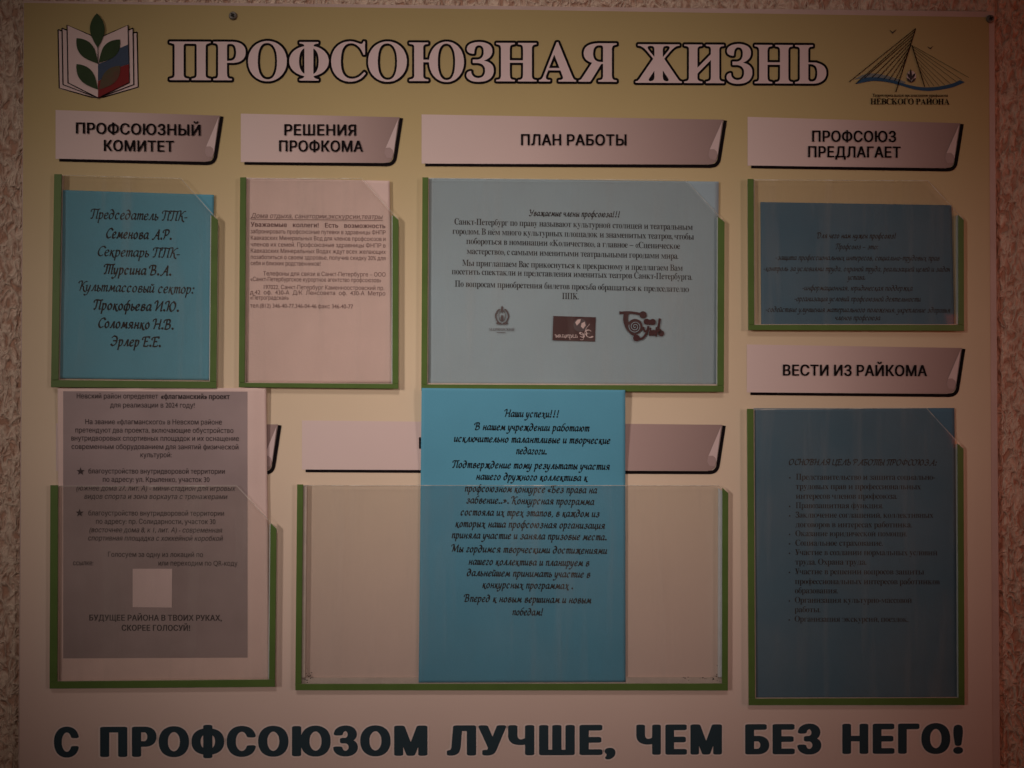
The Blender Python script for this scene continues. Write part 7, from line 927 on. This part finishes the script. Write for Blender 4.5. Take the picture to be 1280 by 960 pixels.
link('bird', mesh(*line_px([E2(825, 250), E2(850, 270), E2(876, 246)], [0.4, 1.6, 0.4], Z2)), M['ink_soft'], be)
link('sprig', mesh(*merge([leaf((665, 460), (668, 590), 12, Z3, E2), leaf((635, 500), (668, 560), 11, Z3 + .00002, E2), leaf((708, 500), (672, 560), 11, Z3 + .00004, E2), leaf((630, 545), (668, 590), 10, Z3 + .00006, E2), leaf((712, 545), (672, 590), 10, Z3 + .00008, E2)])), M['ink_soft'], be)
link('sprig_disc', mesh(*disc_px(*E2(672, 530), 6, Z2, 7)), M['curl'], be)
link('emblem_lettering', mesh(*merge([text_px('S', 'Территориальная организация профсоюза', 1090.5, 1185, 120.7, 5.6, 0.003, flat(Z3)), text_px('S', 'НЕВСКОГО РАЙОНА', 1088, 1187, 130.3, 10.8, 0.004, flat(Z3))])), M['ink'], be)

# screws
for x, y in [(291.5, 20), (1237.5, 24)]:
    c = U(x, y)
    V, F = [], []
    prof = [(0.0042, 0.0), (0.0042, 0.0006), (0.0034, 0.0014), (0.0018, 0.0017)]
    n = 20
    for r, z in prof:
        for k in range(n):
            a = 2 * math.pi * k / n
            V.append((c.x + r * math.cos(a), c.y + r * math.sin(a), z + 0.0003))
    for j in range(3):
        for k in range(n): F.append((j * n + k, j * n + (k + 1) % n, (j + 1) * n + (k + 1) % n, (j + 1) * n + k))
    V.append((c.x, c.y, 0.0009))
    for k in range(n): F.append((3 * n + k, 3 * n + (k + 1) % n, 4 * n))
    s = link('screw', mesh(V, F, True), M['screw'], board)
    W_, F_ = [], []
    for ang in (0.5, 0.5 + math.pi / 2):
        dx, dy = math.cos(ang) * 0.0021, math.sin(ang) * 0.0021
        nx, ny = -math.sin(ang) * 0.0007, math.cos(ang) * 0.0007
        b = len(W_); zt = 0.00215 + (0.0001 if ang > 1 else 0)
        W_ += [(c.x - dx - nx, c.y - dy - ny, zt), (c.x + dx - nx, c.y + dy - ny, zt), (c.x + dx + nx, c.y + dy + ny, zt), (c.x - dx + nx, c.y - dy + ny, zt)]
        F_.append((b, b + 1, b + 2, b + 3))
    link('screw_recess', mesh(W_, F_), M['dark_recess'], s)

# ------------------------------------------------------------------ clear pockets with green edging
HS, HC, HE = 0.0039, 0.0048, 0.0054     # top of the tape, of the acrylic, of the green strip


def pocket(left, bottom, right, cover, label, inner=1.2, ledge=1.0, tape=None):
    tape = tape or HS
    """left/bottom/right: outlines of the green strips in the photo; cover: outline of the clear sheet"""
    c = sum((U(*p) for p in cover), Vector()) / len(cover)
    p = link('pocket', mesh(*prism(cover, HS + 0.0001, HC)), M['cover' if tape == HS else 'cover_dull'], board)
    p['label'] = label
    for s in (left, bottom, right):
        link('edging_strip', mesh(*prism(s, HC + 0.0001, HE, 0.0003)), M['green'], p)
    # white tape under the strips
    l, b, r = left, bottom, right
    xin, xr = l[1][0] + inner, r[0][0] - inner
    t1 = [(l[0][0] + .6, l[0][1] + 1), (l[1][0] + inner, l[1][1] + 1), (l[2][0] + inner, b[0][1] - ledge), (l[3][0] + .6, b[0][1] - ledge)]
    t3 = [(r[0][0] - inner, r[0][1] + 1), (r[1][0] - .8, r[1][1] + 2), (r[2][0] - .8, b[1][1] - ledge), (r[3][0] - inner, b[1][1] - ledge)]
    t2 = [(l[3][0] + .6, b[0][1] - ledge + .3), (r[2][0] - .8, b[1][1] - ledge + .3), (b[2][0] - .8, b[2][1] - .8), (b[3][0] + .6, b[3][1] - .8)]
    for k, t in enumerate((t1, t2, t3)):
        h = tape if k == 1 else HS
        link('foam_tape', mesh(*prism(t, 0.0006, h, zp=h)), M['spacer_pale' if k == 2 else 'spacer'], p)
    # pale strip painting a glint along the open top of the acrylic
    top = cover[0:len(cover) - 2] if len(cover) > 4 else cover[0:2]
    link('edge_glint', mesh(*line_px([(x, y + .4) for x, y in top], 0.9, HC + 0.0002)), M['edge'], p)
    return p


def strips(lx0, lx1, yt, bx0, yb0, yb1, rx0, rx1, ry, bx1, rb0, rb1, lskew=0):
    """left strip x at top (lx0,lx1), top yt; bottom strip left x bx0, y yb0..yb1; right strip x (rx0,rx1) top ry; bottom right x bx1"""
    w = lx1 - lx0
    L = [(lx0, yt), (lx1, yt), (bx0 + w, yb0 - .15), (bx0, yb0 - .15)]
    B = [(bx0, yb0), (bx1, rb0), (bx1, rb1), (bx0, yb1)]
    R = [(rx0, ry), (rx0 + (rx1 - rx0) * .55, ry + 2), (rx1, ry + 7), (bx1, rb0 - .15), (bx1 - (rx1 - rx0), rb0 - .15)]
    return L, B, R


def cov(L, B, R, y_top_r, x_cut, x_r=None):
    x_r = x_r or R[2][0] - 0.5
    pts = [(L[0][0] + 2, L[0][1] + .8), (x_cut, y_top_r)]
    if x_cut < x_r - 3: pts.append((x_r, R[0][1] + 6))
    pts += [(B[1][0] - .6, B[2][1] - 1.5), (B[0][0] + .6, B[3][1] - 1.5)]
    return pts


def fixR(R): return [R[0], (R[2][0], R[2][1]), R[3], R[4]]


PK = {}
for key, args, ctop, xcut, lab, inn, led in [
    ('a', (67.5, 77, 217.5, 63.5, 475, 484, 264, 272.3, 268, 270.5, 477, 485.5), 222.5, 226, 'clear pocket under the ПРОФСОЮЗНЫЙ КОМИТЕТ header', 1, 1),
    ('b', (300, 307.5, 221.5, 298.3, 478.5, 484, 490.6, 498.2, 268, 498, 480, 486), 222.6, 452, 'clear pocket under the РЕШЕНИЯ ПРОФКОМА header', 1, 1),
    ('c', (528, 535.3, 221.5, 526.5, 480.5, 488.5, 897.5, 905.8, 270.5, 905, 482, 490), 224.5, 857, 'wide clear pocket under the ПЛАН РАБОТЫ header', 1, 2),
    ('d', (934.5, 942.2, 223.5, 935.3, 406, 412.7, 1197.7, 1205, 268, 1205.3, 406, 413.7), 225.5, 1160, 'clear pocket under the ПРОФСОЮЗ ПРЕДЛАГАЕТ header', 1, 1),
    ('e', (933.8, 942, 511, 935.8, 873.5, 881.7, 1197, 1204.6, 554, 1206, 872.5, 881.5), 509.5, 1158, 'tall clear pocket under the ВЕСТИ ИЗ РАЙКОМА header', 1, 1),
    ('f', (62.7, 72.5, 606.5, 61.7, 852, 861, 338, 345.6, 654, 343.8, 849.5, 858.8), 607, 296, 'clear pocket holding the white sheet with grey print', 1, 1),
    ('g', (371.3, 379, 605.5, 369, 855, 863, 903, 910.5, 609.5, 910, 854.5, 863.3), 606.5, 898, 'wide mostly empty clear pocket behind the bright blue sheet', 4.5, 8),
]:
    L, B, R = strips(*args)
    R4 = fixR(R)
    cv = cov(L, B, R, ctop, xcut)
    PK[key] = pocket(L, B, R4, cv, lab, inn, led, 0.0019 if key == 'g' else None)

# dirt in the bottom corners of the empty pocket
rnd = random.Random(4)
ds = []
for k in range(46):
    q = rnd.random()
    if q < .35: x, y = rnd.gauss(386, 3), rnd.gauss(843, 4)
    elif q < .8: x, y = rnd.gauss(896, 3), 852 - abs(rnd.gauss(0, 10))
    else: x, y = rnd.uniform(850, 900), rnd.gauss(848, 1.0)
    ds.append(disc_px(x, y, rnd.uniform(.3, 1.1), .0019 + .00006 + k * 1e-6, rnd.uniform(.3, .8), 7))
tag(link('dirt_speck', mesh(*merge(ds)), M['dirt'], PK['g']), kind='stuff')


# ------------------------------------------------------------------ sheets of paper
class Sheet:
    """four photo corners TL TR BR BL, height function of (u, v) with v running down"""
    def __init__(s, name, corners, zfun, m, label, cat, nu=56, nv=72, cut=0.0):
        s.c = corners
        s.zf = zfun
        s.inv = None
        V, F = [], []
        for j in range(nv + 1):
            for i in range(nu + 1):
                V.append(s.at(*s.px(i / nu, j / nv)))
        for j in range(nv):
            for i in range(nu):
                a = j * (nu + 1) + i
                F.append((a + nu + 1, a + nu + 2, a + 1, a))
        me = mesh(V, F, True)
        s.o = link(name, me, m, None, U(sum(p[0] for p in corners) / 4, sum(p[1] for p in corners) / 4, 0.003))
        tag(s.o, label, cat)
        sd = s.o.modifiers.new('thickness', 'SOLIDIFY'); sd.thickness = 0.00018; sd.offset = -1

    def px(s, u, v):
        (ax, ay), (bx, by), (cx, cy), (dx, dy) = s.c
        return ((ax * (1 - u) + bx * u) * (1 - v) + (dx * (1 - u) + cx * u) * v, (ay * (1 - u) + by * u) * (1 - v) + (dy * (1 - u) + cy * u) * v)

    def at(s, X, Y, dz=0.0):
        x0 = (s.c[0][0] + s.c[3][0]) / 2; x1 = (s.c[1][0] + s.c[2][0]) / 2
        y0 = (s.c[0][1] + s.c[1][1]) / 2; y1 = (s.c[2][1] + s.c[3][1]) / 2
        u = (X - x0) / (x1 - x0); v = (Y - y0) / (y1 - y0)
        return U(X, Y, s.zf(u, v) + dz)

    def f(s, dz=0.00018): return lambda X, Y: s.at(X, Y, dz)

    def text(s, lines, m, name='lettering', dz=0.0002):
        return link(name, mesh(*merge([text_px(*a, zf=s.f(dz), **k) for a, k in lines])), m, s.o)

    def patch(s, name, pts, m, dz=0.0001, nu=20, nv=30):
        """pts four photo corners"""
        V, F = [], []
        for j in range(nv + 1):
            for i in range(nu + 1):
                u, v = i / nu, j / nv
                (ax, ay), (bx, by), (cx, cy), (dx, dy) = pts
                V.append(s.at((ax * (1 - u) + bx * u) * (1 - v) + (dx * (1 - u) + cx * u) * v, (ay * (1 - u) + by * u) * (1 - v) + (dy * (1 - u) + cy * u) * v, dz))
        for j in range(nv):
            for i in range(nu):
                a = j * (nu + 1) + i
                F.append((a + nu + 1, a + nu + 2, a + 1, a))
        return link(name, mesh(V, F, True), m, s.o)

    def shape(s, name, vf, m):
        """flat outlines already in photo space are made with zf; here just link"""
        return link(name, mesh(*vf), m, s.o)


def creases(seed, n=5):
    r = random.Random(seed)
    L = [(r.uniform(0, math.pi), r.uniform(.1, .9), r.uniform(.1, .9), r.uniform(.012, .05), r.choice((-1, 1)) * r.uniform(.00015, .0004), r.uniform(.1, .4)) for _ in range(n)]

    def f(u, v):
        z = 0
        for a, cu, cv, w, h, ln in L:
            d = (u - cu) * math.cos(a) + (v - cv) * math.sin(a); e = -(u - cu) * math.sin(a) + (v - cv) * math.cos(a)
            z += h * math.exp(-abs(d) / w - (e / ln) ** 2)
        return z
    return f


def wob(seed, amp, base, sx=2.0, sy=2.0):
    cz = creases(seed)
    def f(u, v): return base + amp * noise.noise(Vector((u * sx + seed * 7.3, v * sy, seed))) + .0004 * noise.noise(Vector((u * 9 + seed, v * 1.6, seed * 3.1))) + cz(u, v)
    return f


def flat_on(s, pts, dz=0.0003):
    """filled outline lying on sheet s"""
    zc = s.at(sum(p[0] for p in pts) / len(pts), sum(p[1] for p in pts) / len(pts), dz).z
    return poly_px(pts, zc)


# names card
A = Sheet('names_card', [(77.5, 237.5), (267.5, 243.5), (262.5, 475), (74, 473)], wob(1, .0008, .0023), M['blue_card'], 'turquoise card listing committee names in script lettering, top left pocket', 'card')
A.text([((st, t, a, b, y, 19.4, 0.026), {}) for st, t, a, b, y in [
    ('C', 'Председатель ППК-', 113, 235, 273.0), ('D', 'Семенова А.Р.', 132.5, 215.5, 297.3), ('C', 'Секретарь ППК-', 122, 225.5, 319.6), ('D', 'Турсина В.А.', 130, 215, 342.1),
    ('C', 'Культмассовый сектор:', 99, 244, 363.3), ('D', 'Прокофьева И.Ю.', 117, 224.6, 386.5), ('D', 'Соломянко Н.В.', 122.6, 218, 409.3), ('D', 'Эрлер Е.Е.', 137.5, 202, 431.8)]], M['ink_card'])

# sanatorium notice
Bq = Sheet('typed_notice', [(307.5, 222), (487, 226), (490.6, 478.5), (308, 478.5)], wob(2, .0008, .0023), M['paper_white'], 'white typed notice with small brown print in the second pocket from the left', 'paper notice')
ls = [(('R', 'Дома отдыха, санатории,экскурсии,театры', 313.3, 478, 272.3, 8.2, .0095), dict(shear=.22)),
      (('B', 'Уважаемые коллеги! Есть возможность', 313.3, 482, 283.2, 7.8, .012), dict(justify=True))]
for t, a, b, y, j in [('забронировать профсоюзные путевки в здравницы ФНПР', 313, 482.3, 291.6, 1), ('Кавказских Минеральных Вод для членов профсоюзов и', 313, 482.3, 299.7, 1), ('членов их семей. Профсоюзные здравницы ФНПР в', 313, 482.3, 307.9, 1),
                      ('Кавказских Минеральных Водах ждут всех желающих', 313, 482.3, 315.8, 1), ('позаботиться о своем здоровье, получив скидку 20% для', 313, 482.3, 323.7, 1), ('себя и близких родственников!', 313, 401, 331.4, 0),
                      ('Телефоны для связи в Санкт-Петербурге – ООО', 328.5, 482.3, 344.3, 1), ('«Санкт-Петербургское курортное агентство профсоюзов»', 313, 476.5, 351.3, 0), ('197022, Санкт-Петербург Каменноостровский пр.', 328.5, 480.5, 361.2, 1),
                      ('д.42 оф. 430-А Д/К Ленсовета оф. 430-А Метро', 312.4, 482, 367.8, 1), ('«Петроградская»', 312.6, 361, 374.4, 0), ('тел.(812) 346-40-77,346-04-46 факс 346-40-77', 312.6, 441.4, 384.5, 0)]:
    ls.append((('R', t, a, b, y, 7.4, .0095), dict(justify=bool(j))))
Bq.text(ls, M['ink_brown'])
Bq.shape('underline', line_px([(313, 273.8), (395, 274.6), (478.5, 275.4)], .6, .0034), M['ink_brown'])

# theatre notice
Cq = Sheet('theatre_notice', [(535.6, 222.5), (898.5, 227), (896, 481), (535.5, 479.5)], wob(3, .0007, .0023), M['blue_grey'], 'wide pale blue notice with three small theatre logos at its foot', 'paper notice')
ls = [(('D', 'Уважаемые члены профсоюза!!!', 661, 775.5, 269.6, 12, .017), {})]
for t, a, b, y in [('Санкт-Петербург по праву называют культурной столицей и театральным', 568, 866, 280.5), ('городом. В нём много культурных площадок и знаменитых театров, чтобы', 565.5, 867.5, 292.4), ('побороться в номинации «Количество», а главное – «Сценическое', 582.7, 850, 304.9),
                   ('мастерство», с самыми именитыми театральными городами мира.', 583.5, 848, 317.4), ('Мы приглашаем Вас прикоснуться к прекрасному и предлагаем Вам', 577.8, 853.5, 332.2), ('посетить спектакли и представления именитых театров Санкт-Петербурга.', 564.6, 865.3, 342.7),
                   ('По вопросам приобретения билетов просьба обращаться к председателю', 568.5, 861.3, 358.2), ('ППК.', 702.6, 723.5, 373.7)]:
    ls.append((('S', t, a, b, y, 11.4, .0235), {}))
Cq.text(ls, M['ink_brown_dark'] if 'ink_brown_dark' in M else M['ink_faint'])
zc = .0036


def E3(x, y): return (590 + x / 4.923, 370 + y / 4.923)


bx = Cq.shape('theatre_logo', poly_px([(691.6, 394.9), (744.8, 396.5), (743.7, 427), (690.5, 425.3)], zc), M['maroon'])
bx['label'] = 'maroon box logo with a globe and mirrored writing'
link('globe', mesh(*disc_px(725, 406.3, 8.4, zc + .0002)), M['grey_logo'], bx)
link('globe_patch', mesh(*merge([poly_px([(719, 403), (722, 399.5), (726, 399), (725, 403), (721, 407)], zc + .0003), poly_px([(727, 404), (731, 402), (732, 407), (729, 411), (726, 408)], zc + .0003)])), M['curl'], bx)
link('mirrored_lettering', mesh(*merge([text_px('C', 'азеркалье', 693.5, 722, 421.5, 9, .02, flat(zc + .0004), mirror=True), text_px('C', 'Зе', 724, 742, 421.5, 15, .02, flat(zc + .0004), mirror=True), line_px(spline([(737, 405), (732, 412), (729, 424), (725, 424.5)], 5), .5, zc + .0005)])), M['curl'], bx)
crest = []
for sgn in (-1, 1):
    crest.append(line_px([(627.6 + sgn * a, b) for a, b in spline([(1, 404.5), (4.5, 403), (7, 399), (8, 394), (5.5, 388.5), (3, 386.5)], 5)], 1.8, zc + (.00002 if sgn > 0 else 0)))
    crest.append(line_px([(627.6 + sgn * a, b) for a, b in spline([(0.5, 402), (3.2, 399), (4.2, 394), (2.6, 389.5), (0.6, 388)], 5)], .9, zc + .0001 + sgn * .00002))
    crest.append(disc_px(627.6 + sgn * 6, 404, 1.3, zc + .0002))
crest += [leaf((627.6, 382), (627.6, 392), 1.6, zc + .00016, lambda x, y: (x, y)), disc_px(627.6, 397.5, 1.7, zc + .00022, 4), line_px([(622.5, 405), (632.5, 405.3)], 1.0, zc + .00024),
          text_px('S', 'МАРИИНСКИЙ', 611.3, 643, 413.2, 4.8, .01, flat(zc + .0001)), line_px([(621, 415.6), (632, 415.9)], .7, zc + .0001)]
cr = Cq.shape('theatre_logo', merge(crest), M['grey_logo'])
cr['label'] = 'small grey crown shaped theatre logo'
sw = [line_px([E3(*p) for p in spline([(907, 104), (960, 101), (1010, 106), (1052, 116)], 5)], [4.2] + [3.2] * 14 + [3], zc), disc_px(*E3(1053, 116), 4.6, zc + .0001),
      line_px([E3(*p) for p in spline([(948, 108), (946, 150), (962, 195), (990, 225), (1012, 232)], 5)], [7.5] + [6.2] * 18 + [6, 5], zc + .0002), disc_px(*E3(1003, 188), 9.6, zc + .0003),
      disc_px(*E3(1075, 158), 3.8, zc + .0004), disc_px(*E3(1112, 160), 3.9, zc + .0004), line_px([E3(1092, 145), E3(1092, 178)], 2.2, zc + .0005), line_px([E3(1156, 138), E3(1146, 200)], 3.0, zc + .0005), disc_px(*E3(1152, 214), 3.0, zc + .0004),
      line_px([E3(*p) for p in spline([(1052, 190), (1062, 215), (1078, 220)], 5)], 2.6, zc + .0006), line_px([E3(*p) for p in spline([(1086, 185), (1072, 232), (1045, 262), (1012, 262)], 5)], 2.8, zc + .0007), disc_px(*E3(1012, 258), 4.2, zc + .0008),
      line_px([E3(1098, 195), E3(1094, 245)], 2.4, zc + .0005), disc_px(*E3(1110, 228), 3.4, zc + .0004), line_px([E3(1136, 192), E3(1132, 250)], 2.4, zc + .0005), disc_px(*E3(1118, 222), 3.0, zc + .00045), disc_px(*E3(1164, 230), 3.8, zc + .0004)]
sq = Cq.shape('theatre_logo', merge(sw), M['maroon'])
sq['label'] = 'round maroon theatre logo with a spiral and curly letters'
sp = []
for k in range(52):
    a = k / 52 * 5.2 * math.pi
    r = 0.5 + 7.4 * k / 52
    sp.append((E3(1003, 188)[0] + r * math.cos(a), E3(1003, 188)[1] + r * math.sin(a)))
link('spiral', mesh(*line_px(sp, .65, zc + .0009)), M['blue_grey'], sq)

# small blue notice in the right pocket
Dq = Sheet('script_notice', [(950.5, 252.5), (1189.5, 256.5), (1193, 406.5), (951.5, 406.5)], wob(4, .0009, .0022, 4, 1), M['blue_dark'], 'blue notice with blurred script lines in the upper right pocket', 'paper notice')
Dq.text([((st, t, a, b, y, 10.8, 0.004), {}) for st, t, a, b, y in [
    ('D', 'Для чего нам нужен профсоюз!', 1021.5, 1120.6, 297.5), ('C', 'Профсоюз – это:', 1044.5, 1098.3, 311.3), ('C', '-защита профессиональных интересов, социально-трудовых прав', 969.5, 1174.8, 324.8),
    ('C', '-контроль за условиями труда, охраной труда, реализацией целей и задач', 954.6, 1188, 338.6), ('C', 'устава.', 1060, 1082, 349.5), ('C', '-информационная, юридическая поддержка', 1003, 1141, 362.7),
    ('C', '-организация условий профсоюзной деятельности', 993, 1151, 376.3), ('C', '-содействие улучшения материального положения, укрепление здоровья', 957, 1188, 389.7), ('C', 'членов профсоюза', 1044, 1100.6, 400)]], M['ink_faint'])

# tall dark blue notice
Eq = Sheet('goals_notice', [(942, 510.5), (1193, 510), (1197.5, 873.5), (944, 873.8)], wob(5, .0009, .0022, 3, 1.2), M['blue_dark'], 'tall dark blue notice with a dotted list in the lower right pocket', 'paper notice')
ls = [(('D', 'ОСНОВНАЯ ЦЕЛЬ РАБОТЫ ПРОФСОЮЗА:', 986, 1172, 581, 11.5, .004), {})]
bul = []
for t, b, y, q in [('Представительство и защита социально-', 1168.7, 599.5, 1), ('трудовых прав и профессиональных', 1151, 611.4, 0), ('интересов членов профсоюза.', 1121.5, 623.3, 0), ('Правозащитная функция.', 1104, 635.2, 1),
                   ('Заключение соглашений, коллективных', 1166.6, 647, 1), ('договоров в интересах работника.', 1140, 659, 0), ('Оказание юридической помощи.', 1133.7, 670.2, 1), ('Социальное страхование.', 1103.4, 682, 1),
                   ('Участие в создании нормальных условий', 1172, 693.8, 1), ('труда. Охрана труда.', 1083, 705.7, 0), ('Участие в решении вопросов защиты', 1155.3, 717.8, 1), ('профессиональных интересов работников', 1174.8, 730.1, 0),
                   ('образования.', 1047.6, 741.6, 0), ('Организация культурно-массовой', 1140, 753.4, 1), ('работы.', 1025.6, 765.3, 0), ('Организация экскурсий, поездок.', 1135.5, 777.1, 1)]:
    ls.append((('S', t, 994.8 - (y - 600) * .009, b, y, 10.8, .002), {}))
    if q: bul.append(disc_px(987.3 - (y - 600) * .004, y - 2.2, 1.0, Eq.at(987, y - 2, .0003).z, n=10))
Eq.text(ls, M['ink_faint'])
for q in bul: Eq.shape('bullet_point', q, M['ink_faint'])


# white sheet with grey print
CW, CB = creases(31, 12), creases(32, 5)


def zw(u, v):
    base = .0023 + .0008 * noise.noise(Vector((u * 3.2 + 9, v * 1.2, 2))) + .0007 * math.exp(-((u - .93) / .03) ** 2) + .0005 * noise.noise(Vector((u * 8, v * 3.0, 4.4)))
    if v < .33: base += .0014 * (1 - v / .33) + .0010 * noise.noise(Vector((u * 5, v * 4, 5))) * (1 - v / .33)
    return min(base + CW(u, v) * 1.2, .0036 + max(0, .33 - v) * .02)


Fq = Sheet('project_notice', [(72, 485.2), (332.7, 485), (337, 849.6), (74.2, 852.5)], zw, M['paper_white'], 'white sheet with a grey printed panel and two star bullets at the lower left', 'paper notice', 80, 100)
Fq.patch('printed_panel', [(79, 489), (309.3, 489.5), (309.5, 822), (79, 823)], M['print_grey'], .00012, 44, 60)
Fq.patch('blank_square', [(165.8, 711), (215.2, 711), (214.8, 759.5), (165.8, 759)], M['curl'], .00035, 6, 6)
ls = []
for st, t, a, b, y, sh in [('R', 'Невский район определяет', 95.3, 197.5, 498.0, 0), ('B', '«флагманский» проект', 201, 287, 498.6, 0), ('R', 'для реализации в 2024 году!', 137.5, 243.8, 509.3, 0),
                           ('R', 'На звание «флагманского» в Невском районе', 106, 277.7, 530.2, 0), ('R', 'претендуют два проекта, включающие обустройство', 93.7, 292, 540.6, 0), ('R', 'внутридворовых спортивных площадок и их оснащение', 88.4, 299, 550.6, 0),
                           ('R', 'современным оборудованием для занятий физической', 89, 298.4, 561.2, 0), ('R', 'культурой:', 175, 214.7, 571.5, 0), ('R', 'благоустройство внутридворовой территории', 110, 281.4, 591.8, 0), ('R', 'по адресу: ул. Крыленко, участок 30', 128, 262, 602.2, 0),
                           ('R', '(южнее дома 27, лит. А) - мини-стадион для игровых', 94.7, 293.8, 613.1, .2), ('R', 'видов спорта и зона воркаута с тренажерами', 104.7, 284, 623.4, .2), ('R', 'благоустройство внутридворовой территории', 110, 280.5, 644.3, 0),
                           ('R', 'по адресу: пр. Солидарности, участок 30', 119.4, 269.5, 654.7, 0), ('R', '(восточнее дома 8, к 1, лит. А) - современная', 111, 277.5, 665.3, .2), ('R', 'спортивная площадка с хоккейной коробкой', 109.4, 278.3, 675.6, .2),
                           ('R', 'Голосуем за одну из локаций по', 134.4, 254, 696, 0), ('R', 'ссылке:', 91, 117, 706.6, 0), ('R', 'или переходим по QR-коду', 197.5, 297, 706.9, 0)]:
    ls.append(((st, t, a, b, y, 8.9, .003), dict(shear=sh)))
Fq.text(ls, M['ink_soft'], dz=.0004)
Fq.text([(('B', 'БУДУЩЕЕ РАЙОНА В ТВОИХ РУКАХ,', 111, 277.5, 775.6, 9.9, .002), {}), (('B', 'СКОРЕЕ ГОЛОСУЙ!', 151.6, 238.2, 788.3, 9.9, .002), {})], M['ink_soft'], 'slogan_lettering', dz=.0004)
for sx, sy in ((100.6, 589.2), (99.4, 641.2)):
    pts = []
    for k in range(10):
        r = 5.2 if k % 2 == 0 else 2.2
        pts.append((sx + r * math.sin(k * math.pi / 5), sy - r * math.cos(k * math.pi / 5)))
    Fq.shape('star', poly_px(pts, Fq.at(sx, sy, .0005).z), M['ink_soft'])


# bright blue sheet hanging into the empty pocket
def zb(u, v):
    lo = .0026 + .0004 * noise.noise(Vector((u * 2.1, v * 2.0, 7.7))) + .0003 * math.sin(math.pi * u)
    k = max(0.0, 1 - v / .31)
    return lo + .0034 * k * k * (3 - 2 * k) + .0006 * math.sin(v * 9)*k + .0013 * (2 * u - 1) ** 2 * k + CB(u, v) * .8


Gq = Sheet('success_notice', [(527, 485), (781.5, 487.5), (782, 852.5), (523.3, 853.3)], zb, M['blue_sheet'], 'bright blue sheet about successes hanging in front of a hidden header', 'paper notice', 60, 110)
Gq.text([(('D', t, a, b, y, 14.3, .0135), {}) for t, a, b, y in [
    ('Наши успехи!!!', 631, 699.5, 520.8), ('В нашем учреждении работают', 593.5, 737, 537.2), ('исключительно талантливые и творческие', 567.4, 763, 552), ('педагоги.', 645, 684, 567.4), ('Подтверждение тому результаты участия', 565.6, 762.5, 584.4),
    ('нашего дружного коллектива к', 595, 734.6, 599.3), ('профсоюзном конкурсе «Без права на', 580.8, 746.6, 614.3), ('забвение..». Конкурсная программа', 582.5, 743, 628.9), ('состояла их трех этапов, в каждом из', 575.6, 749.7, 643.9),
    ('которых наша профсоюзная организация', 569, 756.4, 658.4), ('приняла участие и заняла призовые места.', 564.5, 759, 672.6), ('Мы гордимся творческими достижениями', 564.5, 759, 689.7), ('нашего коллектива и планируем в', 585.6, 737, 705.6),
    ('дальнейшем принимать участие в', 583.4, 738.3, 719.8), ('конкурсных программах .', 602.8, 717, 734.7), ('Вперед к новым вершинам и новым', 580.4, 739.4, 751.9), ('победам!', 640.4, 679.6, 768.8)]], M['ink_card'])
